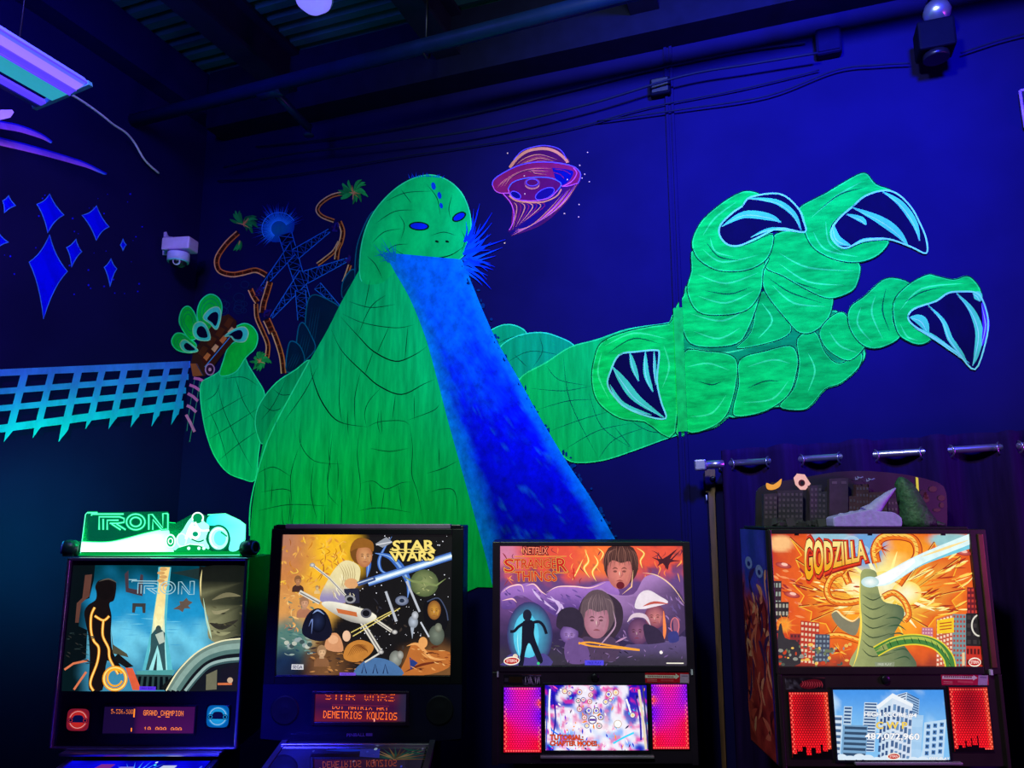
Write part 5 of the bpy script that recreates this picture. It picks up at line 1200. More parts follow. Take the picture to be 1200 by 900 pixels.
a.poly([(652, 408), (664, 404), (722, 565), (708, 570)], C(190, 195, 205)); a.ell(745, 455, 36, 26, C(170, 180, 200), edge=C(90, 100, 130)); a.ell(745, 455, 14, 11, C(40, 50, 70))
for o_, c in ((0.075, C(20, 15, 10)), (0.03, C(250, 225, 120))):
    a.text('STAR', [(700, 132), (915, 128), (922, 183), (692, 187)], c, o_); a.text('WARS', [(680, 190), (922, 184), (915, 236), (690, 242)], c, o_)
for y in (178, 195): a.rect(682, y - 2.5, 920, y + 2.5, C(250, 225, 120))
a.poly([(148, 806), (212, 806), (212, 834), (146, 834)], C(215, 215, 220)); a.text('SEGA', [(154, 811), (206, 811), (206, 829), (153, 829)], C(50, 50, 90), 0.02)
a.rect(408, 847, 496, 864, C(120, 80, 220)); a.text('FREE PLAY', [(420, 852), (484, 851), (484, 859), (420, 860)], C(60, 25, 140))
a.build('backglass_art', ART, m2, org)
pzt = ar[2] - 0.03
pts = [(X0, 0, pzt)] + [(X0 + (X1 - X0) * i / 16, 0, Z0 + 0.012 - 0.022 * sin(pi * i / 16)) for i in range(17)] + [(X1, 0, pzt)]
MB().prism([(p[0], d - 0.002, p[2]) for p in pts], (0, 0.014, 0)).build('speaker_panel', mat('black_panel_blue_sheen', (0.010, 0.010, 0.045), 0.35, spec=0.4), m2, org)  # blue lamp reflection is put into the black panel's base colour
for px in (334, 515):
    p = on_face(px, 832, d); MB().lathe([(0.052, 0.0), (0.052, 0.003), (0.046, 0.003), (0.03, 0.001), (0.012, 0.004)], (p.x, d - 0.002, p.z), Vector((0, -1, 0)), 28).build('speaker', mat('speaker_black', (0.004, 0.004, 0.012), 0.6), m2, org)
BQ = [(365, 811), (480.5, 808), (479, 847.5), (366, 851)]; br = rect_of(BQ, d)
bz = (br[0] + 0.012, br[1] - 0.012, br[2] + 0.012, br[3] - 0.01)
frame_rails(m2, br, bz, d - 0.012, d - 0.001, mat('plum_bezel', (0.03, 0.012, 0.04), 0.35), org, 'display_bezel')
a = faceart(BQ, d, (300, 780, 4.615), br, 0.0024)
a.grid(300, 130, 830, 330, 24, 12, lambda x, y: mixc(mixc(C(42, 10, 46), C(95, 20, 30), ss(300, 165, y) * 0 + abs(y - 225) / 105.0), C(34, 28, 52), ss(740, 800, x)))
OC = C(255, 110, 20)
for r_ in (2, 3, 5): pass
dots(a, 'STAR WARS', 372, 150, 7.2, 5.6, OC, rows=(0, 2, 3, 5, 6))
dots(a, 'DOT MATRIX ART', 415, 214, 3.65, 3.6, OC, rows=(3, 4, 5, 6))
a.rect(412, 213, 722, 219, C(85, 18, 45))
dots(a, 'DEMETRIOS KOUZIOS', 368, 250, 3.92, 5.6, OC); a.rect(640, 285, 646, 325, C(255, 150, 130))
a.build('dot_display', DOTS, m2, org)
a = faceart([(400, 855), (445, 855), (445, 868), (400, 868)], d, (300, 780, 4.615), None, 0.003)
a.text('PINBALL', [(492, 366), (590, 364), (590, 381), (492, 383)], C(150, 130, 215), 0.02); a.rect(595, 364, 630, 380, C(130, 110, 205))
a.build('nameplate', STICK, m2, org)
cabinet(m2, org, xc, d, Z0 + 0.043, BLACK, GLASSD, drop=0.16, rail=mat('dark_steel_rail', (0.25, 0.24, 0.32), 0.3, 0.8))
zg = Z0 + 0.043 - 0.041
fbox(MB(), xc - 0.27, xc + 0.262, d - 0.052, d - 0.040, zg - 0.006, zg + 0.006, 0.002).build('glass_channel', CHROME, m2, org)
a = Art(lambda x, y, lf: Vector((xc + x, d - 0.052 - y, zg - 0.004 - y * 0.119 + lf)))
a.grid(-0.258, 0, 0.252, 0.9, 30, 30, lambda x, y: mixc(mixc(C(14, 8, 40), C(60, 50, 75), ss(-0.1, 0.25, x) * 0.6), C(20, 25, 190), ss(0.1, 0.5, 0.4 - abs(x + 0.2) * 3 + nz2(x, y, 9) * 0.3) * 0.7))
for k in range(16):
    an = radians(195 + k * 11); a.lift -= a.STEP * 0.6
    a.stroke([(0.16, 0.1), (0.16 + 0.12 * cos(an), 0.1 + 0.1 * sin(an))], 0.012, rnd.choice((C(90, 70, 50), C(130, 100, 60), C(40, 90, 80), C(160, 130, 90))), taper=1)
a.stroke(sm([(0.17, 0.01), (0.2, 0.03), (0.25, 0.03)], 4), 0.012, C(30, 90, 75), taper=2); a.stroke(sm([(0.17, 0.06), (0.21, 0.05), (0.25, 0.06)], 4), 0.012, C(30, 90, 75), taper=2)
a.stroke([(-0.1, 0.03), (0.06, 0.03)], 0.02, C(30, 60, 235), taper=2); a.poly([(0.02, 0.02), (0.09, 0.02), (0.1, 0.09), (0.03, 0.08)], C(55, 60, 190)); a.ell(0.075, 0.02, 0.006, 0.01, C(190, 220, 255))
for k in range(20): a.ell(rnd.uniform(-0.25, 0.25), rnd.uniform(0.01, 0.3), 0.004, 0.008, rnd.choice((C(70, 80, 240), C(180, 100, 120), C(120, 120, 160))), n=6)
PFG = print_mat('playfield_print', es=0.40, rough=0.03, spec=1.0, stretch=(20, 20, 20), backlit=True)
a.build('playfield', PFG, m2, org)

# ------------------------------------------------------------------ shared parts of the two newer machines
def speaker(rt, org, q, d, sc, colf, lab, skyline=None):
    """perforated grille: glowing hexagon holes in a dark plate"""
    x0, x1, z0, z1 = rect_of(q, d)
    fbox(MB(), x0 - 0.004, x1 + 0.004, d - 0.004, d + 0.001, z0 - 0.004, z1 + 0.004, 0.001).build('speaker_grille', BLACK, rt, org)
    back = Art(lambda x, y, lf: Vector((x0 + (x1 - x0) * x, d - 0.0042 - lf, z1 - (z1 - z0) * y)), 0.0)
    back.grid(0, 0, 1, 1, 14, 20, lambda x, y: mixc(C(0, 0, 0), colf(x, y), 0.45))
    back.build('grille_glow', SCREEN, rt, org)
    a = Art(lambda x, y, lf: Vector((x0 + (x1 - x0) * x, d - 0.0046 - lf, z1 - (z1 - z0) * y)), 0.0)
    nx = 15; dx = 1 / nx; asp = (x1 - x0) / (z1 - z0); dy = dx * 0.866 * asp; ny = int(1 / dy)
    for j in range(ny):
        for i in range(nx - (j % 2)):
            x, y = dx * (0.5 + i + 0.5 * (j % 2)), dy * (0.5 + j) + (1 - ny * dy) / 2
            e = 1.0 if (i in (0, nx - 1 - (j % 2)) or j in (0, ny - 1)) else 0.0
            c = colf(x, y); c = mixc(c, mixc(c, C(255, 110, 90), 0.45), e * ss(0.25, 0.6, c[0]))
            a.lift -= a.STEP
            a.ell(x, y, dx * 0.40, dx * 0.40 * asp, c, n=6)
    o = a.build('grille_holes', DOTS, rt, org); tag(o, kind='stuff')
    if skyline:
        s_ = Art(lambda x, y, lf: Vector((x0 + (x1 - x0) * x, d - 0.0052 - lf, z1 - (z1 - z0) * y)), 0.0)
        s_.poly([(0, 1)] + [p for (xa, xb, h) in skyline for p in ((xa, 1 - h), (xb, 1 - h))] + [(1, 1)], C(8, 2, 4)); s_.build('skyline_decal', STICK, rt, org)
def sticker(rt, org, q, d, draw, sc, name='sticker', lab=None, m=None):
    r = rect_of(q, d)
    a = faceart(q, d, sc, r, 0.0012); draw(a)
    so_ = fbox(MB(), r[0], r[1], d - 0.0010, d + 0.0005, r[2], r[3]).build(name, STICKB, rt, org)
    return a.build('print', m or STICK, so_, org)
STICKB = mat('sticker_paper', (0.2, 0.03, 0.05), 0.5)

# ------------------------------------------------------------------ machine 3: red and violet backglass
d = 2.75
Q3 = [(577.6, 634), (810.5, 636), (816, 896), (576, 897)]
X0, X1, Z0, Z1 = rect_of(Q3, d); xc = (X0 + X1) / 2
org = Vector((xc, d + 0.15, 0))
m3 = thing('pinball_machine', 'pinball machine with red and violet backglass, white lit screen and red blue speaker grilles', 'pinball machine', org, 0, 'pinball machines along the back wall')
PLUM = mat('plum_black_metal', (0.022, 0.012, 0.03), 0.38, spec=0.4)
fbox(MB(), X0, X1, d + 0.012, d + 0.30, Z0, Z1, 0.004).build('backbox', BLACK, m3, org)
AQ = [(587, 639.5), (800.5, 640.5), (804.5, 779.5), (585, 780.5)]; ar = rect_of(AQ, d)
zs = on_face(690, 787, d).z
frame_rails(m3, (X0, X1, zs, Z1), ar, d - 0.006, d + 0.012, PLUM, org)
a = faceart(AQ, d, (570, 625, 4.615), ar, -0.008)
def bg3(x, y):
    n = nz2(x, y, 0.012) + 0.5 * nz2(x, y, 0.03, 4)
    c = mixc(C(235, 85, 65), C(255, 120, 60), ss(420, 600, x + n * 60) * ss(900, 640, x)); c = mixc(c, C(80, 45, 75), ss(0.1, 0.5, n) * 0.7)
    c = mixc(c, C(215, 130, 165), ss(260, 90, x + n * 50) * ss(260, 120, y))
    c = mixc(c, C(105, 70, 130), ss(200, 300, y + n * 50 + abs(x - 500) * 0.06)); c = mixc(c, C(55, 42, 80), ss(380, 560, y + n * 40))
    c = mixc(c, C(60, 55, 65), ss(600, 700, y + n * 40) * 0.8); return c
a.grid(60, 55, 1095, 725, 64, 44, bg3)
for k in range(50):
    x, y = rnd.uniform(90, 1070), rnd.uniform(75, 250); a.lift -= a.STEP * 0.8
    a.stroke(sm([(x, y), (x + rnd.uniform(-15, 15), y + 15), (x + rnd.uniform(-30, 30), y + rnd.uniform(25, 50))], 3), rnd.uniform(3, 8), rnd.choice((C(255, 130, 70), C(255, 170, 80), C(150, 50, 60), C(120, 45, 70))), taper=2)
for L, w in (([(540, 90), (560, 150), (535, 190), (565, 240)], 16), ([(590, 120), (610, 160), (580, 210), (600, 260)], 14), ([(530, 140), (500, 200), (470, 255)], 10), ([(820, 80), (860, 110), (840, 150), (850, 190)], 12), ([(610, 80), (640, 110), (620, 150)], 10)): a.stroke(sm(L, 4), w, C(255, 175, 60), taper=2); a.stroke(sm(L, 4), w * 0.4, C(255, 240, 150), taper=2)
a.poly(sm([(900, 130), (960, 140), (1040, 85), (1000, 140), (1060, 150), (1000, 160), (985, 200), (960, 165), (930, 180), (940, 155)], 3, True), C(75, 30, 45))
for L in ([(960, 150), (930, 110), (900, 95)], [(1000, 150), (1040, 110), (1060, 90)], [(980, 160), (970, 200)]): a.stroke(sm(L, 4), 9, C(70, 28, 45), taper=1)
# big reaching violet arm and plain faceless group
a.poly(sm([(80, 320), (120, 285), (190, 275), (230, 270), (280, 290), (320, 330), (380, 290), (470, 285), (560, 290), (640, 262), (690, 270), (720, 340), (560, 380), (420, 440), (380, 450), (300, 400), (240, 360), (200, 340), (150, 345), (160, 400), (90, 410), (80, 370)], 4, True), lambda x, y: mixc(C(165, 115, 200), C(95, 65, 140), ss(290, 420, y)))
for L in ([(85, 320), (130, 288), (190, 280), (205, 320)], [(215, 285), (260, 275), (300, 315), (330, 335)], [(330, 320), (390, 290), (480, 288), (570, 295), (650, 265)], [(85, 365), (140, 355), (165, 375)]): a.stroke(sm(L, 5), 9, C(240, 150, 170), taper=2); a.stroke(sm(L, 5), 4, C(255, 235, 230), taper=2)
for L in ([(330, 350), (400, 380), (430, 440)], [(350, 340), (400, 400), (380, 440)], [(250, 300), (290, 350), (380, 420)]): a.stroke(sm(L, 5), 14, C(215, 185, 235), taper=2)
a.poly(sm([(620, 300), (680, 330), (800, 330), (860, 240), (930, 230), (1010, 280), (1075, 370), (1080, 520), (900, 600), (700, 560), (640, 420)], 4, True), lambda x, y: mixc(C(175, 130, 195), C(75, 55, 95), ss(300, 480, y + (x - 750) * 0.5)))
a.stroke(sm([(850, 215), (930, 230), (1010, 290), (1075, 385)], 5), 6, C(255, 210, 170), taper=2)
daub(a, (90, 300, 600, 430), 50, (C(120, 85, 165), C(150, 110, 185), C(95, 68, 140)), ang=0.5)
daub(a, (640, 330, 1060, 560), 60, (C(165, 125, 185), C(105, 82, 140), C(140, 105, 165)), ang=1.0)
daub(a, (330, 560, 1070, 712), 60, (C(90, 75, 110), C(50, 42, 60), C(110, 92, 135), C(75, 70, 80)), ang=0.4)
SK1, SK2, SK3 = C(235, 140, 125), C(225, 165, 175), C(165, 130, 200)
def face(cx, cy, r, ry, sk, hair, hl, sh): 
    a.ell(cx, cy - r * 0.25, r * 1.15, ry * 1.12, hair, 0, 24); a.ell(cx + sh, cy + r * 0.25, r * 0.82, ry * 0.9, sk, 0, 24, edge=mixc(sk, C(120, 40, 70), 0.45))
    feat(a, cx + sh, cy + r * 0.3, r * 0.78, ry * 0.86, sk)
    a.poly(sm([(cx - r * 1.1, cy + r * 0.1), (cx - r * 0.9, cy - ry * 0.8), (cx, cy - ry * 1.2), (cx + r * 0.9, cy - ry * 0.8), (cx + r * 1.1, cy + r * 0.1), (cx + r * 0.6, cy - ry * 0.3), (cx, cy - ry * 0.22), (cx - r * 0.6, cy - ry * 0.35)], 4, True), hair)
    for k in range(16):
        t_ = (k / 15 - 0.5) * 2; w_ = rnd.uniform(-0.12, 0.12)
        a.stroke(sm([(cx + t_ * r * 0.5 + w_ * r, cy - ry * (1.12 - 0.25 * t_ * t_)), (cx + t_ * r * 0.95, cy - ry * 0.65), (cx + t_ * r * 1.05 + w_ * r, cy - ry * (0.15 - 0.3 * t_ * t_) + rnd.uniform(0, 0.15) * ry)], 4), r * rnd.uniform(0.03, 0.09), mixc(hair, hl, rnd.uniform(0.2, 0.9)), taper=2)
    a.stroke(sm([(cx + sh + r * 0.1, cy + r * 0.1), (cx + sh + r * 0.2, cy + r * 0.5), (cx + sh, cy + r * 0.55)], 4), r * 0.07, mixc(sk, C(120, 40, 70), 0.5), taper=2)
face(735, 185, 82, 108, SK1, C(75, 45, 45), C(165, 110, 95), -8)
a.ell(730, 282, 22, 20, C(110, 30, 45)); a.stroke([(800, 200), (790, 290), (740, 330)], 8, C(255, 200, 150), taper=2)
a.poly(sm([(500, 420), (540, 340), (640, 320), (730, 380), (740, 480), (700, 560), (620, 640), (520, 620), (480, 520)], 4, True), C(60, 45, 62))
face(605, 450, 82, 112, C(200, 140, 160), C(98, 78, 88), C(140, 115, 120), -6)
a.poly(sm([(530, 560), (600, 570), (680, 560), (740, 640), (720, 690), (480, 690), (490, 620)], 4, True), C(82, 62, 92)); a.stroke(sm([(690, 420), (700, 500), (640, 580), (600, 620)], 5), 8, C(190, 150, 180), taper=2)
a.poly(sm([(380, 490), (400, 420), (470, 400), (520, 440), (530, 520), (500, 560), (400, 520)], 4, True), C(52, 42, 62)); a.ell(450, 545, 50, 52, SK3, 0.3, edge=C(95, 65, 130)); feat(a, 448, 552, 38, 42, SK3); a.poly(sm([(385, 500), (420, 470), (500, 490), (520, 540), (460, 510)], 4, True), C(52, 42, 62)); a.poly(sm([(430, 590), (520, 570), (560, 690), (440, 700)], 4, True), C(110, 80, 140))
a.ell(915, 450, 56, 66, C(215, 130, 130), edge=C(120, 60, 90)); feat(a, 912, 455, 44, 56, C(215, 130, 130)); a.poly(sm([(805, 400), (830, 330), (880, 308), (940, 340), (985, 375), (900, 400), (850, 410)], 4, True), C(240, 225, 235)); a.stroke(sm([(850, 395), (910, 375), (985, 382)], 4), 14, C(200, 90, 80), taper=2); a.stroke(sm([(960, 420), (965, 520), (960, 580)], 4), 18, C(255, 140, 80), taper=2)
a.ell(825, 530, 58, 72, C(150, 95, 130), edge=C(90, 55, 95)); feat(a, 815, 535, 46, 62, C(150, 95, 130)); a.stroke(sm([(765, 480), (800, 445), (860, 450), (890, 500)], 4), 24, C(225, 200, 215), taper=2); a.poly(sm([(850, 500), (900, 500), (950, 540), (960, 600), (880, 610)], 4, True), C(55, 42, 70))
a.poly(sm([(740, 620), (800, 600), (880, 600), (960, 590), (1080, 560), (1080, 718), (720, 718)], 4, True), lambda x, y: mixc(C(98, 80, 130), C(60, 52, 70), ss(600, 690, y)))
a.poly([(1010, 460), (1045, 460), (1040, 560), (1015, 555)], C(150, 90, 120)); a.ring(1020, 500, 22, 44, 5, C(225, 120, 130)); a.poly(sm([(985, 540), (1030, 530), (1040, 580), (990, 590)], 3, True), C(60, 60, 130))
for L in ([(500, 598), (560, 590), (690, 610), (830, 630)], [(500, 592), (570, 610), (700, 620), (830, 632)]): a.stroke(sm(L, 4), 9, C(255, 170, 60), taper=0)
a.ell(945, 643, 9, 9, C(255, 245, 240)); a.stroke([(700, 590), (760, 560)], 10, C(200, 150, 190), taper=2)
for k in range(40):
    x, y = rnd.uniform(340, 1070), rnd.uniform(600, 712); a.lift -= a.STEP * 0.8; a.stroke([(x, y), (x + rnd.uniform(-30, 30), y + rnd.uniform(5, 22))], rnd.uniform(3, 7), rnd.choice((C(120, 90, 150), C(40, 32, 55), C(150, 120, 170), C(70, 60, 80))), taper=2)
# cyan glow with a plain dark standing figure
a.ell(235, 550, 125, 180, C(80, 205, 240), n=28, edge=C(60, 50, 105)); a.ell(215, 560, 70, 130, C(130, 235, 250), n=24, edge=C(80, 200, 235))
a.poly(sm([(90, 700), (130, 655), (230, 675), (310, 650), (350, 718), (90, 718)], 3, True), C(80, 70, 140))
a.poly(sm([(196, 482), (218, 470), (245, 470), (262, 490), (258, 540), (266, 580), (285, 630), (305, 690), (285, 705), (258, 650), (236, 600), (222, 604), (208, 650), (196, 718), (170, 718), (186, 640), (190, 580), (192, 530)], 4, True), C(22, 24, 42))
for L, w in (([(204, 486), (172, 508), (150, 530), (128, 532)], 16), ([(256, 482), (288, 480), (312, 505), (326, 545)], 16)): a.stroke(sm(L, 4), w, C(22, 24, 42))
a.ell(222, 444, 24, 32, C(30, 32, 52))
a.stroke(sm([(170, 540), (168, 600), (180, 690)], 4), 5, C(170, 245, 255), taper=2)
# lettering
def outl(t, q, o_, wp=None):
    a.text(t, q, C(120, 20, 20), o_ + 0.03, wp); a.text(t, q, C(255, 190, 90), o_ + 0.012, wp); a.text(t, q, C(205, 35, 35), o_ - 0.012, wp)
a.text('NETFLIX', [(204, 72), (338, 76), (336, 112), (204, 108)], C(70, 12, 25), 0.11); a.text('NETFLIX', [(204, 72), (338, 76), (336, 112), (204, 108)], C(255, 135, 105), 0.015)
for L in ([(155, 124), (440, 124)], [(100, 210), (158, 210)], [(385, 214), (445, 214)]): a.stroke(L, 6, C(255, 190, 90)); a.stroke(L, 3, C(205, 40, 35))
outl('S', [(100, 138), (152, 138), (152, 206), (100, 206)], 0.02); outl('TRANGE', [(155, 138), (382, 138), (384, 190), (155, 190)], 0.02); outl('R', [(384, 134), (440, 134), (444, 206), (388, 206)], 0.02)
outl('THINGS', [(158, 204), (384, 204), (386, 258), (160, 258)], 0.02)
a.stroke([(478, 190), (478, 250)], 6, C(200, 40, 40)); a.stroke([(466, 216), (490, 216)], 4, C(200, 40, 40))
a.ell(154, 668, 14, 14, C(235, 215, 190)); pill(a, 134, 692, 88, 38); a.ell(280, 705, 8, 8, C(60, 200, 130))
a.rect(533, 687, 635, 713, C(85, 75, 235)); a.text('FREE PLAY', [(548, 695), (622, 694), (622, 707), (548, 708)], C(25, 20, 140)); a.rect(972, 698, 1064, 704, C(255, 250, 230))
a.build('backglass_art', ART, m3, org)
fbox(MB(), X0 + 0.002, X1 - 0.002, d - 0.001, d + 0.013, Z0 + 0.004, zs, 0.002).build('speaker_panel', PLUM, m3, org)
for x in (X0, X1 - 0.022): fbox(MB(), x, x + 0.022, d - 0.006, d + 0.0, Z0, zs, 0.002).build('panel_edge', PLUM, m3, org)
def rb(x, y):
    c = mixc(C(40, 10, 255), C(235, 20, 150), exp(-((x - 0.5) ** 2 * 6 + (y - 0.0) ** 2 * 3))); c = mixc(c, C(255, 10, 45), ss(0.3, 0.75, y + (0.5 - x) * 0.30)); c = mixc(c, C(215, 10, 180), 0.5 * exp(-((x - 0.5) ** 2 * 8 + (y - 0.4) ** 2 * 5)))
    return c
speaker(m3, org, [(590, 805), (633.5, 805), (634.6, 881), (590.6, 881.6)], d, None, lambda x, y: mixc(rb(x, y), C(255, 60, 60), exp(-((x - 0.98) ** 2 * 60 + (y - 0.25) ** 2 * 250))), '')
speaker(m3, org, [(760.7, 802), (804, 801), (808, 877), (767, 878)], d, None, lambda x, y: mixc(rb(1 - x, y), C(255, 60, 60), exp(-((x - 0.05) ** 2 * 60 + (y - 0.25) ** 2 * 250))), '')
LQ = [(639, 803), (756, 802.5), (760.7, 878), (639, 880)]; lr = rect_of(LQ, d)
frame_rails(m3, (lr[0] - 0.008, lr[1] + 0.008, lr[2] - 0.008, lr[3] + 0.008), lr, d - 0.006, d - 0.001, BLACKG, org, 'screen_bezel', 0.001)
a = faceart(LQ, d, (570, 775, 4.615), lr, 0.0022)
def bgl(x, y):
    n = nz2(x, y, 0.016, 2); m_ = nz2(x, y, 0.03, 9)
    c = mixc(C(245, 240, 255), C(255, 190, 230), ss(-0.1, 0.3, m_)); c = mixc(c, C(40, 150, 255), ss(-0.05, 0.3, n)); c = mixc(c, C(35, 15, 190), ss(0.0, 0.4, n + ss(120, 260, abs(x - 590)) * 0.5 - ss(250, 430, y) * 0.45)); c = mixc(c, C(225, 30, 160), ss(0.12, 0.4, m_) * 0.85)
    return mixc(c, C(255, 255, 255), exp(-((x - 600) / 150) ** 2 - ((y - 350) / 80) ** 2) * 0.7)
a.grid(315, 125, 885, 488, 50, 34, bgl)
for k in range(150):
    x, y = rnd.uniform(325, 870), rnd.uniform(132, 475); a.lift -= a.STEP * 0.8
    an = rnd.choice((1.2, 1.4, -1.2, 1.57, 0.6, 2.4)); l = rnd.uniform(8, 34)
    a.stroke([(x, y), (x + l * cos(an), y + l * sin(an))], rnd.uniform(3, 10), rnd.choice((C(255, 255, 255), C(255, 255, 255), C(40, 60, 220), C(30, 200, 255), C(255, 90, 190), C(255, 150, 60), C(20, 10, 90), C(150, 60, 220))), taper=2)
for L, w, c in (([(345, 150), (340, 250), (345, 400)], 10, C(255, 255, 255)), ([(360, 180), (375, 300), (360, 400)], 8, C(30, 20, 160)), ([(330, 180), (322, 480)], 7, C(70, 90, 200)), ([(820, 150), (845, 300), (868, 470)], 12, C(235, 220, 190)), ([(800, 180), (830, 300), (840, 420)], 10, C(60, 40, 170)), ([(840, 130), (880, 470)], 9, C(60, 60, 120)), ([(400, 280), (405, 350)], 8, C(220, 230, 255)), ([(755, 200), (790, 300)], 9, C(255, 255, 255)), ([(350, 370), (400, 400), (470, 405)], 8, C(30, 120, 255)), ([(800, 380), (740, 410), (690, 440)], 10, C(60, 220, 255))): a.stroke(sm(L, 4), w, c)
for k in range(9): a.stroke([(575 + 30 * cos(k * 0.7), 310 + 26 * sin(k * 0.7)), (575 + 60 * cos(k * 0.7), 310 + 56 * sin(k * 0.7))], 9, C(255, 140, 30), taper=2)
for (x, y, r) in ((505, 165, 13), (565, 180, 12), (570, 145, 12), (498, 210, 12), (525, 205, 12), (560, 215, 12), (505, 255, 13), (555, 263, 15), (595, 263, 15), (620, 298, 14), (532, 300, 13), (660, 175, 15), (698, 165, 15), (645, 215, 13), (612, 345, 14), (545, 345, 12), (425, 160, 13), (450, 170, 12), (790, 285, 14), (670, 205, 9)):
    a.ell(x, y, r, r, C(245, 240, 235)); a.ring(x, y, r, r, 3.5, rnd.choice((C(70, 50, 80), C(190, 80, 40), C(80, 70, 160)))); a.ell(x, y, r * 0.5, r * 0.5, rnd.choice((C(235, 150, 170), C(120, 110, 230), C(255, 220, 140))))
a.ell(575, 312, 24, 24, C(255, 255, 255)); a.ring(575, 312, 21, 21, 5, C(80, 30, 130)); a.rect(558, 306, 592, 318, C(90, 50, 160)); a.ell(712, 333, 20, 20, C(255, 255, 255)); a.ring(712, 333, 20, 20, 2.5, C(190, 140, 70))
for t, q in (('TUTORIAL:', [(344, 396), (524, 396), (526, 422), (344, 424)]), ('CHAPTER MODES', [(344, 430), (600, 428), (602, 454), (344, 456)])): a.text(t, q, C(50, 0, 0), 0.07); a.text(t, q, C(245, 85, 40), 0.018)
a.build('display_screen', SCREEN, m3, org)
def drawl(a):
    a.grid(90, 72, 297, 128, 20, 6, lambda x, y: mixc(C(20, 14, 30), C(110, 80, 140), ss(-0.1, 0.5, nz2(x, y, 0.05)) * ss(180, 220, x)))
    a.rect(98, 92, 118, 112, C(60, 50, 70)); a.rect(122, 84, 195, 116, C(45, 28, 16))
    for k in range(14): x = rnd.uniform(205, 290); a.stroke([(x, 80), (x + rnd.uniform(-14, 14), 122)], 4, rnd.choice((C(150, 120, 180), C(25, 15, 45), C(200, 170, 220))), taper=2)
sticker(m3, org, [(590, 791), (634, 790), (634, 802), (590.5, 803)], d, drawl, (570, 775, 4.615))
def drawr(a):
    a.rect(840, 55, 1110, 130, C(205, 20, 45)); a.poly([(858, 76), (1020, 74), (1020, 64), (1042, 80), (1020, 96), (1020, 90), (858, 92)], C(235, 215, 225))
    for k in range(14): a.rect(872 + k * 10, 79, 878 + k * 10, 87, C(150, 60, 90))
    a.rect(1045, 66, 1095, 116, C(190, 150, 205)); a.rect(868, 98, 920, 101, C(240, 140, 150)); a.rect(868, 106, 920, 109, C(240, 140, 150)); a.rect(940, 98, 1010, 108, C(215, 60, 80)); a.rect(1052, 74, 1088, 78, C(120, 90, 150))
sticker(m3, org, [(756, 789), (807, 787.5), (808, 800), (756, 801)], d, drawr, (570, 775, 4.615))
p = on_face(697, 793.5, d); MB().lathe([(0.014, 0), (0.014, 0.006), (0.011, 0.009), (0.004, 0.009)], (p.x, d, p.z), Vector((0, -1, 0)), 18).build('lock', DARKM, m3, org)
for x, y in ((583.4, 789.5), (810, 787)):
    p = on_face(x, y, d); fbox(MB(), p.x - 0.003, p.x + 0.003, d - 0.012, d - 0.006, p.z - 0.009, p.z + 0.009).build('hinge_pin', PLASTIC_W, m3, org)
pz = on_face(700, 886, d); MB().rbox(on_face(633, 887, d).x, on_face(766, 887, d).x, d - 0.016, d + 0.0, pz.z - 0.004, pz.z + 0.004, 0.002).build('ledge', GREYM, m3, org)
cabinet(m3, org, xc, d, Z0, PLUM, GLASSD, rail=DARKM)

# ------------------------------------------------------------------ machine 4: orange burst backglass
d = 2.5
Q4 = [(899, 619), (1155, 621.5), (1182, 895), (918, 897)]
X0, X1, Z0, Z1 = rect_of(Q4, d); Z0 -= 0.01; xc = (X0 + X1) / 2
org = Vector((xc, d + 0.15, 0))
m4 = thing('pinball_machine', 'rightmost pinball machine with orange and yellow backglass, red grilles and illustrated side', 'pinball machine', org, 0, 'pinball machines along the back wall')
BROWNB = mat('brown_black_metal', (0.026, 0.014, 0.020), 0.36, spec=0.4)
fbox(MB(), X0 + 0.002, X1, d + 0.012, d + 0.30, Z0, Z1, 0.004).build('backbox', BLACK, m4, org)
AQ = [(902, 626), (1135.5, 625.5), (1151, 778), (914, 784)]; ar = rect_of(AQ, d)
zs = on_face(1030, 790, d).z
frame_rails(m4, (X0, X1, zs, Z1), ar, d - 0.006, d + 0.012, BROWNB, org)
fbox(MB(), X1 - 0.03, X1 - 0.012, d - 0.010, d - 0.004, zs + 0.02, Z1 - 0.015, 0.002).build('brass_glint', mat('brass_glint_metal', (0.22, 0.13, 0.06), 0.4, 0.8), m4, org)  # brass-toned reflection on the frame bar, shaped as a thin strip
for fx_ in (0.13, 0.5, 0.87):
    fbox(MB(), ar[0] + (ar[1] - ar[0]) * fx_ - 0.006, ar[0] + (ar[1] - ar[0]) * fx_ + 0.006, d - 0.004, d + 0.004, ar[3] - 0.005, ar[3] + 0.002).build('glass_clip', BLACK, m4, org)
a = faceart(AQ, d, (865, 605, 4), ar, -0.008)
def bg4(x, y):
    n = nz2(x, y, 0.012) + 0.5 * nz2(x, y, 0.03, 6)
    r = sqrt(((x - 690) / 1.3) ** 2 + (y - 330) ** 2)
    c = mixc(C(255, 240, 150), C(255, 165, 40), ss(60, 190, r + n * 40)); c = mixc(c, C(232, 95, 35), ss(180, 330, r + n * 40)); c = mixc(c, C(185, 45, 40), ss(330, 480, r + n * 60))
    c = mixc(c, C(110, 165, 220), ss(0.2, 0.7, exp(-((x - 610) / 110) ** 2 - ((y - 150) / 110) ** 2) + n * 0.15)); c = mixc(c, C(150, 195, 215), ss(0.35, 0.6, exp(-((x - 440) / 110) ** 2 - ((y - 95) / 45) ** 2)))
    c = mixc(c, C(150, 200, 205), ss(0.4, 0.7, exp(-((x - 1000) / 120) ** 2 - ((y - 110) / 50) ** 2))); c = mixc(c, C(255, 195, 130), ss(0.5, 0.8, exp(-((x - 200) / 90) ** 2 - ((y - 130) / 60) ** 2)))
    return mixc(c, C(120, 60, 50), ss(600, 720, y + n * 40) * 0.6)
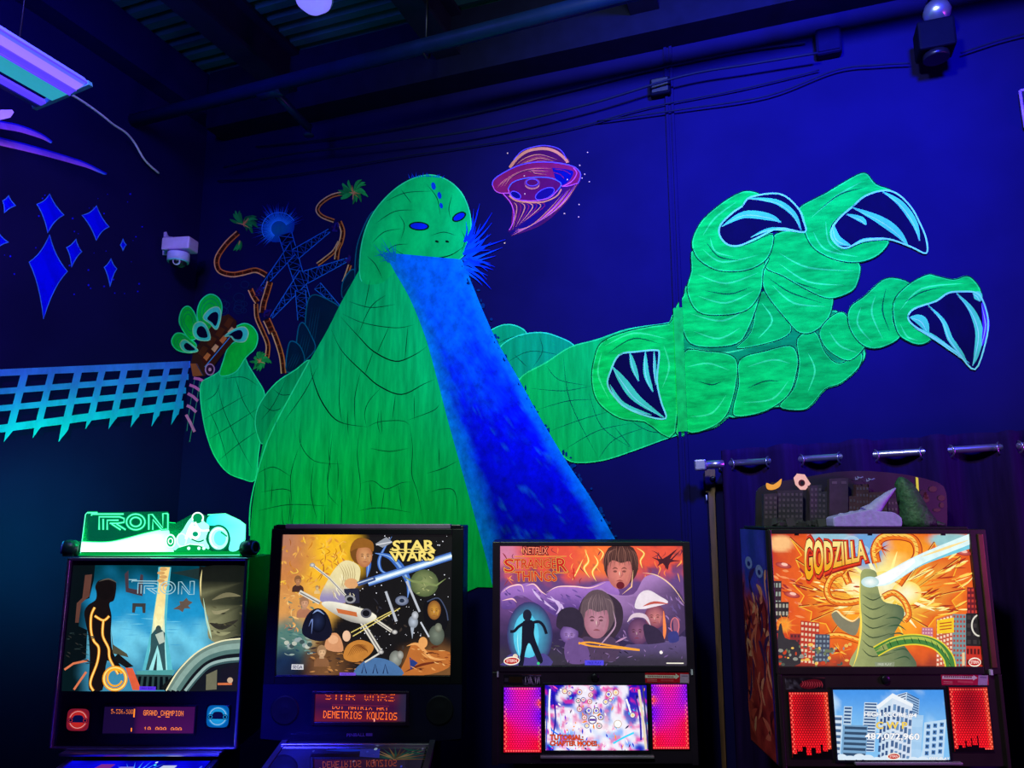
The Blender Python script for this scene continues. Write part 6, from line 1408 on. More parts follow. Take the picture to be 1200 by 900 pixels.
a.grid(140, 75, 1150, 715, 60, 44, bg4)
# fan of orange panels, plain rayed fans left and right
def fan(ox, oy, tips, c0, c1, rib):
    for p, q in zip(tips, tips[1:]):
        m_ = ((p[0] + q[0]) / 2 * 0.86 + ox * 0.14, (p[1] + q[1]) / 2 * 0.86 + oy * 0.14)
        P = [(ox, oy), p, (p[0] * 0.6 + m_[0] * 0.4, p[1] * 0.6 + m_[1] * 0.4), m_, (q[0] * 0.6 + m_[0] * 0.4, q[1] * 0.6 + m_[1] * 0.4), q]
        for k in range(1, 5): a.tri([P[0], P[k], P[k + 1]], [c0, c1, c1])
        a.lift += a.STEP; a.stroke(P[1:], 5, C(255, 185, 50))
    for p in tips: a.stroke([p, (ox, oy)], 9, rib, taper=1); a.stroke([(p[0], p[1] + 3), (ox, oy)], 3, C(255, 210, 90), taper=1)
    for k in range(22):
        p, q = tips[k % (len(tips) - 1)], tips[k % (len(tips) - 1) + 1]; t = rnd.random(); e = (p[0] * t + q[0] * (1 - t), p[1] * t + q[1] * (1 - t)); s_ = rnd.uniform(0.25, 0.6)
        a.stroke([(ox + (e[0] - ox) * s_, oy + (e[1] - oy) * s_), (ox + (e[0] - ox) * (s_ + 0.25), oy + (e[1] - oy) * (s_ + 0.25))], 7, rnd.choice((C(255, 200, 60), C(255, 140, 30), C(200, 60, 25))), taper=2)
fan(570, 400, [(245, 100), (275, 205), (262, 325), (292, 430), (350, 500), (450, 560)], C(255, 190, 60), C(225, 85, 30), C(150, 35, 20))
fan(730, 420, [(930, 120), (1050, 190), (1072, 340), (1040, 440), (900, 520)], C(255, 220, 80), C(230, 95, 30), C(150, 35, 20))
for k in range(26):
    an = rnd.uniform(0, 2 * pi); r0, r1 = rnd.uniform(40, 110), rnd.uniform(140, 230); a.lift -= a.STEP * 0.7
    a.stroke([(700 + r0 * cos(an) * 1.2, 350 + r0 * sin(an)), (700 + r1 * cos(an) * 1.2, 350 + r1 * sin(an))], 14, rnd.choice((C(255, 245, 150), C(255, 215, 80), C(255, 250, 200))), taper=2)
for (x, y, r) in ((540, 120, 40), (590, 160, 34), (640, 200, 30), (705, 300, 26)): a.ell(x, y, r, r * 0.7, C(130, 180, 225), edge=C(175, 205, 225))
for (x, y, r) in ((700, 330, 90), (800, 360, 70), (560, 330, 60)): a.ell(x, y, r, r * 0.8, C(255, 252, 215), edge=C(255, 225, 110))
daub(a, (330, 260, 560, 480), 50, (C(255, 215, 90), C(255, 245, 170), C(240, 130, 40), C(180, 60, 30)), (30, 80), (4, 11), 0.15)
daub(a, (800, 200, 1050, 470), 60, (C(255, 215, 90), C(255, 240, 150), C(240, 120, 35), C(170, 50, 25)), (40, 90), (4, 11), -0.4)
# plain golden curling ribbons
def ribbon(L, w):
    P = sm(L, 6); a.stroke(P, w, C(170, 50, 20)); a.stroke(P, w * 0.78, C(240, 120, 30)); a.stroke([(x - w * 0.12, y - w * 0.12) for x, y in P], w * 0.35, C(255, 205, 90))
    for k in range(1, len(P) - 1, 2): a.lift -= a.STEP * 0.7; a.stroke([(P[k][0] - w * 0.3, P[k][1] - w * 0.1), (P[k][0] + w * 0.3, P[k][1] + w * 0.15)], 3, C(190, 70, 25), taper=2)
ribbon([(660, 220), (650, 160), (680, 105), (750, 90), (830, 110), (850, 180), (800, 260), (760, 320)], 44)
ribbon([(530, 320), (500, 270), (450, 290), (425, 350), (450, 400), (520, 410), (580, 400)], 34)
ribbon([(690, 380), (740, 360), (790, 400), (810, 460), (790, 490)], 30)
ribbon([(590, 590), (500, 565), (430, 570), (410, 600)], 30)
for (x, y) in ((490, 640), (680, 150), (520, 255)):
    for k in range(18): an = rnd.uniform(0, 2 * pi); l = rnd.uniform(25, 60); a.lift -= a.STEP * 0.7; a.stroke([(x, y), (x + l * cos(an), y + l * sin(an))], 9, rnd.choice((C(255, 190, 70), C(235, 110, 30), C(160, 45, 20))), taper=1)
daub(a, (160, 240, 300, 480), 30, (C(235, 110, 70), C(160, 45, 45), C(245, 150, 90)), (20, 50), (6, 14), 0.5)
# buildings
def bld(x0, y0, x1, y1, c, w, nx, ny, sk=0):
    a.poly([(x0, y0 + sk), (x1, y0), (x1, y1), (x0, y1)], c)
    for i in range(nx):
        for j in range(ny):
            a.lift -= a.STEP * 0.8; xx = x0 + (x1 - x0) * (i + 0.2) / nx; yy = y0 + sk * (1 - (i + 0.5) / nx) + (y1 - y0 - sk) * (j + 0.25) / ny
            a.rect(xx, yy, xx + (x1 - x0) / nx * 0.6, yy + (y1 - y0) / ny * 0.5, w)
bld(160, 310, 205, 560, C(60, 40, 50), C(150, 160, 150), 3, 6); bld(175, 410, 242, 520, C(50, 40, 45), C(170, 165, 150), 4, 3); bld(300, 505, 390, 700, C(190, 60, 45), C(235, 205, 170), 5, 8, -8); bld(250, 560, 300, 700, C(150, 50, 50), C(90, 40, 45), 3, 6); bld(370, 560, 440, 690, C(70, 75, 95), C(130, 145, 160), 4, 6)
bld(870, 520, 920, 600, C(190, 110, 140), C(235, 180, 190), 4, 5); bld(935, 455, 1010, 700, C(200, 95, 70), C(250, 220, 190), 5, 11, 25); bld(1010, 455, 1085, 700, C(120, 150, 155), C(180, 70, 60), 5, 11); a.poly([(938, 485), (1015, 470), (1015, 540), (938, 548)], C(250, 205, 40)); 
for k in range(3): a.stroke([(950, 500 + k * 14), (1005, 492 + k * 14)], 5, C(190, 70, 30))
bld(1075, 330, 1125, 480, C(110, 30, 40), C(200, 60, 50), 3, 6); bld(1070, 450, 1150, 600, C(38, 34, 36), C(60, 54, 54), 3, 4); a.ring(1130, 505, 34, 48, 7, C(225, 220, 205)); bld(1070, 600, 1150, 700, C(200, 50, 35), C(90, 25, 25), 5, 2)
a.ell(220, 520, 40, 40, C(255, 200, 70), edge=C(220, 90, 40)); 
for k in range(10): an = k * 0.63; a.stroke([(220, 520), (220 + 70 * cos(an), 520 + 60 * sin(an))], 8, C(255, 150, 50), taper=1)
a.poly(sm([(190, 560), (205, 510), (225, 580), (290, 600), (300, 700), (190, 712)], 3, True), C(55, 50, 55))
for (x, y) in ((212, 235), (255, 375), (1055, 168)): a.ell(x, y, 40, 14, C(225, 120, 110), 0.2, edge=C(160, 40, 40)); a.ell(x + 5, y - 5, 16, 7, C(255, 200, 180), 0.2)
for k in range(60):
    x, y = rnd.uniform(195, 560), rnd.uniform(600, 708); a.lift -= a.STEP * 0.8; a.ell(x, y, rnd.uniform(4, 14), rnd.uniform(4, 10), rnd.choice((C(110, 120, 90), C(200, 70, 40), C(240, 190, 90), C(80, 90, 80), C(150, 150, 140))), n=7)
# plain green mound with bands, a curved green arc, and the white beam
a.poly(sm([(545, 712), (575, 600), (585, 480), (578, 330), (585, 262), (615, 248), (655, 265), (662, 330), (690, 400), (770, 420), (785, 470), (740, 560), (800, 620), (830, 712)], 5, True), lambda x, y: mixc(C(165, 172, 110), C(85, 105, 80), ss(590, 760, x + nz2(x, y, 0.03) * 60)))
for k in range(7): a.stroke(sm([(590, 370 + k * 42), (640, 395 + k * 44), (690 + k * 10, 370 + k * 44)], 4), 6, C(70, 85, 55), taper=2)
for k in range(6): a.stroke(sm([(700 + k * 8, 480 + k * 38), (750 + k * 8, 475 + k * 36), (790 + k * 5, 500 + k * 34)], 4), 7, C(60, 90, 60), taper=2)
a.poly(sm([(580, 480), (560, 560), (500, 540), (460, 500), (445, 465), (465, 450), (500, 480), (545, 500)], 4, True), C(135, 130, 105)); a.stroke(sm([(445, 462), (470, 448), (500, 475), (545, 495), (578, 470)], 4), 8, C(255, 235, 170), taper=2)
a.stroke(sm([(580, 270), (578, 400), (585, 520), (570, 640), (548, 712)], 5), 9, C(255, 225, 90), taper=2)
P = sm([(655, 635), (740, 590), (840, 575), (930, 595), (985, 650), (1000, 705)], 6); a.stroke(P, 52, C(235, 215, 60)); a.stroke(P, 40, C(70, 130, 60)); a.stroke([(x - 4, y - 8) for x, y in P], 14, C(170, 190, 80), taper=2); a.poly([(648, 640), (700, 595), (712, 622)], C(150, 160, 90))
for k in range(3, len(P) - 2, 2): a.stroke([(P[k][0] - 8, P[k][1] - 12), (P[k][0] + 5, P[k][1] + 18)], 4, C(30, 70, 40), taper=2)
for w, c in ((46, C(120, 205, 225)), (26, C(225, 250, 250))): a.strip(sm([(600, 310), (700, 262), (850, 180), (1085, 80)], 5), sm([(610, 330), (720, 318), (870, 215 + w * 0.3), (1085, 105 + w)], 5), lambda s, t, c=c: c)
a.strip(sm([(600, 305), (700, 265), (830, 195)], 5), sm([(610, 330), (715, 310), (835, 215)], 5), lambda s, t: C(255, 255, 255)); a.stroke([(860, 190), (1080, 110)], 12, C(255, 225, 150), taper=2)
a.ell(625, 310, 42, 26, C(255, 255, 250), edge=C(190, 225, 225))
# lettering rising in an arc, taller at the ends
def wz(x, y):
    h = 1 + 0.35 * (1 - x) ** 3; return x, 0.0 + (y - 0.5) * h + 0.5 + 0.14 * (1 - x) ** 4 * y
gq = [(312, 132), (596, 118), (606, 204), (314, 268)]
for o_, c, dx in ((0.13, C(150, 25, 25), 6), (0.10, C(225, 60, 30), 3), (0.055, C(60, 20, 10), 0), (0.03, C(250, 200, 70), 0)):
    a.text('GODZILLA', [(p[0] + dx, p[1] + dx) for p in gq], c if o_ != 0.03 else (lambda x, y: mixc(C(255, 230, 140), C(245, 170, 30), ss(140, 240, y))), o_, wz)
pill(a, 1107, 673, 56, 34); a.poly([(1050, 630), (1062, 630), (1062, 690), (1050, 690)], C(235, 200, 150)); a.poly([(650, 684), (742, 681), (740, 702), (652, 704)], C(140, 150, 120)); a.text('FREE PLAY', [(664, 689), (728, 687), (727, 697), (665, 699)], C(215, 220, 200))
a.build('backglass_art', ART, m4, org)
fbox(MB(), X0 + 0.004, X1 - 0.004, d - 0.001, d + 0.013, Z0 + 0.004, zs, 0.002).build('speaker_panel', BROWNB, m4, org)
for x in (X0, X1 - 0.012): fbox(MB(), x, x + 0.012, d - 0.008, d + 0.0, Z0, zs, 0.002).build('panel_edge', BROWNB, m4, org)
red = lambda x, y: mixc(C(255, 20, 30), C(110, 5, 20), 0.85 * exp(-((x - 0.5) ** 2 * 4 + (y - 0.25) ** 2 * 3)))
red2 = lambda x, y: mixc(red(x, y), C(255, 90, 40), ss(0.85, 1.0, x) * 0.7)
sk1 = [(0, 0.12, 0.06), (0.12, 0.14, 0.14), (0.14, 0.26, 0.10), (0.26, 0.36, 0.17), (0.36, 0.48, 0.04), (0.48, 0.6, 0.15), (0.6, 0.72, 0.07), (0.72, 0.78, 0.2), (0.78, 0.9, 0.1), (0.9, 1, 0.13)]
sk2 = [(0, 0.1, 0.04), (0.1, 0.2, 0.1), (0.2, 0.28, 0.06), (0.28, 0.32, 0.16), (0.32, 0.44, 0.08), (0.44, 0.47, 0.2), (0.47, 0.6, 0.1), (0.6, 0.63, 0.24), (0.63, 0.78, 0.06), (0.78, 1, 0.03)]
speaker(m4, org, [(921, 811), (967, 810.5), (976.7, 886), (931, 889)], d, None, red2, '', sk1)
speaker(m4, org, [(1109, 806), (1153, 804), (1166.5, 880), (1120, 880)], d, None, red2, '', sk2)
LQ = [(973, 810), (1102, 806), (1115, 887), (984, 893)]; lr = rect_of(LQ, d)
frame_rails(m4, (lr[0] - 0.008, lr[1] + 0.008, lr[2] - 0.008, lr[3] + 0.008), lr, d - 0.006, d - 0.001, BLACKG, org, 'screen_bezel', 0.001)
a = faceart(LQ, d, (865, 770, 3.582), lr, 0.0022)
a.grid(380, 125, 900, 445, 30, 20, lambda x, y: mixc(mixc(C(70, 150, 235), C(130, 195, 245), ss(130, 330, y)), C(200, 230, 250), ss(0.1, 0.5, nz2(x, y, 0.012)) * 0.8))
def tower(x0, y0, x1, y1, c, w, rows, side=None, sk=0):
    a.poly([(x0, y0), (x1, y0 - sk), (x1, y1), (x0, y1)], c)
    if side: a.poly([(x1, y0 - sk), (side[0], y0 - sk + side[1]), (side[0], y1), (x1, y1)], side[2])
    for j in range(rows):
        a.lift -= a.STEP * 0.8; yy = y0 + (y1 - y0) * (j + 0.3) / rows; a.poly([(x0 + 3, yy), (x1 - 3, yy - sk * (1 - j / rows)), (x1 - 3, yy - sk * (1 - j / rows) + (y1 - y0) / rows * 0.5), (x0 + 3, yy + (y1 - y0) / rows * 0.5)], w)
BB, BW_, BD = C(120, 165, 205), C(225, 238, 248), C(45, 80, 130)
tower(440, 212, 475, 420, C(190, 215, 235), BD, 14); tower(400, 252, 436, 430, C(210, 225, 240), C(70, 100, 140), 7); tower(525, 192, 580, 400, C(200, 220, 238), BD, 16, None, 0); tower(650, 160, 700, 300, C(215, 230, 245), BD, 14, (755, 30, C(150, 185, 220)), 16)
for j in range(11): a.stroke([(702, 150 + j * 11), (752, 172 + j * 10)], 4, BD)
tower(445, 290, 545, 425, C(150, 180, 205), C(50, 75, 105), 6, (470 - 30, 0, BB)); tower(725, 238, 775, 425, C(165, 205, 240), C(175, 212, 244), 3); tower(780, 268, 870, 430, C(190, 220, 245), C(195, 222, 245), 2, None, 16)
for i in range(3):
    for j in range(5): a.rect(790 + i * 27, 275 + j * 28 - i * 5, 806 + i * 27, 293 + j * 28 - i * 5, C(75, 125, 185)); a.rect(793 + i * 27, 279 + j * 28 - i * 5, 801 + i * 27, 288 + j * 28 - i * 5, C(40, 70, 110))
a.poly([(582, 210), (640, 165), (640, 425), (605, 425)], C(205, 225, 242)); a.poly([(640, 165), (725, 205), (735, 425), (640, 425)], C(215, 228, 244)); a.poly([(575, 205), (640, 150), (728, 192), (728, 206), (640, 170), (582, 220)], C(240, 246, 252))
for i in range(5):
    for j in range(6): x = 646 + i * 17; y = 196 + i * 6 + j * 38; a.rect(x, y, x + 12, y + 26, C(75, 105, 150) if (i + j) % 3 else C(110, 150, 195))
for i in range(3):
    for j in range(6): x = 594 + i * 15; y = 220 - i * 9 + j * 38; a.rect(x, y, x + 10, y + 26, C(55, 85, 135))
for k in range(12): a.ell(440 + k * 38, 428 + 6 * sin(k * 2), 24, 14, C(220, 236, 250))
for t, q, c in (('HIGH SCORE #4', [(524, 232), (744, 230), (744, 248), (526, 252)], C(255, 255, 255)), ('C W P', [(578, 272), (706, 268), (708, 296), (580, 301)], C(250, 215, 90)), ('487,072,960', [(534, 322), (760, 314), (762, 344), (536, 348)], C(255, 255, 255)), ('FREE PLAY', [(808, 411), (890, 408), (891, 418), (809, 421)], C(255, 255, 255))):
    a.text(t, q, C(60, 85, 140), 0.045); a.text(t, q, c, 0.025)
pill(a, 660, 414, 54, 24)
a.build('display_screen', SCREEN, m4, org)
def drawl4(a):
    a.grid(190, 85, 370, 138, 20, 6, lambda x, y: mixc(C(25, 20, 24), C(110, 105, 120), ss(-0.2, 0.5, nz2(x, y, 0.05)) * ss(280, 220, x)))
    a.rect(200, 108, 214, 134, C(60, 55, 60)); a.ell(305, 112, 48, 20, C(130, 20, 35), -0.15)
    for k in range(9): a.stroke(sm([(265 + k * 10, 100), (272 + k * 10, 112), (264 + k * 11, 126)], 3), 5, C(220, 70, 80), taper=2)
sticker(m4, org, [(919, 795), (966, 793), (968, 807), (921, 808.5)], d, drawl4, (865, 770, 3.582))
def drawr4(a):
    a.rect(845, 68, 1055, 128, C(205, 30, 70)); a.poly([(856, 84), (985, 78), (985, 72), (1003, 84), (985, 96), (985, 91), (856, 97)], C(235, 215, 225))
    for k in range(13): a.rect(864 + k * 9, 84 - k * 0.4, 870 + k * 9, 91 - k * 0.4, C(150, 60, 90))
    a.rect(1006, 70, 1046, 114, C(185, 150, 200)); a.rect(862, 106, 900, 109, C(240, 140, 150)); a.rect(862, 114, 900, 116, C(240, 140, 150)); a.rect(920, 100, 985, 108, C(225, 80, 100)); a.rect(1012, 78, 1040, 82, C(120, 90, 150))
sticker(m4, org, [(1102, 792), (1157, 788.5), (1159, 801), (1104, 804.5)], d, drawr4, (865, 770, 3.582))
p = on_face(1037, 796, d); MB().lathe([(0.014, 0), (0.014, 0.006), (0.011, 0.009), (0.004, 0.009)], (p.x, d, p.z), Vector((0, -1, 0)), 18).build('lock', DARKM, m4, org)
p = on_face(1159, 787, d); fbox(MB(), p.x - 0.004, p.x + 0.004, d - 0.014, d - 0.006, p.z - 0.008, p.z + 0.008).build('hinge_pin', PLASTIC_W, m4, org)
pz = on_face(1080, 893.5, d); MB().rbox(on_face(1000, 893, d).x, on_face(1125, 893, d).x, d - 0.016, d + 0.0, pz.z - 0.004, pz.z + 0.004, 0.002).build('ledge', GREYM, m4, org)
# illustrated side: blue above, red flames below
sd = fbox(MB(), X0 - 0.006, X0 + 0.002, d + 0.012, d + 0.295, Z0, Z1 - 0.002, 0.001).build('side_panel', BLACKG, m4, org)
a = Art(lambda x, y, lf: Vector((X0 - 0.0062 - lf, d + 0.015 + 0.275 * (1 - x), Z1 - 0.004 - (Z1 - Z0 - 0.008) * y)), 0.0001)
a.grid(0, 0, 1, 1, 14, 40, lambda x, y: mixc(mixc(C(40, 50, 150), C(60, 60, 200), 0.5 + nz2(x, y * 3, 3)), mixc(C(120, 25, 35), C(190, 60, 55), 0.5 + nz2(x, y * 3, 5)), ss(0.22, 0.36, y + 0.12 * nz2(x, y, 6))))
for k in range(46):
    x, y = rnd.uniform(0.02, 0.98), rnd.uniform(0.3, 0.98); l = rnd.uniform(0.06, 0.2); a.lift -= a.STEP * 0.8
    a.stroke(sm([(x, y), (min(1, max(0, x + rnd.uniform(-0.2, 0.2))), max(0.2, y - l * 0.5)), (min(1, max(0, x + rnd.uniform(-0.15, 0.15))), max(0.18, y - l))], 4), 0.05, rnd.choice((C(225, 110, 90), C(90, 15, 30), C(205, 70, 60), C(60, 30, 90), C(235, 150, 120))), taper=2)
a.ell(0.3, 0.16, 0.14, 0.03, C(130, 140, 215)); a.ell(0.7, 0.19, 0.14, 0.03, C(130, 140, 215)); a.ell(0.3, 0.165, 0.06, 0.012, C(40, 40, 120)); a.ell(0.7, 0.195, 0.06, 0.012, C(40, 40, 120))
a.stroke([(0.97, 0.0), (0.97, 1.0)], 0.05, C(25, 30, 140))
a.build('side_print', STICK, sd, org)
bpy.data.objects[sd.name]['label'] = 'side with blue sky and red flame print'
cabinet(m4, org, xc, d, Z0, BROWNB, GLASSD, rail=DARKM)

# ------------------------------------------------------------------ topper scene on the rightmost machine
yb_ = 2.72
tpt = on_face(1000, 610, yb_); to4 = Vector((on_face(1000, 610, 2.62).x, 2.62, Z1))
t4 = thing('topper_diorama', 'dark miniature city diorama with cut-out buildings standing on top of the rightmost machine', 'diorama', to4)
def cut(name, px, y, m, th=0.008, lift=0.0):
    P = [on_face(*p, y) for p in px]; P = [Vector((p.x, p.y, max(p.z, Z1 + lift))) for p in P]
    return MB().prism(P, (0, th, 0)).build(name, m, t4, to4)
SMOKY = mat('smoky_backdrop', (0.018, 0.008, 0.02), 0.5, noise_amt=0.6, scale=9)
BD1 = mat('dim_grey_building', (0.03, 0.016, 0.035), 0.6, noise_amt=0.3, scale=40); BD2 = mat('dim_red_building', (0.06, 0.016, 0.03), 0.6, noise_amt=0.3, scale=40); WIN = mat('dim_window', (0.10, 0.06, 0.10), 0.4)
MB().rbox(on_face(884, 612, 2.62).x, on_face(1112, 612, 2.62).x, 2.515, 2.74, Z1, Z1 + 0.008, 0.002).build('base_board', BLACK, t4, to4)
cut('backdrop', sm([(886, 625), (886, 584), (890, 572), (905, 566), (940, 560), (980, 553), (1020, 552), (1060, 556), (1088, 562), (1106, 570), (1110, 590), (1110, 625)], 2), yb_, SMOKY)
for (x0, y0, x1, m_, nx, ny) in ((911, 574, 941, BD1, 6, 5), (895, 578, 911, BD1, 3, 5), (949, 568, 963, BD1, 3, 6), (963, 575, 987, BD1, 5, 5), (1003, 567, 1018, BD2, 4, 5), (987, 581, 1003, BD2, 4, 3), (1018, 576, 1040, BD2, 5, 4), (1040, 584, 1052, BD1, 3, 3), (972, 560, 994, BD1, 2, 1)):
    yy0 = 2.69 - 0.003 * (int(x0 * 3 + y0 * 5) % 11); ob = cut('building', [(x0, 622), (x0, y0 + 1), (x1, y0), (x1, 622)], yy0, m_, 0.02)
    wb = MB()
    for i in range(nx):
        for j in range(ny):
            xx = x0 + (x1 - x0) * (i + 0.25) / nx; yy = y0 + 4 + (606 - y0) * j / ny; p = on_face(xx, yy, yy0); q = on_face(xx + (x1 - x0) / nx * 0.55, yy + 3.0, yy0); wb.rbox(p.x, q.x, yy0 - 0.001, yy0 + 0.002, q.z, p.z)
    wb.build('windows', WIN, ob, to4)
# the two lit scraps of a picture at the left and yellow strip at right
DECAL = print_mat('bright_decal', es=0.85, backlit=True, stretch=(60, 60, 60), lo=0.9, hi=1.05)
scrap = lambda: Art(lambda x, y, lf: on_face(x, y, yb_ - 0.001 - lf))
a = scrap(); a.poly(sm([(898, 566), (905, 568), (911, 565), (916, 561), (914, 570), (906, 574), (899, 573)], 3, True), C(255, 170, 60)); a.ell(905.5, 566.5, 2.5, 1.4, C(40, 15, 20)); a.build('orange_decal', DECAL, t4, to4)
a = scrap(); a.poly([(930, 560), (934, 555), (943, 556), (950, 567), (944, 574), (938, 574), (932, 568)], C(255, 190, 185)); a.ell(939.5, 566, 4, 4, C(80, 10, 25)); a.ell(940, 566, 2, 2.4, C(10, 5, 10)); a.build('pink_decal', DECAL, t4, to4)
a = scrap(); a.poly([(1073, 559), (1076, 560), (1077, 578), (1074, 575)], C(230, 210, 60)); a.poly([(1068, 568), (1076, 578), (1077, 586), (1070, 580)], C(50, 110, 220)); a.build('yellow_decal', DECAL, t4, to4)
a = scrap(); a.poly([(1081, 589), (1083, 588), (1084, 598), (1081, 596)], C(220, 200, 60)); a.build('yellow_decal', DECAL, t4, to4)
for k in range(8): a = scrap(); x, y = rnd.uniform(1082, 1106), rnd.uniform(568, 605); a.ell(x, y, rnd.uniform(2, 5), rnd.uniform(2, 4), rnd.choice((C(60, 12, 28), C(70, 26, 45), C(40, 12, 32))), n=8); a.build('dim_decal', DECAL, t4, to4)
PLN = mat('pale_violet_model', (0.25, 0.18, 0.42), 0.5)
for (x, y, s_) in ((1007, 561, 1.0), (1020, 563, 1.1)):
    p = on_face(x, y, 2.66); b = MB()
    b.tube([p + Vector((-0.014 * s_, 0, -0.004)), p + Vector((0.014 * s_, 0, 0.006))], [0.0015, 0.003], 8)
    b.prism([p + Vector((-0.004, -0.014, 0.001)), p + Vector((0.004, -0.0, 0.003)), p + Vector((0.000, 0.016, 0.008)), p + Vector((-0.006, 0.0, 0.0))], (0, 0, 0.002))
    b.prism([p + Vector((-0.014, 0, -0.004)), p + Vector((-0.009, 0, -0.002)), p + Vector((-0.014, 0, 0.008))], (0, 0.002, 0)); b.tube([p, Vector((p.x, yb_, p.z))], 0.0008, 5)
    b.build('model_plane', PLN, t4, to4)
# dark rubble in front of the buildings
rb_ = MB()
r9 = random.Random(9)
for k in range(26):
    p = on_face(r9.uniform(905, 975), 608 - r9.uniform(0, 8) * (1 if k % 3 else 0), 2.60); s_ = r9.uniform(0.012, 0.03)
    rb_.box((p.x, 2.60 + r9.uniform(-0.02, 0.03), Z1 + 0.008 + s_ * 0.4), (s_, s_, s_ * r9.uniform(0.4, 1.0)), Matrix.Rotation(r9.uniform(0, 3), 3, Vector((r9.random(), r9.random(), r9.random())).normalized()))
tag(rb_.build('rubble', mat('dark_rubble', (0.03, 0.02, 0.035), 0.8), t4, to4), kind='stuff')
# lilac sculpted splash with a slanted spike
LIL = mat('lilac_resin', (0.36, 0.27, 0.72), 0.55, noise_amt=0.12, scale=60, bump=0.3)
yl = 2.545
lo4 = on_face(1013, 612, yl); lo4 = Vector((lo4.x, yl, Z1 + 0.008))
t5 = thing('lilac_splash_model', 'lilac resin splash with slanted spike standing in front of the miniature city', 'model', lo4)
def slab(px, y0, y1, n=9):
    b = MB(); P = [on_face(*p, yl) for p in px]; b.prism([Vector((p.x, y0, max(p.z, Z1 + 0.008))) for p in P], (0, y1 - y0, 0)); return b
sb5 = slab(sm([(973, 618), (972, 608), (976, 605), (990, 602), (1004, 599), (1016, 597), (1022, 599), (1040, 600), (1047, 603), (1052, 608), (1052, 618)], 3), yl - 0.03, yl + 0.03)
o5 = sb5.build('splash_base', LIL, t5, lo4); md = o5.modifiers.new('round', 'BEVEL'); md.width = 0.008; md.segments = 3; md.limit_method = 'ANGLE'
pp = [on_face(x, y, yl) for x, y in ((1016, 603), (1025, 596), (1032, 588), (1040, 580), (1046, 575), (1049.5, 572))]
MB().tube(pp, [0.030, 0.022, 0.017, 0.011, 0.006, 0.002], 14).build('spike', LIL, t5, lo4)
for (x, y, r) in ((985, 604, 0.016), (997, 602, 0.018), (1008, 600, 0.016), (1040, 605, 0.018), (978, 609, 0.014)):
    p = on_face(x, y, yl); b = MB(); b.lathe([(r * 0.3, -r), (r * 0.8, -r * 0.6), (r, 0), (r * 0.8, r * 0.55), (r * 0.3, r * 0.9)], (p.x, yl - 0.008, p.z - r * 0.4), n=14); b.build('ripple', LIL, t5, lo4)
# plain dark green lumpy statuette (no figure)
yf = 2.60; lo6 = on_face(1076, 612, yf); lo6 = Vector((lo6.x, yf, Z1 + 0.008))
t6 = thing('green_statuette', 'plain dark green lumpy statuette right of the lilac spike on the machine top', 'statuette', lo6)
GRN = mat('dark_green_resin', (0.022, 0.065, 0.035), 0.6, noise_amt=0.5, scale=70, bump=0.5)
zc = lo6.z; h6 = on_face(1060, 559, yf).z - zc
prof = [(0.055, 0.0), (0.058, 0.02), (0.048, 0.05), (0.042, 0.08), (0.035, h6 * 0.72), (0.026, h6 * 0.86), (0.018, h6 * 0.95), (0.006, h6)]
b = MB(); b.lathe(prof, lo6, n=18)
for v_ in b.bm.verts:
    k = (v_.co.z - zc) / h6; v_.co.x += -0.045 * k ** 1.2 + 0.008 * noise.noise(v_.co * 50); v_.co.y += 0.006 * noise.noise(v_.co * 60 + Vector((9, 0, 0)))
b.build('lump', GRN, t6, lo6)
p2 = on_face(1108, 611, yf)
MB().tube([lo6 + Vector((0.03, 0, 0.012)), lo6 + Vector((0.07, 0, 0.008)), Vector((p2.x, yf, zc + 0.005))], [0.016, 0.009, 0.004], 10).build('trailing_root', GRN, t6, lo6)

# ------------------------------------------------------------------ curtain on its rod, wooden handle
off = 0.16
A_, B_ = on_back(815, 545.5, off), on_back(1195, 522.5, off)
ru = (B_ - A_).normalized(); rodL = 1.9
rodo = A_
rod = thing('curtain_rod', 'lavender steel curtain rod with square end knob on the right part of the wall', 'curtain rod', rodo)
MB().tube([A_ + ru * 0.06, A_ + ru * rodL], 0.0135, 14).build('rod', STEEL, rod, rodo)
MB().tube([A_ + ru * 0.045, A_ + ru * 0.12], 0.017, 14).build('collar', STEEL, rod, rodo)
q_ = ru.to_track_quat('X', 'Z').to_matrix()
MB().box(A_ + ru * 0.022, (0.05, 0.046, 0.046), q_, bev=0.006).build('end_knob', STEEL, rod, rodo)
for t in (0.10, 1.75): MB().tube([A_ + ru * t + Vector((0, 0, -0.014)), A_ + ru * t + Vector((0, 0, -0.03)), A_ + ru * t - V * (off - 0.002) + Vector((0, 0, -0.03))], 0.006, 8).build('wall_bracket', DARKM, rod, rodo)
cross = [846, 857, 901, 938, 984.5, 1025, 1080.5, 1113, 1171, 1193, 1228, 1270]
ts = []
for x in cross:
    y = 545.5 + (x - 815) * (522.5 - 545.5) / 380; ts.append((on_back(x, y, off) - A_).dot(ru))
CURT = mat('navy_violet_curtain', (0.014, 0.004, 0.05), 0.9, spec=0.02, noise_amt=0.2, scale=60, stretch=(1, 1, 0.1))
def wave(t):
    """depth of the cloth in front of the rod: changes side at every ring"""
    if t <= ts[0]: return 0.0
    for i in range(len(ts) - 1):
        if ts[i] <= t <= ts[i + 1]:
            s_ = sin(pi * (t - ts[i]) / (ts[i + 1] - ts[i])); return (1 if i % 2 == 0 else -1) * 0.052 * s_ * min(1, (ts[i + 1] - ts[i]) / 0.14)
    return 0.0
ctl = thing('grommet_curtain', 'dark navy violet grommet curtain hanging in folds behind the rightmost machine', 'curtain', A_ + ru * 0.8)
co4 = A_ + ru * 0.8
b = MB(); nT = 220; zs_ = [0.055, 0.03, -0.03, -0.06, -0.3, -0.7, -1.2, -1.7, -2.08]
rows = []
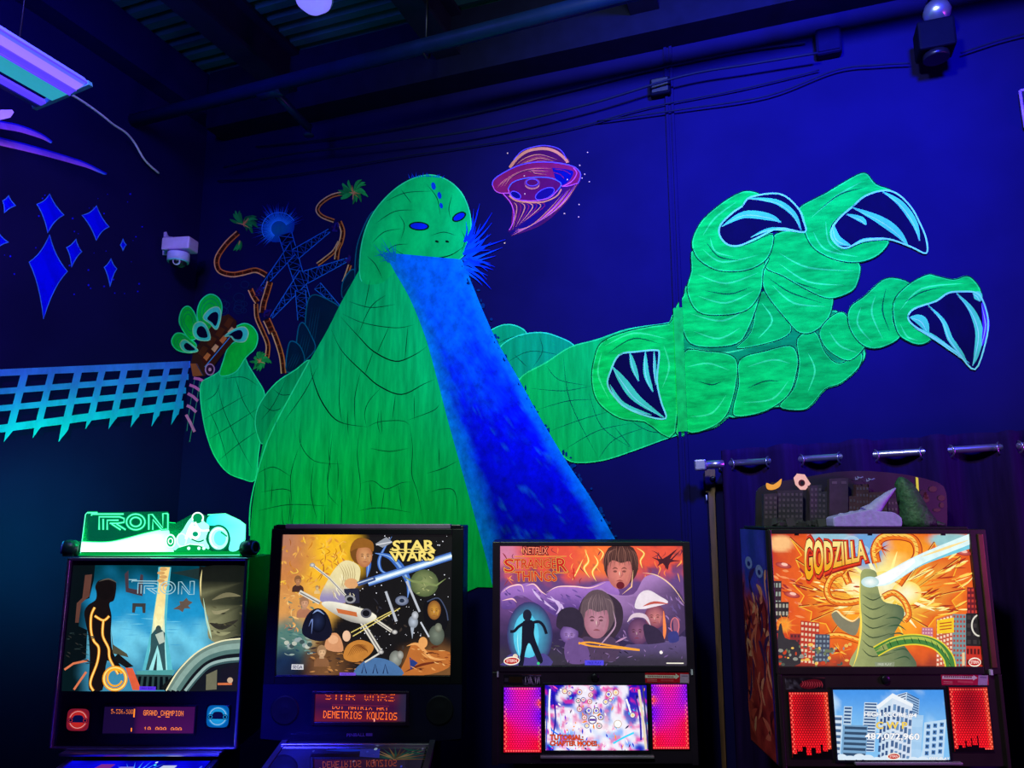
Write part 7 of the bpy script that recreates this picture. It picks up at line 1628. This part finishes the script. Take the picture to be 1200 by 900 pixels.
for k, dz in enumerate(zs_):
    row = []
    for i in range(nT + 1):
        t = ts[0] + (ts[-1] - ts[0]) * i / nT; w = wave(t) * (1.0 if dz > -0.1 else 1.0 - 0.15 * sin(i * 0.3 + k))
        p = A_ + ru * t + V * w; top = dz + (0.010 * (abs(w) / 0.05) if dz > 0 else 0)
        row.append(b.bm.verts.new(Vector((p.x, p.y, p.z + top if dz > -1 else (A_.z + dz) + 0.0))))
    rows.append(row)
for r0, r1 in zip(rows, rows[1:]):
    for i in range(nT): f = b.bm.faces.new((r0[i], r0[i + 1], r1[i + 1], r1[i])); f.smooth = True
cl = b.build('cloth', CURT, ctl, co4); md = cl.modifiers.new('thick', 'SOLIDIFY'); md.thickness = 0.002
GROM = mat('dull_grommet_ring', (0.35, 0.28, 0.5), 0.3, 0.9)
for i, t in enumerate(ts[1:-1]):
    p = A_ + ru * t; sgn = 1 if (i + 1) % 2 == 0 else -1
    ax = (ru * 0.86 + V * 0.5 * sgn).normalized()
    MB().torus(p + Vector((0, 0, -0.004)), ax, 0.022, 0.0035, 22, 8).build('grommet', GROM, ctl, co4)
# wooden handle hanging behind the rod's left end
wp = on_back(833, 560, 0.03)
wt = thing('wooden_handle', 'worn brown wooden handle leaning on the wall by the end of the curtain rod', 'handle', Vector((wp.x, wp.y, 0.0)))
wo = Vector((wp.x, wp.y, 0.0))
def wq(px): return [on_back(*p, 0.03) for p in px]
MB().prism(wq([(826, 550), (838, 550), (838, 577), (827, 577)]), -V * 0.02).build('grip', WOOD, wt, wo)
lw = wq([(830, 577), (837.5, 577), (838.5, 650), (835.5, 650)]); lw[2].z = lw[3].z = 0.0
MB().prism(lw, -V * 0.018).build('shaft', WOOD, wt, wo)
p = on_back(835.5, 561, 0.032); MB().lathe([(0.012, 0), (0.012, 0.004), (0.006, 0.006)], p, V, 14).build('rivet', DARKM, wt, wo)
p = on_back(828, 583, 0.02); MB().tube([p + Vector((0, 0, 0.012)), p - Vector((0, 0, 0.012))], 0.003, 6).build('wire_loop', PLASTIC_W, wt, wo)
